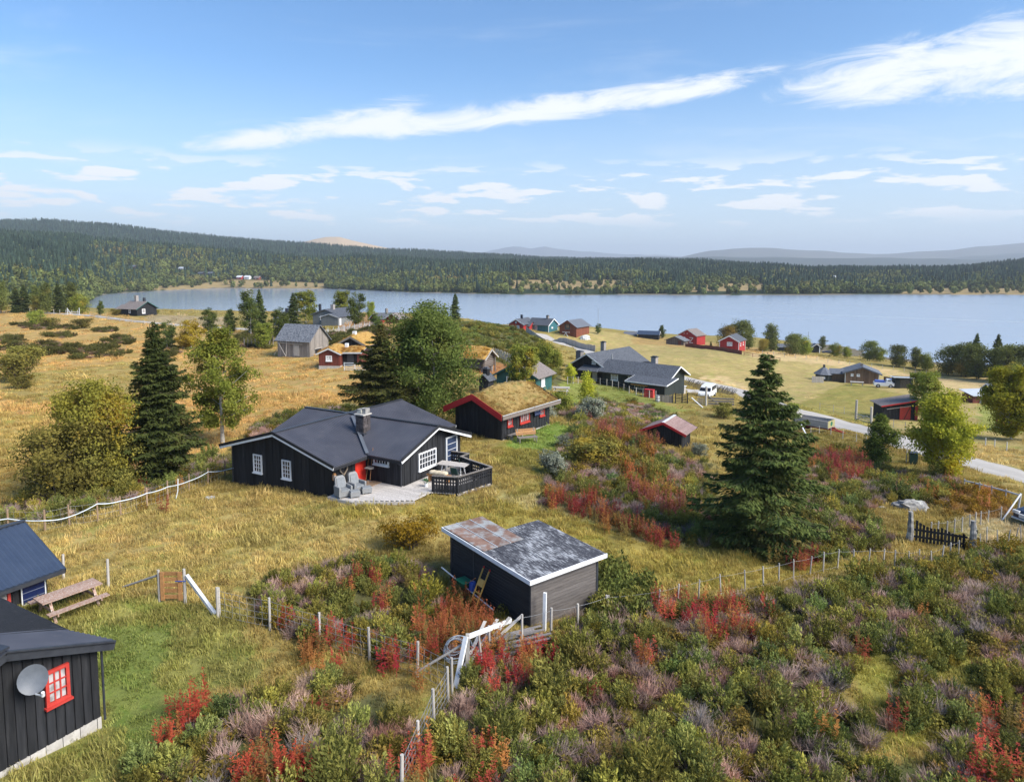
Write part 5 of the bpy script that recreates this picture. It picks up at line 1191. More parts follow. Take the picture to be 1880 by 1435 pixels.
# red field shed with tin roof
Pq = gp(1819, 741); b = Bld('red_field_shed', 'dark red field shed with pale tin roof between the two yellow birches', 'shed', Pq, 8); b.boxes('wall', [(-3.2, 0, 0, 2.2, -.6, 1.5)], M_REDDK); b.slope((-3.6, -.5, 1.35), (.5, -.5, 1.35), (.5, 2.5, 1.95), (-3.6, 2.5, 1.95), M_GALV, .08); b.planks((-3.2, 0, 0), X_, NY, 3.2, -.4, 1.42, .2, M_REDDK); b.cube('corner_post', -.08, .08, -.1, .06, -.4, 1.45, M_LIGHTGREY); b.bar('leaning_sled', (-2.0, -.15, .0), (-1.75, -.05, 1.2), .35, .05, M_LIGHTGREY)
Pq = gp(1876, 742); house('grey_roof_hut', 'grey-roofed hut mostly hidden behind the yellow birch at the frame edge', 'hut', Pq, -10, 4.2, 3.5, 1.9, 2.9, 'x', M_GREYB, M_SLATEP, M_WHITE, .4, .3)
Pq = gp(1856, 790); b = Bld('red_outhouse', 'narrow red outhouse with a tilted panel under the yellow birch', 'outhouse', Pq, -10); b.boxes('wall', [(-1.1, 0, 0, 1.2, -.6, 1.9)], M_RED); b.planks((-1.1, 0, 0), X_, NY, 1.1, -.3, 1.85, .18, M_RED); b.slope((-1.4, -.3, 1.95), (.3, -.3, 1.95), (.3, 1.5, 2.25), (-1.4, 1.5, 2.25), M_SLATED, .08); b.solid('tilted_panel', [(-1.5,-.35,1.9),(-1.0,-.35,1.9),(-1.0,-.3,1.9),(-1.5,-.3,1.9),(-1.7,-.1,2.5),(-1.2,-.1,2.5),(-1.2,-.05,2.5),(-1.7,-.05,2.5)], CF, M_SOLAR)
# lakeside farm
house('red_cottage', 'bright red cottage with white corner boards and white window by the red fence', 'cottage', gp(1356, 644), -32, 5.4, 7.5, 2.7, 4.2, 'y', M_RED, M_SLATED, M_WHITE, .35, .35, .3, wins=[WF(2.1, 1.3, 1.5, 1.1, M_GLASSW, 1, 1), WS(1.5, 1.2, .8, .9), WS(4.5, 1.2, .8, .9)], corner=M_WHITE, bh=.3)
b = house('letter_barn', 'red barn with a big white letter Z on its gable near the lake', 'barn', gp(1279, 633), -46, 7.4, 5.6, 3.2, 5.2, 'y', M_RED, M_BROWNR, M_WHITE, .4, .35, .3, bh=.26)
for p, q in (((-2.9, -.06, 2.35), (-1.4, -.06, 2.35)), ((-1.45, -.062, 2.3), (-2.85, -.062, .65)), ((-2.9, -.06, .6), (-1.4, -.06, .6))): b.bar('letter_stroke', p, q, .03, .2, M_WHITE)
b.cube('gable_vent', -4.0, -3.7, -.07, -.04, 3.6, 3.85, M_WHITE); b.cube('gable_vent', -5.2, -4.9, -.07, -.04, 3.6, 3.85, M_WHITE); b.cube('sign_board', -5.2, -4.6, -.07, -.04, 2.2, 2.45, M_WHITE)
Pq = gp(1255, 634); house('sagging_log_shed', 'low weathered grey shed sagging in front of the red letter barn', 'shed', Pq, -35, 6.0, 4.0, 1.5, 2.7, 'y', M_LOG, M_SLATE, None, .6, .4, .22, doors=[('f', 4.2, 1.0, 1.4, M_REDDK)])
house('black_boathouse', 'long black boathouse with white gable edge close to the shore', 'boathouse', gp(1209, 624), -18, 7.6, 4.2, 2.0, 3.1, 'x', M_BLACK, M_ROOFN, M_WHITE, .35, .4, .3, bh=.2)
house('low_blue_boathouse', 'low boathouse with blue-grey roof left of the black one', 'boathouse', pix(1168, 622, 262), -18, 4.6, 4, 1.5, 2.5, 'x', M_GREYB, M_SLATEP, None, .3, .3, sunk=2)
b = house('brown_barn', 'brown barn with grey metal roof and open loft above the roadside fence', 'barn', gp(1058, 620), -35, 5.9, 8.0, 3.3, 5.1, 'y', M_BROWNB, M_SLATEP, M_REDDK, .5, .5, .3, bh=.2)
b.boxes('loft_opening', [(-4.0, -2.2, -.05, -.03, 2.3, 4.0)], M_GLASS); b.boxes('loft_hatch', [(-3.5, -2.5, -.09, -.05, 2.9, 3.8)], M_HUTB); b.bar('trestle', (-3.9, -1.3, 0), (-2.9, -1.2, 1.6), .14, .14, M_LIGHTGREY); b.bar('trestle', (-2.0, -1.3, 0), (-3.0, -1.2, 1.6), .14, .14, M_LIGHTGREY); b.bar('trestle', (-4.2, -1.2, 1.65), (-1.6, -1.2, 1.65), .14, .14, M_LIGHTGREY)
house('lake_red_house', 'red house with white gable boards and dark chimney beside the teal house', 'house', gp(961, 606) + Vector((0, 0, -.4)), -28, 5.0, 8, 2.3, 3.7, 'y', M_RED, M_SLATED, M_WHITE, .5, .4, None, wins=[WF(1.0, .9, .8, .8, M_GLASSC, 1, 1), WF(2.7, .5, .9, 1.3, M_GLASSW, 1, 1), WF(2.2, 2.5, .5, .5, M_GLASSW, 1, 1)], chims=[(-2.4, 3.5, 3.3, 4.9, .6, M_CARDARK, None)], bh=.26, sunk=1.5)
house('lake_red_wing', 'low red wing with dark roof joining the red and teal houses', 'house wing', gp(972, 608) + Vector((0, 1.5, -.3)), -28, 3.6, 4, 1.8, 3.0, 'x', M_RED, M_SLATED, None, .4, .3, wins=[WF(1.8, .6, .6, .5, M_GLASSW, 1, 1)], sunk=1.5)
house('lake_teal_house', 'teal house with dark slate roof and white verandah posts above the road', 'house', gp(1007, 610), -35, 7.6, 5.4, 2.3, 4.0, 'x', M_TEAL, M_SLATED, M_WHITE, .5, .35, None, wins=[WF(2.6, .5, .9, 1.3, M_GLASSC, 1, 1), WF(1.2, .4, .8, 1.5, M_GLASS, 1, 1), WS(1.6, 1.1, .9, .45, M_GLASSW, 1, 1)], chims=[(-2.0, 2.7, 3.7, 4.9, .7, M_CHIMST, M_SLATED)], corner=M_WHITE, bh=.26, sunk=1.5)
# left shore cottage
Pq = gp(252, 580)
b = house('shore_cottage', 'dark cottage with brown roof and two chimneys at the meadow edge above the bay', 'cottage', Pq, -25, 6.6, 6.2, 2.1, 3.9, 'x', M_BLACK, M_BROWNR, M_TEALD, .55, .5, None, wins=[WF(3.2, .8, .8, .9, M_GLASSC, 1, 1), WS(1.5, .6, 1.0, 1.3, M_GLASSC, 1, 1)], chims=[(-4.2, 3.1, 3.6, 5.6, .8, M_CHIMST, None), (-1.2, 3.3, 3.6, 5.0, .55, M_METAL, None)])
b.core(-10.2, -6.6, 1.0, 5.5, -.8, 1.7, 2.8, 'x', M_BLACK); b.gable_roof(-10.2, -6.6, 1.0, 5.5, 1.7, 2.8, 'x', M_BROWNR, .4, .4, .1, None, M_TEALD, .14); b.chimney(-8.8, 3.2, 2.5, 3.3, .4, .4, M_CHIMST)
# boathouses among the shore trees on the right
b = house('white_edge_boathouse', 'small dark boathouse with a white door post among the shore trees', 'boathouse', gp(1506, 648), -12, 2.6, 3, 2.1, 3.0, 'y', M_BLACK, M_SLATEP, M_WHITE, .3, .3, sunk=1.5); b.cube('door_post', -.4, -.1, -.1, -.04, -.5, 2.1, M_WHITE)
house('hidden_boathouse', 'low dark hut almost hidden behind round shore trees left of the white-edged boathouse', 'hut', gp(1452, 646), -12, 4, 3, 1.6, 2.5, 'x', M_BLACK, M_SLATEP, None, .3, .3, sunk=1.5)
Pq = gp(1522, 648); b = Bld('upturned_boat', 'dark boat lying keel up beside the white-edged boathouse', 'boat', Pq, -8)
V = []; F = []
for i in range(11):
    f = i / 10; wd = .85 * math.sin(math.pi * min(.97, max(.03, f))) ** .6; 
    for j in range(7): a = math.pi * j / 6; V.append((-2.4 + 4.8*f, wd * math.cos(a), .75 * math.sin(a) * (.55 + .45*math.sin(math.pi*f)) + .05))
for i in range(10):
    for j in range(6): F.append((i*7+j, (i+1)*7+j, (i+1)*7+j+1, i*7+j+1))
b.solid('hull', V, F, M_CARDARK, smooth=True); b.bar('keel', (-2.2, 0, .55), (2.2, 0, .55), .06, .12, M_LIGHTGREY)
# cabins on the far shore
FARC = [(247, 494, 'dark red', M_REDDK, M_SLATEP, 'alone on the left slope'), (336, 497, 'blue-grey', M_GREYB, M_GALV, 'with a pale roof amid the left woods'), (372, 506, 'black', M_BLACK, M_SLATED, 'long and low above the bay'), (390, 506, 'black', M_CARDARK, M_SLATEP, 'tall and narrow above the bay'), (443, 513, 'red', M_RED, M_LIGHTGREY, 'leftmost of the bay cluster'), (457, 513, 'white', M_WHITE, M_LIGHTGREY, 'in the middle of the bay cluster'), (475, 514, 'brown', M_BROWNB, M_BROWNR, 'rightmost of the bay cluster'), (1534, 513, 'pale blue', M_LIGHTGREY, M_GALV, 'in the woods on the far right shore')]
for px, py, cn, wm_, rm_, where in FARC:
    Pq = gp(px, py); Pq.z = hz_at(Pq.x, Pq.y); house('far_cabin', f'tiny {cn} cabin {where} across the lake', 'cabin', Pq, -15, 8.5, 6, 3.8, 6.0, 'x', wm_, rm_, M_WHITE if cn in ('red', 'brown') else None, .8, .6, None, wins=[WF(2.5, 1.4, 1.6, 1.4, M_GLASSC, 1, 1)], sunk=3, group='cabins across the lake')
# ================================================================== TREES
M_BARKB = pmat('birch_bark', (.34, .32, .29), (.55, .53, .49), .9, 6, (1, 1, 3), patch=((.05, .045, .04), 5, .58, .68))
M_BARKD = pmat('dark_bark', (.060, .048, .038), (.12, .095, .075), .95, 8, bump=.5)
L_BIRCH = leafmat('birch_leaves', (0.171, 0.213, 0.037), (0.298, 0.316, 0.059), (0.428, 0.341, 0.052), .45, .35)
L_GREEN = leafmat('alder_leaves', (.082, .118, .030), (.150, .182, .046), (.18, .19, .045), .5, .34)
L_YEL = leafmat('yellow_green_leaves', (0.265, 0.301, 0.033), (0.476, 0.448, 0.052), (0.600, 0.476, 0.040), .5, .38)
L_GOLD = leafmat('golden_leaves', (.30, .20, .03), (.40, .29, .045), (.22, .18, .03), .5, .38)
L_OLIVE = leafmat('olive_leaves', (0.135, 0.128, 0.035), (0.257, 0.223, 0.054), (0.338, 0.243, 0.041), .45, .32)
L_SHORE = leafmat('shore_tree_leaves', (0.101, 0.121, 0.035), (0.176, 0.196, 0.054), (0.270, 0.203, 0.047), .12, .3, fine=1.5)
L_SPRUCE = leafmat('spruce_needles', (0.047, 0.068, 0.024), (0.114, 0.140, 0.039), (0.179, 0.152, 0.050), .8, .12, fine=5)
L_SILVER = leafmat('silver_willow_leaves', (0.187, 0.209, 0.143), (0.330, 0.352, 0.275), None, 1.2, .25)

def leaf_cloud(rng, C, U, size, aspect=.6):
    """a quad at every point of C, facing roughly along U"""
    n = len(C); r = rng.normal(size=(n, 3)); nrm = U + r * .75; nrm /= np.linalg.norm(nrm, axis=1)[:, None] + 1e-9
    a = np.cross(nrm, rng.normal(size=(n, 3))); a /= np.linalg.norm(a, axis=1)[:, None] + 1e-9; b_ = np.cross(nrm, a)
    s = size * rng.uniform(.6, 1.35, n)[:, None]
    V = np.stack([C - a * s, C - b_ * s * aspect, C + a * s, C + b_ * s * aspect], 1).reshape(-1, 3)
    return V, np.arange(4 * n).reshape(n, 4)
def tube_np(pts, rad_, k=5):
    pts = np.asarray(pts, float); n = len(pts); V = []; d = np.gradient(pts, axis=0); d /= np.linalg.norm(d, axis=1)[:, None] + 1e-9
    up = np.where(np.abs(d[:, 2:3]) > .9, np.array([[1., 0, 0]]), np.array([[0, 0, 1.]])); a = np.cross(d, up); a /= np.linalg.norm(a, axis=1)[:, None] + 1e-9; b_ = np.cross(d, a)
    th = np.arange(k) * 2 * np.pi / k
    V = pts[:, None] + np.asarray(rad_)[:, None, None] * (np.cos(th)[None, :, None] * a[:, None] + np.sin(th)[None, :, None] * b_[:, None])
    idx = np.arange(n * k).reshape(n, k); F = np.stack([idx[:-1], np.roll(idx, -1, 1)[:-1], np.roll(idx, -1, 1)[1:], idx[1:]], -1).reshape(-1, 4)
    return V.reshape(-1, 3), F
def join(parts):
    V = []; F = []; k = 0
    for v, f in parts: V.append(v); F.append(f + k); k += len(v)
    return np.concatenate(V), np.concatenate(F)
def leafy_mesh(seed, h, wid, base=.15, n=6000, size=.11, shape='egg', stems=1, lean=0.0, clump=.34, gap=0.0):
    """returns trunk (V,F) and crown (V,F)"""
    rng = np.random.default_rng(seed); wood = []; C = []; U = []
    def env(t):
        if shape == 'egg': return np.sin(np.pi * np.clip(.10 + .88 * t, 0, 1) ** .85) ** .8
        if shape == 'round': return np.sqrt(np.clip(1 - (2 * t - 1) ** 2, 0, 1)) * .95 + .05
        if shape == 'tall': return np.clip(np.sin(np.pi * np.clip(.06 + .90 * t, 0, 1)) ** .55, 0, 1)
        if shape == 'bush': return np.clip(1 - t ** 2.2, 0, 1) ** .5 * (.75 + .25 * t)
        return 1 - t * .8
    tips = []
    for s in range(stems):
        a0 = rng.uniform(0, 6.28); off = (0 if stems == 1 else wid * .12) * np.array([math.cos(a0), math.sin(a0), 0]); hh = h * rng.uniform(.82, 1.0) if stems > 1 else h
        tz = np.linspace(0, .93, 9); out_ = (0 if stems == 1 else wid * .22) * tz[:, None] ** 1.2 * np.array([[math.cos(a0), math.sin(a0), 0]])
        tr = off[None] + out_ + np.stack([.02 * h * np.cumsum(rng.normal(0, .5, 9)) * tz + lean * tz * h, .02 * h * np.cumsum(rng.normal(0, .5, 9)) * tz, tz * hh], 1)
        r0 = (.018 if stems == 1 else .011) * h + .02
        wood.append(tube_np(tr, r0 * (1 - .9 * tz), 6))
        nl = int(max(9, 26 / stems ** .5))
        for i in range(nl):
            t = base + (0.97 - base) * ((i + rng.uniform(.1, .9)) / nl); z = t * hh; k = np.interp(t, tz / .93 * .95, np.arange(9)); p0 = np.array([np.interp(k, np.arange(9), tr[:, j]) for j in range(3)])
            tc = (t - base) / (1 - base); az_ = i * 2.4 + rng.uniform(-.5, .5); R_ = max(.12, env(min(1, tc + .12)) * wid / 2 * rng.uniform(.62, .95)); rise = R_ * rng.uniform(.35, .95)
            if rng.random() < gap: continue
            s_ = np.linspace(0, 1, 5); br = p0[None] + np.stack([np.cos(az_) * R_ * s_, np.sin(az_) * R_ * s_, rise * s_ ** 1.3 - .1 * R_ * s_ ** 3], 1)
            wood.append(tube_np(br, r0 * .38 * (1 - t * .6) * (1 - .85 * s_) + .004, 4))
            for q in range(6):
                f = rng.uniform(.35, 1.05); pb = np.array([np.interp(f, s_, br[:, j]) for j in range(3)]); tips.append(pb + np.clip(rng.normal(0, .06 * wid, 3), -.1 * wid, .1 * wid) * np.array([1, 1, .75]))
    # loose outer clumps keep the outline uneven; each clump is a spray of twigs
    lob = rng.uniform(0, 6.28, 4)
    for i in range(int(26 + 1.6 * wid * h)):
        t = rng.uniform(0, 1); a = rng.uniform(0, 6.28); lump = .80 + .22 * math.sin(2 * a + lob[0] + 3 * t) + .14 * math.sin(5 * t * 3.1 + lob[1] + a)
        R_ = env(t) * wid / 2 * math.sqrt(rng.uniform(.30, 1.0)) * lump
        tips.append(np.array([R_ * math.cos(a), R_ * math.sin(a), (base + (1 - base) * t) * h]))
    tips = np.array(tips); tips = tips[(tips[:, 2] > base * h * .8) & (tips[:, 2] < h * 1.02)]
    w_ = rng.pareto(2.2, len(tips)) + .25; w_ /= w_.sum(); ci = rng.choice(len(tips), n, p=w_)
    C = tips[ci] + np.clip(rng.normal(size=(n, 3)), -1.7, 1.7) * clump * np.array([1, 1, .7]) * (wid / 5) ** .5
    ctr = np.array([lean * h * .5, 0, h * .55]); U = C - ctr; U /= np.linalg.norm(U, axis=1)[:, None] + 1e-9; U[:, 2] += .5
    keep = C[:, 2] > .05 * h; return join(wood), leaf_cloud(rng, C[keep], U[keep], size)
def spruce_mesh(seed, h, wid, base=.03, dens=1.0, size=.16, droop=.25, irregular=.25, power=.85, twin=False):
    rng = np.random.default_rng(seed); wood = []; C = []; A = []; S = []
    tops = [(0., 0., h)] + ([(.45, .2, h * .98)] if twin else [])
    for (ox, oy, hh) in tops:
        tz = np.linspace(0, 1, 8); wood.append(tube_np(np.stack([ox * tz, oy * tz, tz * hh], 1), (.016 * hh + .03) * (1 - .93 * tz), 6))
        z = base * hh; i = 0
        while z < hh * .985:
            t = z / hh; R_ = wid / 2 * (1 - t) ** power + .10
            lump = 1 + irregular * math.sin(7.3 * t + seed) * .6 + irregular * .5 * math.sin(17 * t + seed * 2)
            for k in range(rng.integers(5, 8)):
                L = R_ * lump * rng.uniform(.48, 1.12); a = rng.uniform(0, 6.28); zj = z + rng.normal(0, .10) * (hh / 9); 
                if rng.random() < .06: continue
                n = max(4, int(L * 6)); s_ = np.linspace(0, 1, n); up = .35 * (t - .45) 
                br = np.stack([ox * t + np.cos(a) * L * s_, oy * t + np.sin(a) * L * s_, zj + L * (up * s_ - droop * rng.uniform(.6, 1.5) * s_ + .55 * droop * s_ ** 2.6)], 1)
                if L > .5: wood.append(tube_np(br[::max(1, n // 4)], np.linspace(.022, .006, len(br[::max(1, n // 4)])), 3))
                m = max(6, int(L * 34 * dens)); f = rng.uniform(.12, 1.0, m) ** .8
                P = np.stack([np.interp(f, s_, br[:, j]) for j in range(3)], 1)
                side = np.where(rng.random(m) < .5, 1., -1.); spread = (1.05 - f) * L * .42 + .10
                off = side * rng.uniform(.0, 1.0, m) * spread * 1.1; P[:, 0] += -np.sin(a) * off; P[:, 1] += np.cos(a) * off; P[:, 2] -= np.abs(off) * .35 + rng.uniform(0, .10, m)
                fw = np.stack([np.cos(a + side * .75 + rng.normal(0, .3, m)), np.sin(a + side * .75 + rng.normal(0, .3, m)), -.30 + rng.normal(0, .28, m)], 1)
                C.append(P); A.append(fw); S.append(np.full(m, size) * rng.uniform(.6, 1.3, m) * (.8 + .3 * (1 - t)))
            z += max(.13, .215 * (1 - t * .5)) * (hh / 9) ** .5; i += 1
    C = np.concatenate(C); A = np.concatenate(A); S = np.concatenate(S)[:, None]; A /= np.linalg.norm(A, axis=1)[:, None]
    B_ = np.cross(A, np.array([0, 0, 1.]) + rng.normal(0, .5, A.shape)); B_ /= np.linalg.norm(B_, axis=1)[:, None] + 1e-9
    V = np.stack([C - A * S * .6, C + B_ * S * .30, C + A * S * 1.1, C - B_ * S * .30], 1).reshape(-1, 3)
    return join(wood), (V, np.arange(len(V)).reshape(-1, 4))
TREEM = {}
def tree_parts(key, wood, crown, bark, leaf):
    TREEM[key] = (np_mesh(key + '_trunk', *wood, bark, True), np_mesh(key + '_crown', *crown, leaf)); return key
def plant(key, name, label, cat, P, s=1.0, rz=0.0, group=None, sz=None):
    t, c = TREEM[key]; r = empty(name, P, rz, label, cat, group); r.scale = (s, s, sz or s)
    link('trunk', t, r); link('crown', c, r); return r
def span(px, py_base, py_top, P): return P.y * (zslope(py_top) - zslope(py_base))   # height in metres of something seen between two rows
T = tree_parts
# the individual big trees
T('spruce_r', *spruce_mesh(11, 10.0, 7.2, .015, 2.5, .17, .24, .20, .66), M_BARKD, L_SPRUCE)
T('spruce_l', *spruce_mesh(23, 10.2, 5.4, .03, 2.2, .17, .30, .42, .75, True), M_BARKD, L_SPRUCE)
T('spruce_m', *spruce_mesh(35, 9.2, 9.2, .03, 2.6, .18, .22, .30, .95), M_BARKD, leafmat('olive_spruce_needles', (0.046, 0.057, 0.019), (0.115, 0.112, 0.034), (0.189, 0.142, 0.046), .7, .12, fine=5))
T('spruce_s', *spruce_mesh(47, 6.0, 3.4, .03, 1.4, .20, .22, .2, .85), M_BARKD, L_SPRUCE)
T('birch_a', *leafy_mesh(1, 8.6, 5.5, .18, 26000, 0.090, 'egg', 1, 0, .26, .15), M_BARKB, L_BIRCH)
T('willow_y', *leafy_mesh(2, 6.6, 5.77, .06, 19000, 0.095, 'round', 4, 0, .34), M_BARKD, leafmat('turning_willow_leaves', (0.218, 0.213, 0.040), (0.333, 0.293, 0.055), (0.506, 0.345, 0.039), .35, .40))
T('willow_o', *leafy_mesh(3, 4.2, 4.28, .03, 11000, 0.085, 'bush', 5, 0, .34), M_BARKD, L_OLIVE)
T('alder_big', *leafy_mesh(4, 10.0, 7.8, .05, 44000, 0.109, 'tall', 3, 0, .40), M_BARKB, L_GREEN)
T('birch_r', *leafy_mesh(5, 6.3, 4.95, .09, 36000, 0.090, 'egg', 2, 0, .30), M_BARKB, L_YEL)
T('birch_s', *leafy_mesh(6, 4.3, 2.7, .10, 11000, 0.081, 'egg', 1, .0, .24, .1), M_BARKB, leafmat('young_birch_leaves', (0.108, 0.166, 0.034), (0.194, 0.259, 0.057), (0.230, 0.259, 0.043), .6, .35))
T('birch_m', *leafy_mesh(7, 7.0, 3.9, .12, 9000, 0.133, 'tall', 2, 0, .34, .1), M_BARKB, L_BIRCH)
T('birch_g', *leafy_mesh(8, 7.0, 3.91, .10, 6080, 0.133, 'egg', 2, 0, .36), M_BARKB, L_GREEN)
T('birch_x', *leafy_mesh(9, 4.5, 3.35, .08, 4940, 0.114, 'egg', 2, 0, .30), M_BARKB, L_GOLD)
T('birch_v', *leafy_mesh(10, 4.0, 2.79, .08, 4180, 0.095, 'egg', 2, 0, .28), M_BARKB, L_YEL)
T('shore_a', *leafy_mesh(12, 8.0, 6.51, .04, 6080, 0.190, 'round', 3, 0, .55), M_BARKD, L_SHORE)
T('shore_b', *leafy_mesh(13, 8.5, 4.65, .05, 4940, 0.180, 'tall', 2, 0, .50), M_BARKD, L_SHORE)
T('shore_c', *leafy_mesh(14, 6.0, 5.12, .03, 4560, 0.171, 'bush', 3, 0, .50), M_BARKD, L_BIRCH)
T('bush_o', *leafy_mesh(15, 1.7, 2.42, .02, 2850, 0.071, 'bush', 5, 0, .20), M_BARKD, L_OLIVE)
T('bush_s', *leafy_mesh(16, 1.5, 2.23, .02, 3420, 0.057, 'bush', 5, 0, .17), M_BARKD, L_SILVER)
T('bush_y', *leafy_mesh(17, 1.6, 2.79, .02, 4940, 0.052, 'bush', 6, 0, .18), M_BARKD, leafmat('amber_bush_leaves', (.24, .17, .02), (.34, .22, .025), (.20, .19, .03), .8, .36))
T('bush_g', *leafy_mesh(18, 1.6, 2.42, .02, 3420, 0.067, 'bush', 5, 0, .20), M_BARKD, L_BIRCH)
def treeat(key, h0, px, pyb, pyt, label, cat='tree', name=None, wide=None, group=None, P=None, dz=0.0):
    P = (gp(px, pyb) if P is None else P).copy(); hh = P.y * (zslope(pyt) - (P.z - CAM_Z) / P.y); s = hh / h0; P.z += dz
    r = plant(key, name or ('spruce_tree' if 'spruce' in key else 'shrub' if 'bush' in key or key == 'willow_o' else 'birch_tree'), label, cat, P, s, random.Random(px * 7 + pyb).uniform(0, 6.28), group)
    if wide: r.scale = (s * wide, s * wide, s)
    return r
treeat('spruce_r', 10.0, 1398, 1003, 646, 'tall broad dark spruce standing alone between shrubs and driveway gate', 'spruce')
treeat('spruce_l', 10.2, 297, 885, 588, 'dark spruce with forked top between the yellow willow and the slender birch', 'spruce')
treeat('spruce_m', 9.2, 700, 790, 588, 'wide drooping spruce right behind the main cabin', 'spruce', P=on(-10.4, 54.6))
treeat('birch_a', 8.6, 409, 815, 604, 'slender white-stemmed birch left of the main cabin', 'birch')
treeat('willow_y', 6.6, 166, 905, 697, 'rounded yellow-green willow left of the forked spruce', 'willow', name='willow_tree', wide=.80)
treeat('willow_o', 4.2, 122, 918, 775, 'low olive willow bush at the foot of the yellow willow', 'willow', name='willow_shrub')
treeat('willow_o', 4.2, 205, 905, 800, 'olive willow bush before the forked spruce, on its left', 'willow', name='willow_shrub', wide=1.1)
treeat('alder_big', 10.0, 793, 785, 562, 'big dense green birch rising behind the main cabin roof', 'birch', P=on(-6.3, 57.0), wide=1.0)
treeat('birch_r', 6.3, 1735, 870, 720, 'full yellow-green birch at the roadside beyond the driveway', 'birch', wide=.98)
treeat('birch_s', 4.3, 1616, 858, 761, 'small green birch between the trailer and the full yellow birch', 'birch')
treeat('birch_r', 6.3, 1868, 800, 675, 'yellow birch cut by the right frame edge', 'birch', P=gp(1872, 808), wide=1.0)
treeat('birch_m', 7.0, 1698, 776, 682, 'grey-green birch overhanging the cart shed', 'birch', P=gp(1697, 772), wide=1.0)
treeat('birch_v', 4.0, 1079, 748, 683, 'little yellow-green birch on the lawn before the black lodge', 'birch', wide=.8)
treeat('birch_v', 4.0, 1046, 702, 668, 'small round birch at the left corner of the black lodge', 'birch')
treeat('birch_m', 7.0, 947, 705, 630, 'thin pale green birch growing behind the golden turf roof', 'birch', P=on(1.0, 74.0), wide=.95)
treeat('birch_x', 4.5, 357, 640, 586, 'small golden birch in the left meadow hedge', 'birch')
treeat('birch_x', 4.5, 335, 640, 607, 'low golden shrub birch beside the taller golden birch', 'birch', wide=1.2)
treeat('birch_g', 7.0, 310, 640, 590, 'green birch behind the tip of the forked spruce', 'birch')
treeat('birch_g', 7.0, 385, 612, 566, 'green birch left of the twin-topped tree pair by the bay', 'birch', wide=1.1)
treeat('birch_g', 7.0, 425, 615, 568, 'bushy birch just left of the tall pair by the bay', 'birch', wide=1.0)
treeat('birch_g', 7.0, 462, 615, 533, 'left of the two tall close-grown trees against the lake', 'birch', wide=.8)
treeat('spruce_s', 6.0, 478, 612, 530, 'dark spruce, right of the two tall close-grown trees against the lake', 'spruce', wide=.75)
treeat('spruce_s', 6.0, 540, 612, 537, 'blue-green spruce left of the grey house', 'spruce', wide=.95)
treeat('birch_m', 7.0, 567, 596, 533, 'airy birch behind the grey house roof', 'birch', P=on(-52.0, 176.0))
treeat('birch_m', 7.0, 619, 600, 533, 'airy birch right of the grey house chimney', 'birch', P=on(-44.5, 178.0))
treeat('birch_g', 7.0, 654, 601, 538, 'dense green birch standing right of the grey house', 'birch', wide=.9)
treeat('birch_m', 7.0, 677, 597, 553, 'thin birch right behind the dense one by the grey house', 'birch', P=on(-35.5, 172.0), wide=.7)
treeat('spruce_s', 6.0, 836, 588, 538, 'lone dark spruce on top of the juniper mound', 'spruce', wide=.95)
treeat('birch_g', 7.0, 184, 580, 552, 'single round birch left of the shore cottage', 'birch', wide=.8)
treeat('bush_o', 1.7, 213, 579, 567, 'dark bush hugging the left end of the shore cottage', 'shrub'); treeat('bush_o', 1.7, 287, 577, 568, 'dark bush at the right gable of the shore cottage', 'shrub')
treeat('birch_g', 7.0, 690, 612, 575, 'green shrub birch in front of the picket fence', 'birch', P=on(-26.5, 135.0), wide=1.2)
treeat('birch_g', 7.0, 505, 625, 566, 'olive birch behind the left end of the old barn', 'birch', P=on(-42.0, 125.0), wide=1.0)
treeat('birch_m', 7.0, 480, 640, 592, 'olive birch at the fence left of the old barn', 'birch', wide=1.2)
for i, (px, pb, pt) in enumerate(((995, 672, 628), (1022, 676, 640), (972, 668, 640))): treeat('shore_c', 6.0, px, pb, pt, ('dark willow thicket on the mound flank, in its middle', 'dark willow thicket on the mound flank, nearest the lodge', 'dark willow thicket on the mound flank, farthest left')[i], 'willow', name='willow_tree')
treeat('birch_g', 7.0, 1098, 613, 594, 'small lone tree on the shore right of the brown barn', 'tree'); treeat('birch_g', 7.0, 1216, 622, 597, 'small tree behind the black boathouse', 'tree', P=pix(1216, 622, 262)); treeat('spruce_s', 6.0, 1305, 637, 626, 'tiny green fir inside the red fence', 'spruce')
# trees along the right shore, left to right
SHORET = [('shore_a',1330,640,597,'behind the red cottage, leftmost'),('shore_a',1352,640,588,'behind the red cottage, tallest'),('shore_b',1376,640,597,'just right of the red cottage'),('shore_b',1416,645,594,'with the tall oval crown left of the hidden hut'),('shore_a',1400,646,622,'low and dark at the foot of the tall oval tree'),
 ('shore_a',1452,652,612,'brownish and round before the hidden hut'),('shore_c',1478,652,618,'green, between the hidden hut and the white-edged boathouse'),('shore_b',1508,642,617,'behind the white-edged boathouse'),('shore_c',1534,655,629,'round, right of the upturned boat'),('shore_c',1556,656,636,'small, second right of the upturned boat'),
 ('shore_a',1592,662,626,'airy and wide with a dark spike'),('shore_c',1613,664,637,'yellowish and low beside the airy one'),('shore_a',1650,674,634,'brown-green, left of a rounded pair'),('shore_b',1680,676,637,'rounded, right of the brown-green one'),('shore_c',1702,680,648,'narrow, at the edge of open water'),
 ('shore_a',1735,688,635,'left end of the dense right grove'),('shore_a',1768,692,632,'second in the dense right grove'),('shore_a',1800,696,634,'in the middle of the dense right grove'),('shore_b',1785,686,628,'tall, behind the middle of the right grove'),('shore_a',1832,698,632,'dark, right of the grove middle'),('shore_a',1866,704,640,'at the right end of the grove'),('shore_c',1858,708,666,'small and round before the grove end'),('shore_a',1900,704,634,'half outside the right frame edge')]
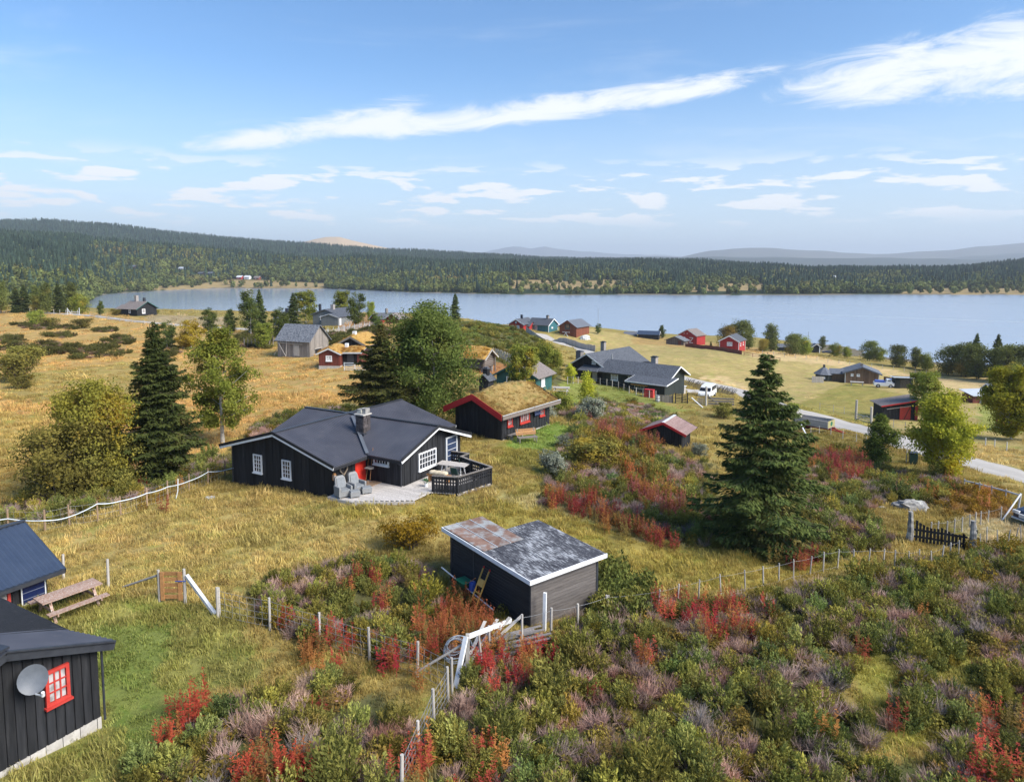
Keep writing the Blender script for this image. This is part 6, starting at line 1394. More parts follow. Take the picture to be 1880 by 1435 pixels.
for i, (key, px, pb, pt, wh) in enumerate(SHORET):
    treeat(key, {'shore_a': 8.0, 'shore_b': 8.5, 'shore_c': 6.0}[key], px, pb, pt, f'lakeside tree {wh}', 'tree', name='shore_tree', group='trees along the right shore')
treeat('spruce_s', 6.0, 1790, 690, 611, 'dark spruce tip above the right grove, left of two', 'spruce', wide=.7); treeat('spruce_s', 6.0, 1829, 692, 612, 'dark spruce tip above the right grove, right of two', 'spruce', wide=.8)
# grove at the far left by the bay
for i, (key, px, pb, pt, wh) in enumerate([('shore_b',4,572,512,'at the very left frame edge'),('spruce_s',45,572,522,'dark, second from the left frame edge'),('shore_b',68,573,524,'grey-green, between two darker trees'),('shore_b',88,573,520,'light green beside the dark central one'),('spruce_s',108,574,520,'dark, in the grove middle'),('shore_b',128,575,518,'tall, near the water end'),('shore_c',146,576,540,'lowest, nearest the water'),('spruce_s',30,572,526,'slim, behind the first'),('shore_a',-40,573,510,'cut off by the frame edge')]):
    treeat(key, {'shore_a': 8.0, 'shore_b': 8.5, 'shore_c': 6.0, 'spruce_s': 6.0}[key], px, pb, pt, f'tree of the left bay grove, {wh}', 'tree', group='grove by the left bay', wide=.8 if key == 'shore_b' else None, P=pix(px, pb + 1, 203 + 4 * (i % 3)))
# bushes that stand out singly
BUSH = [('bush_y',752,1003,945,'amber-yellow willow bush behind the foreground shed',1.05),('bush_s',1072,772,731,'silvery willow bush on the slope below the lodge lawn',1.15),('bush_s',1012,768,742,'small silvery bush at the end of the turf-roofed cabin',1.0),('bush_s',1040,822,800,'pale grey-green bush on the slope edge, upper of two',1.2),('bush_s',1024,870,828,'pale grey-green bush on the slope edge, lower of two',1.0),('bush_g',1030,752,722,'green bush right of the turf-roofed cabin',1.1),('bush_o',1085,850,803,'brown-olive bush in the middle of the slope',1.5),('bush_s',1282,838,812,'pale bush at the right wall of the red-trimmed shed',.9),
 ('bush_o',45,672,634,'olive mound bush in the left meadow, larger of two',1.2),('bush_o',30,700,648,'olive round bush in front of the larger mound bush',1.0),('bush_o',40,714,690,'brown bush at the left frame edge above the golden field',1.3),('bush_g',65,598,571,'tall thin bush by the farm track',.8),('bush_o',90,602,583,'brown bush right of the thin one by the track',1.3),('bush_o',150,603,585,'brown bush farther along the farm track',1.4),('bush_g',860,760,742,'low green bush left of the small turf hut',1.0),('bush_g',1457,757,740,'solitary green bush on the far road verge',1.0),('bush_o',1330,768,742,'dark shrub in front of the wooden gates',1.2)]
for key, px, pb, pt, lb, wd in BUSH: treeat(key, {'bush_y': 1.6, 'bush_s': 1.5, 'bush_o': 1.7, 'bush_g': 1.6}[key], px, pb, pt, lb, 'shrub', name='shrub', wide=wd)
# ================================================================== FENCES, GATES, POSTS
def thin(b, name, lines, r, mat, parent=None):
    """thin wires or hoses as one part; lines are lists of world points"""
    V = []; F = []; k = 0
    inv = Matrix.Rotation(-b.root.rotation_euler.z, 3, 'Z')
    for ln in lines:
        L = [inv @ (Vector(p) - b.root.location) for p in ln]
        v, f = tube_np([tuple(p) for p in L], np.full(len(L), r), 4); V.append(v); F.append(f + k); k += len(v)
    o = link(name, np_mesh(name, np.concatenate(V), np.concatenate(F), mat), parent or b.root); return o
def fence(name, label, posts, h, mat, w=.09, wires=0, wr=.006, wmat=None, net=False, group=None, lean=.03, rails=0, rail_mat=None):
    """posts: photo points of the post feet, or (px, py, height)"""
    P = [gp(p[0], p[1]) for p in posts]; b = Bld(name, label, 'fence', P[0], 0, group); rr = random.Random(len(posts) * 31 + int(posts[0][0])); tops = []
    for p, q in zip(posts, P):
        hh = p[2] if len(p) > 2 else h; d = Vector((rr.uniform(-lean, lean) * hh, rr.uniform(-lean, lean) * hh, hh)); b.bar('post', q - P[0] - Vector((0, 0, .25)), q - P[0] + d, w * rr.uniform(.85, 1.15), w, mat, rnd=True); tops.append((q, d))
    def seg(f, sag=.02):
        L = []
        for i in range(len(tops) - 1):
            (q0, d0), (q1, d1) = tops[i], tops[i + 1]
            for k in range(4): t = k / 4; L.append((q0 + d0 * f).lerp(q1 + d1 * f, t) - Vector((0, 0, 4 * sag * t * (1 - t))))
        L.append(tops[-1][0] + tops[-1][1] * f); return L
    if wires:
        L = [seg(.12 + .78 * i / max(1, wires - 1), .03) for i in range(wires)]
        if net:
            for i in range(len(tops) - 1):
                (q0, d0), (q1, d1) = tops[i], tops[i + 1]; n = max(2, int((q1 - q0).length / .3))
                for k in range(1, n): t = k / n; a = q0.lerp(q1, t); L.append([a + Vector((0, 0, .08)), a + d0.lerp(d1, t) * .88])
        tag(thin(b, 'wire_netting', L, wr, wmat or M_PIPE), kind='stuff')
    for i in range(rails):
        f = .35 + .5 * i / max(1, rails - 1) if rails > 1 else .8
        for k in range(len(tops) - 1): b.bar('rail', tops[k][0] - P[0] + tops[k][1] * f, tops[k+1][0] - P[0] + tops[k+1][1] * f, .05, .09, rail_mat or mat)
    b.tops = tops; b.seg = seg; return b
f = fence('hose_fence', 'wire fence with brown posts and a pale water hose running to the main cabin', [(-70,990),(16,976),(83,976),(128,966),(180,959),(222,949),(270,932),(308,918),(347,903),(382,891),(413,876)], 1.12, M_BROWNP, .10, 4, .005, net=True)
hs = []
for i, fr in enumerate((.78, .60, .52, .45, .88, .78, .74, .70, .62, .80, .45)):
    q, d = f.tops[i]; hs.append(q + d * fr + Vector((.05, -.05, 0)))
HL = []
for i in range(len(hs) - 1):
    for k in range(6): t = k / 6; HL.append(hs[i].lerp(hs[i+1], t) - Vector((0, 0, .05 * 4 * t * (1 - t))))
HL += [hs[-1], L0 + Vector((.02, -.1, 1.0))]
M_HOSE = pmat('pale_hose', (.60, .68, .74), (.72, .78, .82), .4, 4)
thin(f, 'water_hose', [HL], .028, M_HOSE); q = gp(323, 915); thin(f, 'hose_tail', [[q, q + Vector((.12, 0, .45)), q + Vector((.16, 0, 1.15))]], .028, M_HOSE)
fence('yard_fence', 'single weathered posts standing in the grass between the black hut and the small gate', [(116,1062,1.0),(199,1079,1.15)], 1.0, M_GREYP, .11)
fence('lone_post', 'short grey post past the end of the white gate brace', [(403,1131,1.1)], 1.1, M_GREYP, .11)
# small slatted garden gate
g0, g1 = gp(293, 1103), gp(340, 1108)
ang = math.degrees(math.atan2(g1.y - g0.y, g1.x - g0.x)); wG = (g1 - g0).length
b = Bld('garden_gate', 'small brown slatted garden gate with pole braces in the meadow', 'gate', g0, ang)
b.bar('post', (0, 0, -.3), (0, 0, 1.22), .11, .11, M_GREYP, rnd=True); b.bar('post', (wG, 0, -.3), (wG, 0, 1.25), .12, .12, M_GREYP, rnd=True)
for z in (.12, .36, .58, .80, 1.02): b.cube('slat', .07, wG - .06, -.05, -.02, z, z + .14, M_PINE)
for x in (.08, wG - .22): b.cube('stile', x, x + .14, -.075, -.051, .06, 1.16, M_PINE)
b.bar('latch', (wG - .3, -.1, .82), (wG + .1, -.1, .82), .02, .03, M_BLUE)
b.bar('brace_pole', (-.05, 0, 1.0), Matrix.Rotation(rad(-ang), 3, 'Z') @ (gp(223, 1078) - g0), .09, .09, M_GREYP, rnd=True); b.bar('brace_board', (wG + .08, 0, 1.0), Matrix.Rotation(rad(-ang), 3, 'Z') @ (gp(396, 1131) - g0) + Vector((0, 0, .05)), .13, .11, M_LIGHTGREY)
# heath fence in front
fence('heath_fence', 'sheep-netting fence with pale posts crossing the red weeds in front', [(400,1135),(496,1156),(587,1184),(679,1213),(766,1242),(830,1275)], 1.2, M_GREYP, .10, 5, .006, net=True)
fence('slack_fence', 'slack sheep netting on pale posts running down to the bottom edge', [(823,1292),(797,1338),(769,1400),(737,1470)], 1.2, M_GREYP, .10, 6, .007, net=True)
b = Bld('corner_brace', 'white corner post braced with long pale poles at the fence bend', 'fence brace', gp(858, 1245), 0); o_ = b.root.location
b.bar('post', (0, 0, -.2), (.02, 0, 1.5), .12, .12, M_GREYP); b.bar('brace_board', (-.03, -.05, 1.45), gp(836, 1262) - o_, .15, .07, M_WHITE); b.bar('brace_pole', (0, 0, 1.25), gp(762, 1243) - o_ + Vector((0, 0, .15)), .09, .09, M_GREYP, rnd=True); b.bar('rail_board', (.0, .1, 1.35), gp(938, 1175) - o_ + Vector((0, 0, .75)), .06, .15, M_WHITE); b.bar('prop', gp(885, 1225) - o_, (.35, .5, 1.2), .08, .08, M_GREYP, rnd=True)
M_PLANKD = pmat('dark_old_planks', (.13, .12, .12), (.24, .225, .22), .9, 6, (3, 3, 3), rnd=.25, bump=.4)
pl = gp(935, 1192); b = Bld('plank_pile', 'grey heap of old planks lying among the red weeds before the shed', 'planks', pl, 20); rr = random.Random(2)
for i in range(22): 
    x = -1.7 + rr.uniform(0, .4); y = -.6 + i * .058 + rr.uniform(-.03, .03); z = .12 + .08 * (i % 3) + rr.uniform(0, .05); b.bar('plank', (x + .01*i, y, z), (x + rr.uniform(2.3, 3.1), y + rr.uniform(-.15, .15), z + rr.uniform(-.05, .1)), .10, .025, M_PLANKD)
for i in range(4): b.bar('loose_board', (-1.9 + i*.25, -1.0 + i*.2, .35), (-.6 + i*.4, .9 - i*.2, .7 + .1*i), .11, .03, M_GREYP)
q = gp(838, 1222); b = Bld('wire_coil', 'tangled coil of blue-grey fencing wire hanging at the corner post', 'wire', q + Vector((0, 0, .25)), 0); LL = []
for i in range(7): 
    r_ = rr.uniform(.28, .45); cx, cy, cz = rr.uniform(-.08, .08), rr.uniform(-.06, .06), rr.uniform(.2, .6); ph = rr.uniform(0, 3); LL.append([q + Vector((cx + r_*math.cos(a), cy + r_*.4*math.sin(a + ph), .25 + cz + r_*math.sin(a))) for a in np.linspace(0, 6.28, 22)])
thin(b, 'wire_loops', LL, .012, pmat('blue_grey_wire', (.26, .32, .40), (.34, .40, .47), .6))
fence('shed_posts', 'row of grey fence posts close before the foreground shed', [(899,1205,1.1),(958,1190,1.25),(1011,1166,1.05),(1061,1152,.95),(1114,1135,.95)], 1.1, M_GREYP, .10, 2, .006)
b = Bld('white_post', 'tall white post leaning at the right wall of the foreground shed', 'post', gp(999, 1158), 0); b.bar('post', (0, 0, -.3), (.03, .08, 1.45), .12, .10, M_WHITE)
fence('heath_edge_fence', 'long line of thin grey posts along the upper edge of the juniper heath', [(1114,1135),(1207,1121),(1243,1112),(1282,1103),(1324,1094),(1369,1085),(1402,1077),(1430,1071),(1457,1062),(1486,1056),(1511,1049),(1537,1044),(1566,1042),(1593,1041),(1621,1041),(1642,1044),(1668,1047),(1688,1042),(1710,1045),(1728,1034),(1744,1029),(1759,1024)], 0.92, M_GREYP, .065, 2, .004, lean=.09)
# dark driveway gate with carved grey posts
g0, g1 = gp(1670, 993), gp(1783, 1011); ang = math.degrees(math.atan2(g1.y - g0.y, g1.x - g0.x)); wG = (g1 - g0).length
b = Bld('driveway_gate', 'black board gate with swooping top between two rough grey posts', 'gate', g0, ang)
def rough_post(x, h, r, seed):
    rr = random.Random(seed); V = []; F = []; n = 9; m = 12
    for i in range(m + 1):
        f = i / m; r0 = r * (1.25 - .55 * f) * (1 + rr.uniform(-.10, .10))
        for j in range(n): a = 6.283 * j / n; rj = r0 * (1 + rr.uniform(-.12, .12)); V.append((x + rj*math.cos(a) + .03*math.sin(3*f), rj*math.sin(a), -.3 + (h + .3) * f))
    for i in range(m):
        for j in range(n): F.append((i*n+j, i*n+(j+1) % n, (i+1)*n+(j+1) % n, (i+1)*n+j))
    F.append(tuple(range(m*n, m*n+n))); b.solid('gate_post', V, F, M_STONE, smooth=False)
rough_post(-.02, 1.62, .17, 4); rough_post(wG + .02, 1.60, .17, 5)
nb = 14
for i in range(nb):
    x0 = .24 + (wG - .48) * i / nb; x1 = .24 + (wG - .48) * (i + 1) / nb - .045; f = (i + .5) / nb * 2; f = f if f < 1 else f - 1
    hh = (1.12 - .42 * math.sin(f * math.pi / 2) if i < nb / 2 else .92 - .34 * math.sin(f * math.pi * .75)) 
    hh = [1.18,1.08,.99,.93,.89,.88,.90,.98,.92,.84,.78,.75,.76,.84][i]; ht = hh + random.Random(i).uniform(-.01, .01)
    b.solid('gate_board', [(x0,-.012,.06),(x1,-.012,.06),(x1,.012,.06),(x0,.012,.06),(x0,-.012,ht+.02),(x1,-.012,ht-.02),(x1,.012,ht-.02),(x0,.012,ht+.02)], CF, M_BLACK)
for z in (.25, .62): b.cube('gate_rail', .18, wG - .18, .014, .06, z, z + .10, M_BLACK)
b.cube('lamp_box', wG + .12, wG + .22, -.06, .06, .98, 1.15, M_METAL)
fence('leaning_pickets', 'loose row of leaning grey stakes on the gravel right of the black gate', [(1800,1012),(1812,1000),(1832,1006),(1848,1004),(1862,998),(1876,996),(1900,1004)], .95, M_GREYP, .06, lean=.16)
fence('field_stakes', 'row of pale stakes running from the black gate up toward the parked car', [(1708,985),(1721,984),(1738,983),(1752,980),(1766,976),(1780,970),(1790,966),(1800,964),(1813,962),(1838,955)], .85, M_GREYP, .075, 2, .005, lean=.06)
b = Bld('pole_corner', 'white braced corner of a pole fence near the parked car', 'fence brace', gp(1868, 938), 0); o_ = b.root.location; b.bar('post', (0, 0, -.2), (.15, 0, 1.15), .12, .12, M_LIGHTGREY, rnd=True); b.bar('brace_pole', (.12, 0, 1.1), gp(1840, 955) - o_, .10, .10, M_LIGHTGREY, rnd=True)
fence('pole_fence', 'low white pole-rail fence along the verge below the gravel road', [(1770,897),(1798,904),(1820,910),(1846,917),(1872,925)], .75, M_GREYP, .08, rails=1, rail_mat=M_LIGHTGREY)
fence('roadside_posts', 'three white posts in the grass across the gravel road', [(1809,820),(1826,823),(1848,828),(1884,845)], .9, M_LIGHTGREY, .09, lean=.02)
fence('verge_fence', 'thin wire fence along the near verge beside the farm trailer', [(1488,800),(1504,797),(1525,800),(1547,805),(1572,812),(1590,818)], .9, M_GREYP, .07, 3, .006)
b = Bld('dark_gatepost', 'dark thick gatepost with a white diagonal brace by the trailer', 'post', gp(1457, 794), 0); b.bar('post', (0, 0, -.2), (0, 0, 1.75), .22, .22, M_CARDARK, rnd=True); b.bar('brace_board', (.7, -.2, .9), gp(1485, 808) - b.root.location, .12, .1, M_WHITE)
b.bar('small_post', gp(1443, 790) - b.root.location, gp(1443, 790) - b.root.location + Vector((0, 0, 1.1)), .1, .1, M_GREYP, rnd=True); b.bar('small_post', gp(1449, 791) - b.root.location, gp(1449, 791) - b.root.location + Vector((0, 0, 1.0)), .1, .1, M_GREYP, rnd=True)
g0, g1 = gp(1571, 771), gp(1599, 777); ang = math.degrees(math.atan2(g1.y - g0.y, g1.x - g0.x)); wG = (g1 - g0).length
b = Bld('field_gate', 'grey field gate between two tall thick posts across the road', 'gate', g0, ang); b.bar('gate_post', (0, 0, -.3), (.05, 0, 2.6), .30, .30, M_GREYP, rnd=True); b.bar('gate_post', (wG, 0, -.3), (wG, 0, 2.3), .32, .32, M_GREYP, rnd=True)
for z in (.25, .55, .85): b.bar('gate_rail', (.2, -.1, z), (wG - .2, -.1, z + .05), .04, .09, M_GREYP)
b.bar('gate_brace', (.2, -.14, .15), (wG * .8, -.14, 1.05), .05, .10, M_GREYP)
fence('road_field_fence', 'thin grey wire fence along the far verge toward the cart shed', [(1505,752),(1530,756),(1550,760),(1617,780),(1640,785),(1662,790)], 1.0, M_GREYP, .07, 3, .007)
# lodge yard
fence('lodge_fence', 'row of pale posts fencing the lawn in front of the black lodge', [(1042,705),(1052,704),(1061,704),(1102,706),(1114,708),(1124,710),(1135,713),(1145,717),(1155,722),(1168,725),(1180,728),(1192,730),(1204,731)], 1.05, M_GREYP, .13, 3, .008)
q = gp(1192, 729); b = Bld('red_bin', 'bright red box standing by the lodge fence posts', 'box', q, -30); b.solid('box_body', [(-.65,-.35,0),(.65,-.35,0),(.65,.35,0),(-.65,.35,0),(-.62,-.32,.95),(.62,-.32,.95),(.62,.32,1.05),(-.62,.32,1.05)], CF, M_BLOCKRED); b.boxes('lid', [(-.68,.68,-.38,.38,1.053,1.11)], M_REDTRIM)
q = gp(1207, 737); b = Bld('grey_barrel', 'blue-grey barrel on the lawn right of the red box', 'barrel', q, 0); b.bar('barrel_body', (0, 0, 0), (0, 0, .85), .62, .62, M_PIPE, rnd=True); b.bar('hoop', (0, 0, .25), (0, 0, .31), .66, .66, M_LIGHTGREY, rnd=True); b.bar('hoop', (0, 0, .6), (0, 0, .66), .64, .64, M_LIGHTGREY, rnd=True)
q = gp(1228, 739); b = Bld('wood_panel_fence', 'short dark-brown board panel beside the black five-bar gate', 'fence', q, -20)
for i in range(8): b.cube('panel_board', -1.3 + i*.22, -1.3 + i*.22 + .20, -.02, .02, -.1, .95 + .03*(i % 2), M_GREYW)
for x in (-1.3, .5): b.cube('post', x - .06, x + .06, .02, .14, -.2, 1.1, M_BLACK)
g0, g1 = gp(1240, 740), gp(1262, 740); wG = (g1 - g0).length; b = Bld('black_field_gate', 'black five-bar gate into the lodge yard', 'gate', g0, math.degrees(math.atan2(g1.y - g0.y, g1.x - g0.x)))
for z in (.2, .42, .64, .86, 1.05): b.bar('gate_bar', (.1, 0, z + .12), (wG - .1, 0, z - .05), .04, .08, M_BLACK)
for x in (0, wG * .55, wG): b.bar('gate_post', (x, 0, -.2), (x, 0, 1.4), .16, .16, M_BLACK, rnd=True)
q = gp(1296, 744); b = Bld('yard_gate', 'weathered plank gate with a tall pale post before the white van', 'gate', q, -12); b.bar('gate_post', (0, 0, -.3), (0, 0, 2.55), .30, .30, M_GREYP, rnd=True)
for i in range(6): b.cube('picket', -1.1 + i*.16, -1.0 + i*.16, -.02, .02, .1, 1.0, M_GREYW)
for z in (.15, .5, .85): b.cube('gate_plank', .25, 3.6, -.03, .03, z, z + .24, M_GREYW)
b.bar('gate_brace', (.3, -.06, 1.3), (1.6, -.06, .2), .05, .12, M_GREYW); b.bar('white_brace', (-1.9, -.2, 1.0), (-.5, -1.6, 0), .12, .10, M_WHITE)
def pole_fence(name, label, A_, B_, h, mat, slant=.6, step=.16, rail=True):
    """slanted split-pole fence; the thin poles are one part"""
    b = Bld(name, label, 'fence', A_, 0); d = (B_ - A_); n = int(d.length / step); LL = []; rr = random.Random(n)
    for i in range(n):
        p = on(A_.x + d.x*i/n, A_.y + d.y*i/n); u = d.normalized(); LL.append([p + Vector((0, 0, .05)), p + Vector((u.x*slant*h, u.y*slant*h, h*rr.uniform(.8, 1.15)))])
    tag(thin(b, 'split_poles', LL, .045, mat), kind='stuff')
    for k in range(0, n, max(1, n // 10)): p = on(A_.x + d.x*k/n, A_.y + d.y*k/n) - A_; b.bar('stake', p, p + Vector((0, 0, h * 1.15)), .08, .08, mat, rnd=True)
pole_fence('slanted_pole_fence', 'grey slanted split-pole fence behind the white van', gp(1256, 706), gp(1348, 726), 1.15, M_GREYW)
pole_fence('mound_pole_fence', 'silvery slanted pole fence between the log storehouse and the mound', gp(906, 655), gp(938, 668), 1.2, M_GREYP, .3)
pole_fence('white_pole_fence', 'long whitish slanted pole fence above the turf cabins', gp(592, 618), gp(702, 600), 1.3, M_LIGHTGREY, .2, .35)
pole_fence('barn_pole_fence', 'dark stakes fence left of the old barn', gp(448, 638), gp(508, 634), 1.5, M_GREYW, .1, .6)
def board_fence(name, label, A_, B_, h, mat, w=.5, lift=0.0):
    b = Bld(name, label, 'fence', A_, 0); d = B_ - A_; n = int(d.length / w)
    for i in range(n):
        p = on(A_.x + d.x*(i+.5)/n, A_.y + d.y*(i+.5)/n) - A_; u = Vector((d.x, d.y, 0)).normalized(); nn = Vector((-u.y, u.x, 0))
        b._new('fence_board', cube_mesh(mat), mat_from(u * (d.length/n*.93), nn * .05, Vector((0, 0, h)), p + Vector((0, 0, h/2 + lift))))
board_fence('road_board_fence', 'long grey board fence along the road below the lakeside houses', gp(966, 609), gp(1093, 645), 1.5, M_GREYP, .6)
board_fence('red_board_fence', 'red board fence round the red cottage yard', gp(1258, 636), gp(1362, 651), 1.1, M_REDDK, .6, -.05)
fence('red_rail_fence', 'low red rail fence continuing right from the red cottage', [(1366,652),(1382,655),(1398,657),(1414,660),(1432,663)], .9, M_REDDK, .14, rails=2, rail_mat=M_REDDK)
fence('shore_field_fence', 'thin posts along the stubble field edge before the shore trees', [(1400+i*20, 650 + i*2.45) for i in range(17)], 1.1, M_GREYP, .12)
fence('track_fence', 'row of posts along the farm track at the far left meadow', [(0+i*11, 573 + i*.35) for i in range(14)], 1.3, M_GREYP, .16)
fence('bay_rail_fence', 'grey rail fence bordering the track by the shore cottage', [(165,581),(180,584),(200,587),(220,590),(242,592),(265,595)], 1.0, M_GREYP, .12, rails=2)
b = Bld('track_gate', 'pale braced field gate on the farm track', 'gate', gp(124, 578), 0); [b.bar('gate_post', (x, 0, 0), (x, 0, 2.0), .18, .18, M_LIGHTGREY, rnd=True) for x in (0, 3.4)]; b.bar('gate_brace', (0, 0, 1.8), (1.2, 0, 0), .12, .12, M_LIGHTGREY); [b.bar('gate_rail', (0, 0, z), (3.4, 0, z), .08, .12, M_LIGHTGREY) for z in (.4, .9)]
g0 = gp(632, 681); b = Bld('tube_gate', 'light blue tubular steel field gate before the brown-red turf cabin', 'gate', g0, -8)
for z in (.2, .42, .64, .86, 1.08): b.bar('gate_tube', (0, 0, z), (2.9, 0, z), .06, .06, M_HOSE, rnd=True)
for x in (0, 1.45, 2.9): b.bar('gate_upright', (x, 0, .05), (x, 0, 1.15), .07, .07, M_HOSE, rnd=True)

# ================================================================== VEHICLES AND YARD THINGS
def wheel(b, x, y, r, w, rim=None, z=None):
    V = []; F = []; n = 16; z = r if z is None else z; prof = [(-w/2, r*.55), (-w/2, r*.92), (-w*.35, r), (w*.35, r), (w/2, r*.92), (w/2, r*.55)]
    for j in range(n):
        a = 6.2832*j/n
        for (o, q) in prof: V.append((x + q*math.cos(a), y + o, z + q*math.sin(a)))
    k = len(prof)
    for j in range(n):
        for i in range(k - 1): F.append((j*k+i, j*k+i+1, ((j+1) % n)*k+i+1, ((j+1) % n)*k+i))
    wo = b.solid('wheel', V, F, M_TYRE, smooth=True)
    Vr = [(x, y - w*.3, z)] + [(x + r*.56*math.cos(6.2832*j/n), y - w*.45, z + r*.56*math.sin(6.2832*j/n)) for j in range(n)] + [(x, y + w*.3, z)] + [(x + r*.56*math.cos(6.2832*j/n), y + w*.45, z + r*.56*math.sin(6.2832*j/n)) for j in range(n)]
    Fr = [(0, 1 + j, 1 + (j+1) % n) for j in range(n)] + [(n+1, n+2 + (j+1) % n, n+2 + j) for j in range(n)]
    b.solid('rim', Vr, Fr, rim or M_PIPE, wo)
def vehicle(name, label, cat, P, rz, L, Wd, prof, paint, glassq, wheels, r, lights):
    """prof: side outline (x, z, half-width factor) from rear to front over the top"""
    b = Bld(name, label, cat, P, rz); V = []; n = len(prof)
    for sy in (-1, 1):
        for (x, z, k) in prof: V.append((x * L, sy * Wd/2 * k, z))
    F = [tuple(range(n)), tuple(range(2*n - 1, n - 1, -1))] + [(i, n + i, n + (i+1) % n, (i+1) % n) for i in range(n)]
    o = b.solid('body', V, F, paint); m = o.modifiers.new('soft', 'BEVEL'); m.width = .07; m.segments = 2; m.limit_method = 'ANGLE'
    for nm, q in glassq: b.solid(nm, q, [(0, 1, 2, 3), (3, 2, 1, 0)] if len(q) == 4 else CF, M_GLASS)
    for x in wheels:
        for sy in (-1, 1): wheel(b, x * L, sy * (Wd/2 - .10), r, .22)
    for nm, q, mt in lights: b.boxes(nm, [q], mt)
    return b
q = gp(1298, 729)
vp = [(-.5,.35,1),(-.5,1.15,1),(-.48,1.80,.86),(-.44,1.92,.82),(.12,1.92,.82),(.30,1.15,.96),(.46,1.02,.94),(.5,.75,.92),(.5,.35,.94)]
Lv, Wv = 4.9, 1.9
vehicle('white_van', 'white van parked behind the weathered yard gate at the lodge', 'van', q, -118, Lv, Wv, vp, M_CARWHITE,
  [('windscreen', [(.125*Lv,-.74,1.86),(.125*Lv,.74,1.86),(.305*Lv,.84,1.20),(.305*Lv,-.84,1.20)]), ('side_window', [(-.42*Lv,-.90,1.75),(.09*Lv,-.86,1.78),(.22*Lv,-.955,1.22),(-.42*Lv,-.975,1.22)]), ('side_window', [(-.42*Lv,.90,1.75),(.09*Lv,.86,1.78),(.22*Lv,.955,1.22),(-.42*Lv,.975,1.22)]), ('rear_window', [(-.497*Lv,-.72,1.72),(-.497*Lv,.72,1.72),(-.505*Lv,.8,1.25),(-.505*Lv,-.8,1.25)])],
  (-.32, .31), .33, [('headlight', (.485*Lv, .505*Lv, -.85, -.5, .72, .9), M_GLASSW), ('headlight', (.485*Lv, .505*Lv, .5, .85, .72, .9), M_GLASSW), ('bumper', (.49*Lv, .515*Lv, -.86, .86, .36, .56), M_METAL)])
q = gp(1935, 962)
cp_ = [(-.5,.35,.95),(-.5,.9,.97),(-.46,1.0,.95),(-.36,1.45,.76),(-.05,1.52,.74),(.14,1.4,.76),(.27,.98,.95),(.46,.86,.93),(.5,.65,.9),(.5,.35,.92)]
Lc, Wc = 4.4, 1.8
vehicle('dark_blue_car', 'dark blue car nosing in at the right frame edge beyond the black gate', 'car', q, -165, Lc, Wc, cp_, M_CARDARK,
  [('windscreen', [(.145*Lc,-.62,1.37),(.145*Lc,.62,1.37),(.272*Lc,.8,1.01),(.272*Lc,-.8,1.01)]), ('side_window', [(-.33*Lc,-.72,1.38),(.10*Lc,-.70,1.36),(.22*Lc,-.86,1.02),(-.40*Lc,-.87,1.02)]), ('side_window', [(-.33*Lc,.72,1.38),(.10*Lc,.70,1.36),(.22*Lc,.86,1.02),(-.40*Lc,.87,1.02)])],
  (-.31, .31), .32, [('headlight', (.47*Lc, .50*Lc, -.84, -.45, .66, .84), M_GLASSW), ('headlight', (.47*Lc, .50*Lc, .45, .84, .66, .84), M_GLASSW), ('grille', (.49*Lc, .512*Lc, -.4, .4, .5, .72), M_LIGHTGREY), ('bumper', (.49*Lc, .515*Lc, -.84, .84, .35, .44), M_LIGHTGREY)])
q = gp(1495, 792); b = Bld('farm_trailer', 'grey wooden drop-side farm trailer on a red chassis beside the road', 'trailer', q, -46)
LT, WT = 3.5, 1.8; z0 = .80
for sy in (-1, 1):
    for k in range(2): b.cube('side_board', -LT/2, LT/2, sy*WT/2 - .03, sy*WT/2 + .03, z0 + k*.36, z0 + k*.36 + .34, M_GREYP)
for k in range(2): b.cube('tail_board', LT/2 - .03, LT/2 + .03, -WT/2 + .03, WT/2 - .03, z0 + k*.36, z0 + k*.36 + .34, pmat('yellow_green_board%d' % k, (.30, .28, .12), (.40, .38, .2), .8, 4)); b.cube('head_board', -LT/2 - .03, -LT/2 + .03, -WT/2 + .03, WT/2 - .03, z0 + k*.36, z0 + k*.36 + .34, M_GREYP)
b.cube('bed', -LT/2, LT/2, -WT/2 + .03, WT/2 - .03, z0 - .08, z0 - .003, M_GREYW); b.cube('chassis', -LT/2 + .1, LT/2 + .3, -.45, -.33, z0 - .28, z0 - .085, M_RED); b.cube('chassis', -LT/2 + .1, LT/2 + .3, .33, .45, z0 - .28, z0 - .085, M_RED); b.bar('drawbar', (LT/2 + .2, -.35, z0 - .2), (LT/2 + 1.5, 0, .35), .1, .1, M_RED); b.bar('drawbar', (LT/2 + .2, .35, z0 - .2), (LT/2 + 1.5, 0, .35), .1, .1, M_RED); b.bar('jockey_leg', (LT/2 + 1.3, 0, .4), (LT/2 + 1.3, 0, 0), .06, .06, M_METAL)
for sy in (-1, 1): wheel(b, -LT*.30, sy * (WT/2 - .12), .38, .26, M_RED)
V = [(LT/2 + .036, .5*.55*math.cos(a), z0 + .36 + .26*math.sin(a)) for a in np.linspace(0, 6.28, 16, False)]; b.solid('round_emblem', V, [tuple(range(16))], M_GREENP)
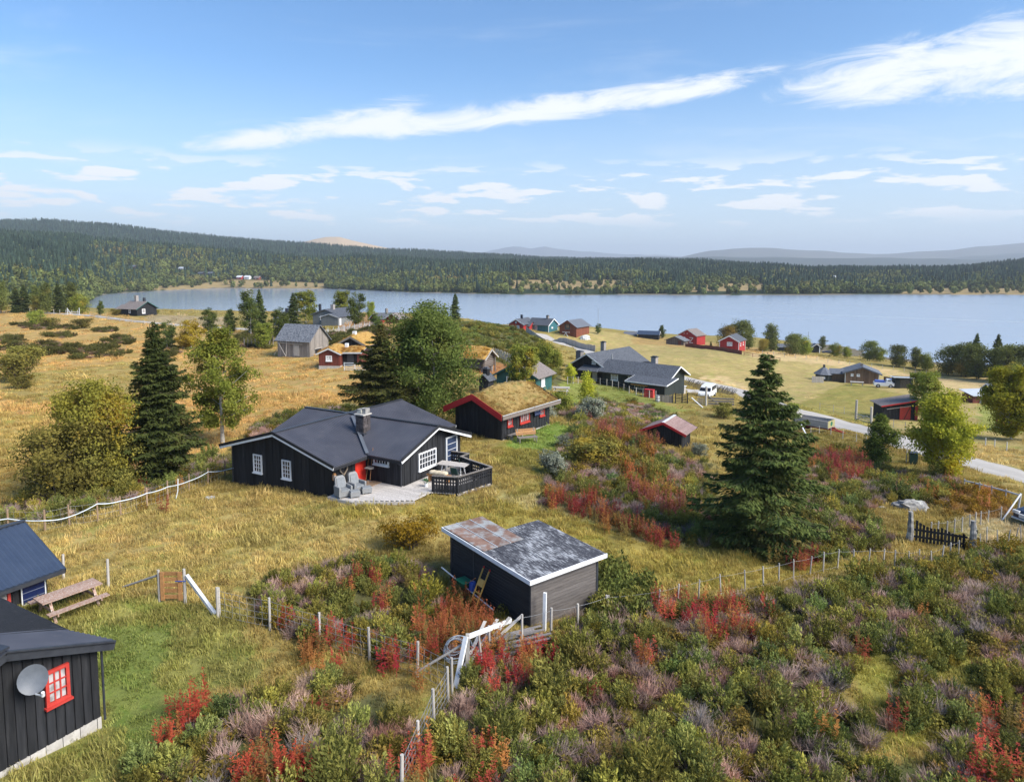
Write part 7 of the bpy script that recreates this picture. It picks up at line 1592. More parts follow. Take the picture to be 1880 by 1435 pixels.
# vehicles at the slate hut
q = gp(1624, 711); b = Bld('white_pickup', 'small white vehicle with load bed at the right corner of the slate hut', 'vehicle', q, -20); V = []
b.boxes('body', [(-1.9,1.5,-.8,.8,.4,1.0)], M_CARWHITE); b.solid('cab', [(.1,-.78,1.0),(1.2,-.78,1.0),(1.2,.78,1.0),(.1,.78,1.0),(.25,-.66,1.65),(.95,-.66,1.65),(.95,.66,1.65),(.25,.66,1.65)], CF, M_CARWHITE); b.solid('side_window', [(.32,-.75,1.1),(1.0,-.75,1.1),(.88,-.69,1.55),(.38,-.69,1.55)], [(0,1,2,3)], M_GLASS); b.boxes('load', [(-1.7,-.1,-.6,.6,1.003,1.35)], M_BLUE)
for x in (-1.2, .9):
    for sy in (-1, 1): wheel(b, x, sy*.72, .36, .2)
q = gp(1643, 709); b = Bld('blue_cart', 'blue and white cart parked between the slate hut and the tin-roofed shed', 'cart', q, -10); b.solid('tub', [(-.8,-.5,.45),(.8,-.5,.45),(.8,.5,.45),(-.8,.5,.45),(-.95,-.6,.95),(.95,-.6,.95),(.95,.6,.95),(-.95,.6,.95)], CF, M_HOSE); b.boxes('cover', [(-.96,.96,-.61,.61,.953,1.5)], M_BLUE)
for sy in (-1, 1): wheel(b, 0, sy*.6, .35, .18)
board_fence('hut_pale_fence', 'pale upright board fence left of the octagonal grill room', gp(1490, 702), gp(1512, 703), 1.3, M_GREYP, .35)
board_fence('hut_back_fence', 'brown board screen between the slate hut and the tin-roofed shed', gp(1622, 704), gp(1652, 708), 1.5, M_HUTB, .35)
q = gp(1573, 708); b = Bld('hut_table', 'grey garden table before the boards of the slate hut', 'table', q, -22); b.cube('table_top', -1.2, 1.2, -.5, .5, .72, .80, M_GREYP); [b.cube('leg', x - .06, x + .06, y - .06, y + .06, 0, .72, M_GREYP) for x in (-1, 1) for y in (-.4, .4)]
# picnic tables
def picnic(label, P, rz, mat, s=1.0):
    b = Bld('picnic_table', label, 'picnic table', P, rz)
    for i in range(5): b.cube('table_plank', -1.0*s, 1.0*s, -.40 + i*.162, -.40 + i*.162 + .15, .72, .76, mat)
    for sy in (-1, 1):
        for k in range(2): b.cube('bench_plank', -1.0*s, 1.0*s, sy*.78 - .14 + k*.145, sy*.78 - .14 + k*.145 + .135, .43, .47, mat)
    for x in (-.72*s, .72*s):
        for sy in (-1, 1): b.bar('leg', (x, sy*.72, 0), (x, sy*.22, .72), .09, .045, mat)
        b.cube('cross_beam', x - .022, x + .022, -.92, .92, .34, .43, mat); b.cube('cross_beam', x - .021, x + .021, -.38, .38, .63, .72, mat)
    return b
picnic('worn red picnic table beside the black hut with the navy roof', onz(128, 1120, 17.45), 55, M_WOODRED); picnic('grey picnic table on the lawn past the turf-roofed cabin', gp(1030, 722), -10, M_GREYP)
# boulders and stones
def boulder(label, P, sx, sy, sz, rz, seed, name='boulder', cat='boulder'):
    rng = np.random.default_rng(seed); V = []; F = []; n, m = 14, 9
    for i in range(m + 1):
        for j in range(n):
            a = 6.2832*j/n; e = -.5 + (math.pi/2 + .5)*i/m; k = 1 + rng.uniform(-.20, .16); V.append((sx*math.cos(e)*math.cos(a)*k, sy*math.cos(e)*math.sin(a)*k, sz*min(math.sin(e)*k, .78 + .1*math.sin(a*2))))
    for i in range(m):
        for j in range(n): F.append((i*n+j, i*n+(j+1) % n, (i+1)*n+(j+1) % n, (i+1)*n+j))
    o = mesh_obj(name, V, F, M_STONE); o.location = P; o.rotation_euler = (0, 0, rz); tag(o, label, cat); return o
boulder('big flat-topped lichen-covered boulder above the black gate', gp(1671, 934), 1.08, .62, .68, -.2, 3); boulder('small grey stone in the grass left of the big boulder', gp(1620, 932), .22, .16, .12, 0, 4, 'stone', 'stone'); boulder('pale rounded stone by the hose fence near the main cabin', gp(386, 918), .32, .26, .28, 0, 5, 'stone', 'stone')
boulder('white covered mound beside the brown barn', gp(1074, 622), 1.6, 1.0, 1.3, .3, 6, 'tarp_mound', 'tarp').data.materials[0] = M_LIGHTGREY
b = Bld('green_bin', 'dark green bin beside a post under the full yellow birch', 'bin', gp(1676, 852), -20); b.solid('bin_body', [(-.27,-.27,0),(.27,-.27,0),(.27,.27,0),(-.27,.27,0),(-.32,-.32,.92),(.32,-.32,.92),(.32,.32,1.0),(-.32,.32,1.0)], CF, pmat('bin_green', (.01,.035,.032), (.015,.05,.045), .5)); b.boxes('lid', [(-.34,.34,-.34,.34,1.003,1.06)], M_METAL); b.bar('post', (-.5, 0, -.2), (-.5, 0, 1.3), .09, .09, M_GREYP, rnd=True)
b = Bld('wood_store', 'grey open wood store against the right gable of the black lodge', 'wood store', gp(1243, 722), -40); b.boxes('store_frame', [(-1.2,-1.1,-.5,.5,0,1.2),(1.1,1.2,-.5,.5,0,1.2),(-1.1,1.1,.4,.5,0,1.2),(-.05,.05,-.5,.4,0,1.2)], M_GREYP); b.boxes('store_top', [(-1.35,1.35,-.7,.6,1.203,1.28)], M_LIGHTGREY)
b = Bld('stone_patio', 'pale paved yard strip between the lodge and the van', 'patio', gp(1268, 719) + Vector((0, 0, .02)), -30); rr = random.Random(9)
for i in range(7):
    for j in range(4): b.cube('paving_slab', -2.6 + i*.75, -2.6 + i*.75 + .72, -1.5 + j*.75, -1.5 + j*.75 + .72, -.3, .12 + rr.uniform(0, .02), M_DECK)
for px, pb, pt, lb in ((1098, 606, 566, 'thin tall mast on the shore right of the brown barn'), (1483, 648, 610, 'thin flagpole among the right shore trees')):
    q = gp(px, pb); hh = q.y * (zslope(pt) - (q.z - CAM_Z) / q.y); b = Bld('mast', lb, 'mast', q, 0); b.bar('pole', (0, 0, -.5), (0, 0, hh), .12, .12, M_PIPE, rnd=True); b.bar('top_knob', (0, 0, hh), (0, 0, hh + .2), .2, .2, M_PIPE, rnd=True)
# ================================================================== GROWING THINGS IN MASSES
def gn_scatter(name, pts, rot, scl, tint, idx, sources, parent=None, kind='stuff'):
    pts = np.asarray(pts, np.float32); n = len(pts)
    me = bpy.data.meshes.new(name); me.vertices.add(n); me.vertices.foreach_set('co', pts.ravel())
    a = me.attributes.new('rot', 'FLOAT_VECTOR', 'POINT'); a.data.foreach_set('vector', np.asarray(rot, np.float32).ravel())
    a = me.attributes.new('scl', 'FLOAT_VECTOR', 'POINT'); a.data.foreach_set('vector', np.asarray(scl, np.float32).ravel())
    a = me.attributes.new('tint', 'FLOAT_COLOR', 'POINT'); a.data.foreach_set('color', np.concatenate([tint, np.ones((n, 1))], 1).astype(np.float32).ravel())
    a = me.attributes.new('idx', 'INT', 'POINT'); a.data.foreach_set('value', np.asarray(idx, np.int32))
    me.update()
    o = bpy.data.objects.new(name, me); COL.objects.link(o)
    if parent is not None: o.parent = parent
    col = bpy.data.collections.new(name + '_sources')
    for i, m_ in enumerate(sources):
        so = bpy.data.objects.new(f'{name}_{chr(97+i)}', m_); col.objects.link(so)
    nt = bpy.data.node_groups.new(name, 'GeometryNodeTree'); nt.interface.new_socket('Geometry', in_out='INPUT', socket_type='NodeSocketGeometry'); nt.interface.new_socket('Geometry', in_out='OUTPUT', socket_type='NodeSocketGeometry')
    N = nt.nodes; gi = N.new('NodeGroupInput'); go = N.new('NodeGroupOutput'); ip = N.new('GeometryNodeInstanceOnPoints'); ci = N.new('GeometryNodeCollectionInfo')
    ci.inputs['Collection'].default_value = col; ci.inputs['Separate Children'].default_value = True; ci.inputs['Reset Children'].default_value = True
    def attr(nm, t): q = N.new('GeometryNodeInputNamedAttribute'); q.data_type = t; q.inputs['Name'].default_value = nm; return [s for s in q.outputs if s.enabled and s.name == 'Attribute'][0]
    er = N.new('FunctionNodeEulerToRotation')
    nt.links.new(gi.outputs[0], ip.inputs['Points']); nt.links.new(ci.outputs[0], ip.inputs['Instance']); ip.inputs['Pick Instance'].default_value = True
    nt.links.new(attr('idx', 'INT'), ip.inputs['Instance Index']); nt.links.new(attr('rot', 'FLOAT_VECTOR'), er.inputs[0]); nt.links.new(er.outputs[0], ip.inputs['Rotation']); nt.links.new(attr('scl', 'FLOAT_VECTOR'), ip.inputs['Scale'])
    nt.links.new(ip.outputs[0], go.inputs[0])
    md = o.modifiers.new('scatter', 'NODES'); md.node_group = nt
    tag(o, kind=kind); return o
# ---- small plants used by the scatters
RG = np.random.default_rng(77)
L_GRASS = leafmat('meadow_grass', (.88, .88, .86), (1.10, 1.07, 1.02), None, .9, .42, True, .18, 9)
L_JUN = leafmat('juniper_sprays', (.135, .150, .042), (.235, .240, .068), (.26, .235, .075), .9, .25, True, .22, 7)
L_TWIG = leafmat('bare_twigs', (.36, .29, .25), (.50, .42, .37), (.30, .19, .15), .7, .05, True, .22, 7)
L_WEED = leafmat('fireweed', (.85, .82, .8), (1.2, 1.15, 1.05), None, .8, .40, True, .2, 9)
L_HERB = leafmat('herb_leaves', (.155, .165, .045), (.25, .24, .070), (.30, .23, .06), .9, .3, True, .2, 7)
def grass_mesh(seed, n=30, r=.24, h=.34, wdt=.017, flop=.5):
    rng = np.random.default_rng(seed); a = rng.uniform(0, 6.28, n); rr = r * np.sqrt(rng.uniform(0, 1, n)); b0 = np.stack([rr*np.cos(a), rr*np.sin(a), np.zeros(n) - .02], 1)
    ln = h * rng.uniform(.5, 1.2, n); d = rng.uniform(0, 6.28, n); ben = flop * ln * rng.uniform(.3, 1.0, n)
    s = np.stack([-np.sin(d), np.cos(d), np.zeros(n)], 1) * (wdt * rng.uniform(.7, 1.4, n))[:, None]; o = np.stack([np.cos(d), np.sin(d), np.zeros(n)], 1)
    mid = b0 + o * (ben * .35)[:, None] + np.array([0, 0, 1]) * (ln * .62)[:, None]; tip = b0 + o * ben[:, None] + np.array([0, 0, 1]) * (ln * .95)[:, None]
    V = np.stack([b0 - s, b0 + s, mid + s*.7, tip, mid - s*.7], 1).reshape(-1, 3); k = np.arange(n)[:, None] * 5
    F = np.concatenate([k + np.array([[0, 1, 2, 4]]), k + np.array([[4, 2, 3, 3]])]); me = bpy.data.meshes.new('grass_tuft'); me.from_pydata(V.tolist(), [], [tuple(f[:4]) if f[2] != f[3] else tuple(f[:3]) for f in F.tolist()]); me.materials.append(L_GRASS); return me
def juniper_mesh(seed, h=.95, w=1.25, stems=30, per=46, size=.047):
    rng = np.random.default_rng(seed); C = []; A = []
    for i in range(stems):
        a = rng.uniform(0, 6.28); out_ = w/2 * math.sqrt(rng.uniform(.02, 1)); hh = h * (1 - .45 * (out_ / (w/2)) ** 1.6) * rng.uniform(.72, 1.12); t = np.linspace(.15, 1, per) ** .8
        base = np.stack([np.cos(a)*out_*(.35 + .65*t), np.sin(a)*out_*(.35 + .65*t), hh*t], 1); C.append(base + rng.normal(size=(per, 3)) * np.array([.075, .075, .04]) * (1.25 - .8*t)[:, None])
        A.append(np.stack([np.cos(a)*.5*np.ones(per), np.sin(a)*.5*np.ones(per), np.ones(per)*.85], 1) + rng.normal(size=(per, 3))*.42)
    C = np.concatenate(C); A = np.concatenate(A); A /= np.linalg.norm(A, axis=1)[:, None]; B_ = np.cross(A, rng.normal(size=A.shape)); B_ /= np.linalg.norm(B_, axis=1)[:, None]; S = (size * rng.uniform(.7, 1.5, len(C)))[:, None]
    V = np.stack([C - A*S, C + B_*S*.42, C + A*S*1.25, C - B_*S*.42], 1).reshape(-1, 3); return np_mesh('juniper', V, np.arange(len(V)).reshape(-1, 4), L_JUN)
def twig_mesh(seed, h=.92, w=1.15, n=85, wd=.010):
    rng = np.random.default_rng(seed); V = []; 
    def tw(p, d, L, w_): 
        s = np.cross(d, rng.normal(size=3)); s /= np.linalg.norm(s) + 1e-9; q = p + d*L; V.extend([p - s*w_, p + s*w_, q + s*w_*.4, q - s*w_*.4]); return q
    for i in range(n):
        a = rng.uniform(0, 6.28); o = np.array([math.cos(a), math.sin(a), 0]) * w * .18 * rng.uniform(0, 1); d = np.array([math.cos(a)*rng.uniform(.1, .9), math.sin(a)*rng.uniform(.1, .9), 1]); d /= np.linalg.norm(d); L = h * rng.uniform(.45, .95)
        q = tw(o, d, L*.6, wd)
        for k in range(5): d2 = d + rng.normal(size=3)*.38; d2 /= np.linalg.norm(d2); q2 = tw(o + d*L*rng.uniform(.3, .6), d2, L*rng.uniform(.3, .55), wd*.8)
    V = np.array(V); return np_mesh('dry_shrub', V, np.arange(len(V)).reshape(-1, 4), L_TWIG)
def weed_mesh(seed, h=.95, stalks=7, r=.28, leaves=26):
    rng = np.random.default_rng(seed); V = []
    for i in range(stalks):
        a = rng.uniform(0, 6.28); p0 = np.array([math.cos(a), math.sin(a), 0]) * r * math.sqrt(rng.uniform(0, 1)); hh = h * rng.uniform(.6, 1.1); ln = rng.normal(size=2)*.07; tip = p0 + np.array([ln[0], ln[1], hh]); s = np.array([math.sin(a), -math.cos(a), 0])*.008; V.extend([p0 - s, p0 + s, tip + s*.5, tip - s*.5])
        for k in range(leaves):
            t = rng.uniform(.22, 1.0); p = p0 + (tip - p0)*t; b_ = rng.uniform(0, 6.28); L = .15*(1.15 - t)*rng.uniform(.7, 1.3) + .025; d = np.array([math.cos(b_), math.sin(b_), rng.uniform(-.2, .8)]); s2 = np.array([-math.sin(b_), math.cos(b_), 0])*.019; V.extend([p, p + d*L*.5 + s2, p + d*L, p + d*L*.5 - s2])
    V = np.array(V); return np_mesh('fireweed', V, np.arange(len(V)).reshape(-1, 4), L_WEED)
def herb_mesh(seed, h=.55, w=.8, n=260, size=.05):
    rng = np.random.default_rng(seed); a = rng.uniform(0, 6.28, n); r = w/2*np.sqrt(rng.uniform(0, 1, n)); z = h*rng.uniform(.1, 1, n)*(1 - .5*(r/(w/2))**2); C = np.stack([r*np.cos(a), r*np.sin(a), z], 1); U = C.copy(); U[:, 2] += .4; U /= np.linalg.norm(U, axis=1)[:, None]
    v, f = leaf_cloud(rng, C, U, size, .55); return np_mesh('herb', v, f, L_HERB)
GRASS = [grass_mesh(100 + i, 40, .28, .17 + .03*(i % 3), .011, .75) for i in range(5)] + [grass_mesh(110 + i, 50, .28, .10, .011, .7) for i in range(3)]
JUN = [juniper_mesh(200 + i, .85 + .12*i, 1.15 + .1*(i % 3)) for i in range(5)]
TWG = [twig_mesh(300 + i) for i in range(4)]
WED = [weed_mesh(400 + i, .85 + .1*i) for i in range(4)]
HRB = [herb_mesh(500 + i) for i in range(3)]
RDP = np.array([(p.x, p.y) for p in catmull([(q.x, q.y, 0) for q in RD], 1.5)])
def off_road(x, y, d=2.5):
    r = np.ones(x.shape, bool)
    for i in range(0, len(x), 4000): r[i:i+4000] = (((x[i:i+4000, None] - RDP[None, :, 0])**2 + (y[i:i+4000, None] - RDP[None, :, 1])**2).min(1) > d*d)
    return r
def deck_in(x, y):
    rx, ry = x - L0.x, y - L0.y; lb = rx*.866 - ry*.5; la = rx*.5 + ry*.866
    return inpoly(lb, la, [(8.3, -.7), (10.45, -.7), (13.3, 1.15)] + [(p.x, p.y) for p in ROUT] + [(11, 9.6)])
def off_house(x, y, pad=.0):
    def box(cx, cy, deg, x0, x1, y0, y1):
        c, s = math.cos(rad(deg)), math.sin(rad(deg)); rx, ry = x - cx, y - cy; lx = rx*c + ry*s; ly = -rx*s + ry*c; return (lx > x0 - pad) & (lx < x1 + pad) & (ly > y0 - pad) & (ly < y1 + pad)
    return ~(box(L0.x, L0.y, -30, -.1, 11.1, 0, 11) | deck_in(x, y) | box(C1.x, C1.y, -30, -7, .06, -6, .06) | box(S0.x, S0.y, -52, -5.5, .05, -.05, 3.5) | box(D0.x, D0.y, -36, -5, .05, 0, 6.4) | box(E0.x, E0.y, -30, -2.8, 0, 0, 2.3) | box(-17.7, 25.4, -30, -5, .1, -6, .1))
def sample(y0, y1, dens, umax=.95):
    """uniform random ground points in a wedge in front of the camera"""
    A_ = umax * (y1**2 - y0**2) + 16*(y1 - y0); n = int(A_ * dens); y = np.sqrt(RG.uniform(y0**2, y1**2, n)); x = RG.uniform(-1, 1, n) * (umax * y + 6)
    return x, y
def plant_px(x, y, z, h=.55): return to_px(x, y, z + h)
def inview(x, y, z, m=200):
    px, py = to_px(x, y, z); return (px > -m) & (px < 1880 + m) & (py < 1435 + m*1.2) & (py > 520), px, py
def rots(n, tilt=.12): return np.stack([RG.normal(0, tilt, n), RG.normal(0, tilt, n), RG.uniform(0, 6.28, n)], 1)
# ---- grass
P_, T_, S_, I_ = [], [], [], []
for (y0, y1, dens, sc) in ((11, 30, 12, .95), (30, 48, 9, 1.05), (48, 75, 3.2, 1.4), (75, 130, .7, 2.0), (130, 235, .10, 3.0)):
    x, y = sample(y0, y1, dens); z = H(x, y); ok, px, py = inview(x, y, z); x, y, z, px, py = x[ok], y[ok], z[ok], px[ok], py[ok]
    ok = off_road(x, y) & off_house(x, y) & (z > .5) & (~heath_mask(*plant_px(x, y, z)) | (RG.random(len(x)) < .2)); x, y, z, px, py = x[ok], y[ok], z[ok], px[ok], py[ok]
    mown = inpoly(px, py, [(1060,600),(1300,640),(1560,665),(1760,690),(1880,700),(1880,830),(1640,790),(1430,735),(1290,690),(1120,650),(985,620)]) & (y > 62); ok = ~mown | (RG.random(len(x)) < .22); x, y, z, px, py, mown = x[ok], y[ok], z[ok], px[ok], py[ok], mown[ok]
    t = ground_tint(x, y, z); straw = (RG.random(len(x)) < .34)[:, None]; t = np.where(straw, t * np.array((1.40, 1.36, 1.5)) + np.array((.035, .030, .014)), t * RG.uniform(.85, 1.25, (len(x), 1)))
    short = (t[:, 1] > t[:, 0] * .98) | inpoly(px, py, [(1060,600),(1300,640),(1560,665),(1760,690),(1880,760),(1640,790),(1430,735),(1290,690),(1120,650),(985,620)]); patch = .62 + .6 * np.clip(.5 + .5*wav(x, y, 2.7, 5.5), 0, 1)
    P_.append(np.stack([x, y, z], 1)); T_.append(t * 1.42); tall = RG.random(len(x)) < .05; s = sc * RG.uniform(.7, 1.25, len(x)) * patch * np.where(tall, 1.7, 1.0); S_.append(np.stack([s * 1.1, s * 1.1, s * np.where(sc > 1.4, .62, 1.0) * np.where(mown, .3, 1.0)], 1)); I_.append(np.where(short, RG.integers(5, 8, len(x)), RG.integers(0, 5, len(x))))
P_ = np.concatenate(P_); gn_scatter('meadow_grass', P_, rots(len(P_)), np.concatenate(S_), np.concatenate(T_), np.concatenate(I_), GRASS); N_GRASS = len(P_)
# ---- heath: juniper, dry shrub, herbs in clumps
FIRE = [([(835,1060),(800,1085),(765,1130),(790,1170),(850,1175),(905,1145),(880,1095)], 5.0, (.42,.12,.04)), ([(1185,1085),(1300,1078),(1410,1105),(1390,1165),(1300,1160),(1200,1120)], 4.5, (.46,.06,.045)), ([(985,872),(1060,890),(1180,950),(1260,985),(1230,990),(1150,970),(1000,910)], 4.5, (.34,.035,.035)),
 ([(425,1350),(640,1370),(610,1440),(440,1440)], 5.0, (.46,.055,.03)), ([(280,1290),(370,1255),(385,1330),(280,1345)], 3.2, (.46,.07,.03)), ([(870,1160),(1020,1165),(1025,1240),(880,1240)], 4.0, (.45,.05,.035)), ([(540,1130),(800,1180),(770,1240),(560,1195)], 3.0, (.43,.05,.035)), ([(620,1040),(800,1040),(800,1110),(640,1110)], 1.6, (.38,.06,.045)),
 ([(1080,765),(1195,800),(1190,830),(1100,800)], 4.0, (.36,.12,.09)), ([(1165,870),(1295,925),(1260,945),(1160,900)], 4.0, (.36,.10,.09)), ([(1500,830),(1575,825),(1590,865),(1520,875)], 3.5, (.40,.06,.06)), ([(1780,1280),(1900,1270),(1900,1440),(1790,1420)], 1.8, (.45,.06,.04)), ([(560,1260),(740,1265),(740,1330),(620,1320)], 2.2, (.42,.07,.04)), ([(700,1400),(900,1300),(960,1400),(900,1500),(720,1500)], 1.2, (.42,.06,.04)),
 ([(1180,1000),(1960,1000),(1960,1500),(900,1500),(1000,1180)], .22, (.42,.09,.05)), ([(1400,1010),(1490,1000),(1480,1030),(1410,1030)], 2.5, (.36,.08,.05)), ([(230,880),(400,860),(400,900),(260,940)], 1.0, (.36,.05,.04)), ([(1130,850),(1180,840),(1200,870),(1150,890)], 3.0, (.46,.13,.04)), ([(360,1040),(430,1030),(430,1080),(370,1080)], .5, (.40,.09,.05)), ([(1640,880),(1800,890),(1850,930),(1740,930)], .9, (.36,.12,.05))]
x, y = sample(11, 36, 6.2); xa, ya = sample(36, 62, 4.0); x, y = np.concatenate([x, xa]), np.concatenate([y, ya]); x2, y2 = sample(62, 150, .9); x, y = np.concatenate([x, x2]), np.concatenate([y, y2]); z = H(x, y); ok, px, py = inview(x, y, z, 220); x, y, z, px, py = x[ok], y[ok], z[ok], px[ok], py[ok]
px, py = plant_px(x, y, z); ok = heath_mask(px + RG.normal(0, 6, len(px)), py + RG.normal(0, 3, len(py))) & off_house(x, y, .25); x, y, z, px, py = x[ok], y[ok], z[ok], px[ok], py[ok]; n = len(x)
ty = wav(x, y, .55, 3.7) * .5 + wav(x, y, 1.7, 9.1) * .5 + RG.normal(0, .34, n); mound = inpoly(px, py, HEATHS['mound']) | (y > 80); hedge = inpoly(px, py, HEATHS['hedge']) | inpoly(px, py, HEATHS['willow'])
kind = np.where(ty > .02, 0, np.where(ty > -.48, 1, 2)); kind = np.where(mound, np.where(ty > -.7, 0, 2), kind); kind = np.where(hedge, np.where(ty > .2, 0, np.where(ty > -.3, 1, 2)), kind)
weedy = np.zeros(n, bool)
for poly, d, c in FIRE:
    if d > 1.5: weedy |= inpoly(px, py, poly)
keep = ~weedy | (RG.random(n) < .35); far = np.clip(y / 40, .9, 1.9)
patch = inpoly(px, py, HEATHS['mound'])
def put(name, sel, src, smin, smax, tint_, zs=1.0, sink=.06):
    k = int(sel.sum()); s = (smin + (smax - smin) * RG.beta(1.3, 1.8, k)) * np.where(RG.random(k) < (.07 if src is JUN else 0), 1.6, 1.0) * np.where(y[sel] > 62, 1.5, 1.0); t = np.array(tint_)[None] * RG.uniform(.68, 1.30, (k, 1)) * (1 + RG.normal(0, 1 if src is JUN else .35, (k, 1)) * np.array((.11, .03, -.08))[None]).clip(.5, 1.6) * (1 + np.array((.22, .05, .0))[None] * wav(x[sel], y[sel], 1.2, 6.6)[:, None])
    zz = s * zs * np.where(y[sel] > 62, .55, 1.0); return gn_scatter(name, np.stack([x[sel], y[sel], z[sel] - sink], 1), rots(k, .15), np.stack([s, s, zz], 1), t, RG.integers(0, len(src), k), src)
put('juniper_scrub', keep & (kind == 0), JUN, .38, .92, (1.28, 1.20, 1.10))
put('dry_heather', keep & (kind == 1), TWG, .50, .95, (.92, .78, .76))
put('heath_herbs', keep & (kind == 2), HRB, .7, 1.2, (1.15, .88, .75))
# low dark heath patches in the left meadow
LOW = [[(620,607),(690,605),(760,612),(700,618)], [(310,606),(390,603),(480,610),(400,618)], [(0,622),(90,620),(130,632),(60,640),(0,640)], [(200,618),(285,616),(290,624),(210,626)], [(560,600),(600,598),(620,606)], [(300,625),(560,625),(620,640),(480,648),(340,645),(280,636)], [(160,632),(300,634),(420,650),(560,652),(440,660),(250,655)], [(0,665),(100,668),(90,700),(0,712)], [(760,612),(880,600),(880,625),(800,630)]]
lowp = [[(px_ * .457 if False else px_, py_) for px_, py_ in p] for p in LOW[1:5]]
LOWM = [[(80,614),(130,612),(135,620),(90,622)], [(172,605),(215,603),(214,610),(176,612)], [(195,622),(245,620),(245,632),(190,634)], [(0,620),(40,618),(50,630),(0,634)], [(15,632),(100,630),(170,640),(180,652),(60,656),(0,650)], [(130,640),(230,638),(235,655),(130,660)], [(165,635),(225,637),(222,643),(168,642)], [(0,665),(55,668),(50,676),(0,676)], [(270,636),(310,630),(330,650),(280,665)], [(20,596),(120,598),(150,606),(60,606)], [(425,640),(440,615),(560,600),(600,610),(500,622),(500,640)], [(585,618),(700,602),(740,612),(600,640)]]
x, y = sample(60, 200, .55); z = H(x, y); px, py = to_px(x, y, z); mk = np.zeros(len(x), bool)
for p in LOWM: mk |= inpoly(px, py, p)
x, y, z = x[mk], y[mk], z[mk]; n = len(x); sel = RG.random(n) < .7
def put2(name, sel, src, s0, s1, tint_, zs):
    k = int(sel.sum()); s = RG.uniform(s0, s1, k); gn_scatter(name, np.stack([x[sel], y[sel], z[sel] - .05], 1), rots(k), np.stack([s, s, s*zs], 1), np.array(tint_)[None] * RG.uniform(.7, 1.3, (k, 1)), RG.integers(0, len(src), k), src)
put2('meadow_juniper', sel, JUN, 1.0, 2.0, (.62, .58, .62), .5); put2('meadow_heather', ~sel, TWG, 1.0, 1.9, (.52, .42, .36), .5)
# ---- fireweed
X, Y, Tn = [], [], []
for poly, d, c in FIRE:
    pr = [gp(*p) for p in poly]; x0, x1 = min(p.x for p in pr) - 1, max(p.x for p in pr) + 1; y0, y1 = min(p.y for p in pr) - 3, max(p.y for p in pr) + 1; k = int((x1 - x0)*(y1 - y0)*d); xx, yy = RG.uniform(x0, x1, k), RG.uniform(y0, y1, k); zz = H(xx, yy); px, py = plant_px(xx, yy, zz, .6)
    ok = inpoly(px + RG.normal(0, 10, k), py + RG.normal(0, 6, k), poly) & off_house(xx, yy, .15) & (wav(xx, yy, .7, d) > -.55 if d > 1 else wav(xx, yy, .9, d) > .35); X.append(xx[ok]); Y.append(yy[ok]); kk = int(ok.sum()); m_ = RG.random((kk, 1)); cc = (np.array(c)[None] * .98 + np.array((.02, .03, .03))) * RG.uniform(.65, 1.25, (kk, 1)); orange = (RG.random((kk, 1)) < .34); cc = np.where(orange, np.array((.42, .19, .07))[None] * RG.uniform(.8, 1.2, (kk, 1)), cc); gr = RG.random((kk, 1)) < .22; cc = np.where(gr, np.array((.25, .19, .07))[None], cc); Tn.append(cc)
X, Y, Tn = np.concatenate(X), np.concatenate(Y), np.concatenate(Tn); k = len(X); s = RG.uniform(.7, 1.2, k) * np.where(Y > 40, 1.15, 1.0); gn_scatter('fireweed', np.stack([X, Y, H(X, Y) - .03], 1), rots(k, .06), np.stack([s*1.05, s*1.05, s], 1), Tn, RG.integers(0, 4, k), WED)
# tall green herbs and yellow tansy by the shed
GRN = [([(1080,1060),(1130,1050),(1190,1080),(1200,1120),(1110,1140),(1070,1110)], 6.0, (.75, .85, .8), 1.5), ([(900,1090),(970,1120),(960,1150),(880,1120)], 4.0, (.8, .85, .7), 1.1), ([(1060,800),(1130,800),(1150,860),(1060,870)], 2.2, (1.1, .85, .6), 1.4), ([(1150,780),(1200,800),(1190,850),(1140,840)], 2.0, (1.2, .8, .6), 1.2), ([(1460,880),(1560,930),(1540,1000),(1480,1000)], 1.5, (.7, .75, .7), 1.3), ([(1700,890),(1850,905),(1860,940),(1720,950)], 2.4, (1.3, .8, .5), 1.0), ([(1760,1000),(1960,990),(1960,1080),(1800,1080)], 2.0, (1.25, .95, .6), 1.1), ([(240,890),(400,860),(400,890),(260,940)], 1.6, (1.2, .8, .6), .8), ([(0,1130),(60,1110),(60,1160)], .0, (1, 1, 1), 1)]
X, Y, Tn, Sn = [], [], [], []
for poly, d, c, sc in GRN:
    pr = [gp(*p) for p in poly]; x0, x1 = min(p.x for p in pr) - 1, max(p.x for p in pr) + 1; y0, y1 = min(p.y for p in pr) - 3, max(p.y for p in pr) + 1; k = int((x1 - x0)*(y1 - y0)*d); xx, yy = RG.uniform(x0, x1, k), RG.uniform(y0, y1, k); px, py = to_px(xx, yy, H(xx, yy)); ok = inpoly(px, py, poly) & off_house(xx, yy, .1); kk = int(ok.sum()); X.append(xx[ok]); Y.append(yy[ok]); Tn.append(np.array(c)[None]*RG.uniform(.75, 1.25, (kk, 1))); Sn.append(np.full(kk, sc)*RG.uniform(.7, 1.25, kk))
X, Y, Tn, Sn = map(np.concatenate, (X, Y, Tn, Sn)); k = len(X); gn_scatter('tall_herbs', np.stack([X, Y, H(X, Y) - .05], 1), rots(k), np.stack([Sn*.8, Sn*.8, Sn*1.15], 1), Tn, RG.integers(0, 3, k), HRB)
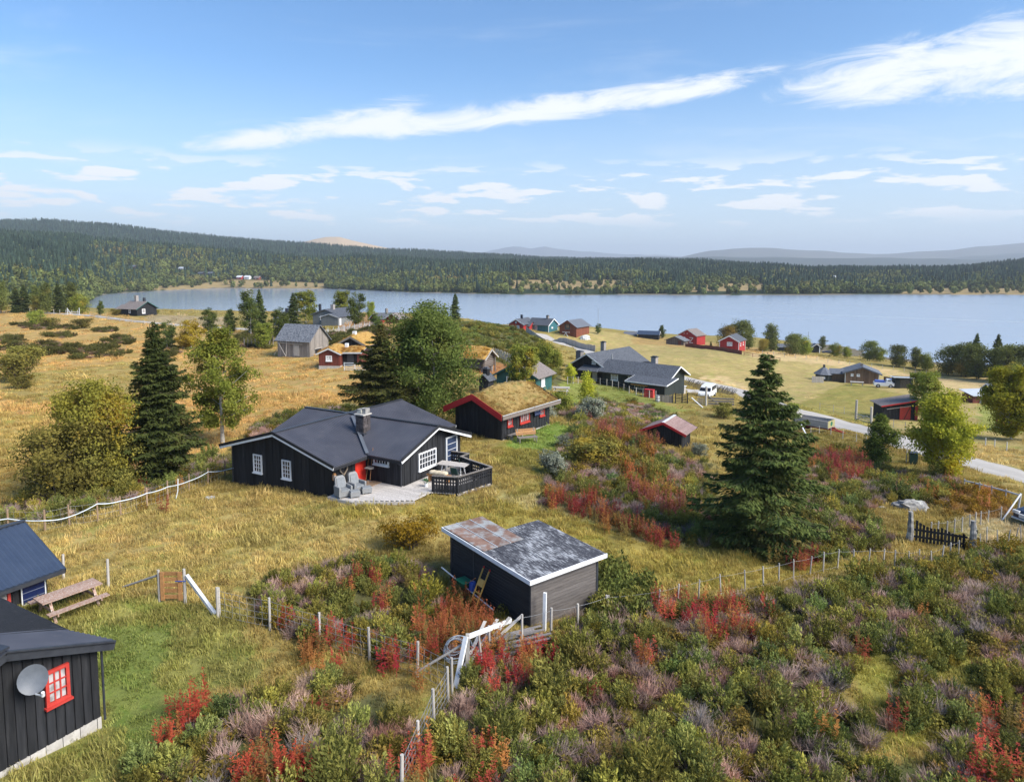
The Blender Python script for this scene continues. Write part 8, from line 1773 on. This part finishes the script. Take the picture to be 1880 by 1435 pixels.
# ---- grass on the turf roofs (one part of each roofed cabin)
for bi, (b, q, lift, hs_, tn, cnt) in enumerate(SODS):
    q = [Vector(v) for v in q]; f = RG.uniform(.02, .98, cnt); g_ = RG.uniform(.02, .98, cnt); pts = []
    for a, c_ in zip(f, g_): p = q[0].lerp(q[1], a).lerp(q[3].lerp(q[2], a), c_); pts.append((p.x, p.y, p.z + lift*.75 + (.35 if cnt > 300 else .1)*math.sin(math.pi*a)*c_))
    s = RG.uniform(.6, 1.2, cnt)*hs_/.30; t = np.array((.36, .25, .09))[None]*np.array(tn)[None]*RG.uniform(.7, 1.35, (cnt, 1)); gn_scatter('roof_grass', pts, rots(cnt, .2), np.stack([s, s, s*.8], 1), t, RG.integers(0, 5, cnt), GRASS, parent=b.root)
# ================================================================== FAR WOODS
L_FSP = leafmat('far_spruce', (.024, .042, .030), (.048, .070, .042), None, .02, .05, True, .3, .2)
L_FBI = leafmat('far_birch', (.095, .118, .036), (.165, .180, .056), (.25, .20, .07), .012, .12, True, .3, .2)
def far_spruce(seed):
    rng = np.random.default_rng(seed); V = []; F = []; n = 7
    for t in range(5):
        z0, z1, r = .06 + t*.17, .06 + t*.17 + .36 - t*.02, .215*(1 - t*.175); k = len(V); V += [(r*rng.uniform(.7, 1.2)*math.cos(6.283*j/n + t), r*rng.uniform(.7, 1.2)*math.sin(6.283*j/n + t), z0 + rng.uniform(-.03, .03)) for j in range(n)] + [(0, 0, min(1.0, z1))]; F += [(k + j, k + (j+1) % n, k + n) for j in range(n)]
    me = bpy.data.meshes.new('far_spruce'); me.from_pydata(V, [], F); me.materials.append(L_FSP); return me
def far_birch(seed):
    rng = np.random.default_rng(seed); m = 90; C = rng.normal(size=(m, 3)); C /= np.linalg.norm(C, axis=1)[:, None]; U = C.copy(); C *= rng.uniform(.55, 1, (m, 1)); C = C*np.array([.34, .34, .46]) + np.array([0, 0, .52]); v, f = leaf_cloud(rng, C, U, .13, .8); return np_mesh('far_birch', v, f, L_FBI)
FS = [far_spruce(i) for i in range(3)] + [far_birch(i + 10) for i in range(3)]
n = 190000; y = np.exp(RG.uniform(math.log(330), math.log(2500), n)); u = RG.uniform(-.86, .86, n); x = u*y
w_ = np.clip((y/900)**1.0, .25, 1.2); S = tab(u, SHORE, float) + 9*wav(x, y, 31, .3) + 4*wav(x, y, 11, 1.3)
ok = (y > S + 5) & (RG.random(n) < w_ * .62) & ~((y < 620) & (u > -.60)); x, y, u, S = x[ok], y[ok], u[ok], S[ok]; z = H(x, y); px, py = to_px(x, y, z)
px2, py2 = to_px(x, y, z + 6); bog = (bog_mask(px, py) | bog_mask(px2, py2)) & (z < 60); ok = (z > .8) & (~bog | (RG.random(len(x)) < .07)); x, y, u, z, S, px, py = x[ok], y[ok], u[ok], z[ok], S[ok], px[ok], py[ok]
for (fx, fy, *_r) in FARC:
    q = gp(fx, fy); ok = ((x - q.x)**2 + ((y - q.y + 12)/1.8)**2) > 15**2; x, y, u, z, S, px, py = x[ok], y[ok], u[ok], z[ok], S[ok], px[ok], py[ok]
d = (y - S) / 560 + wav(x, y, 60, 2.2)*.35 + wav(x, y, 23, 4.1)*.2 + RG.normal(0, .30, len(x)); conif = d > .62; k = len(x)
hgt = np.where(conif, RG.uniform(9, 17, k), RG.uniform(5.5, 10, k)); idx = np.where(conif, RG.integers(0, 3, k), RG.integers(3, 6, k)); t = RG.uniform(.7, 1.3, (k, 1))*np.ones((1, 3))
gn_scatter('far_forest', np.stack([x, y, z - .3], 1), rots(k, .02), np.stack([hgt*RG.uniform(.85, 1.2, k)]*2 + [hgt], 1), t, idx, FS); N_FOREST = k
print('SCATTER grass', N_GRASS, 'forest', N_FOREST, 'heath', len(kind))
# ================================================================== HAZE over the lake and hills
hm, g = new_mat('haze_mat')
pv = g.n('ShaderNodeVolumePrincipled'); pv.inputs['Color'].default_value = (.74, .84, .97, 1); pv.inputs['Density'].default_value = 0.00012; pv.inputs['Anisotropy'].default_value = 0.1
o_ = g.n('ShaderNodeOutputMaterial'); g.put(o_.inputs['Volume'], pv.outputs[0])
zlo = float(ZZ.min()) - 1.5
hz_ob = mesh_obj('haze', [(-24000, -60, zlo), (24000, -60, zlo), (24000, 17000, zlo), (-24000, 17000, zlo), (-24000, -60, 520), (24000, -60, 520), (24000, 17000, 520), (-24000, 17000, 520)], CF, hm)
tag(hz_ob, kind='stuff')
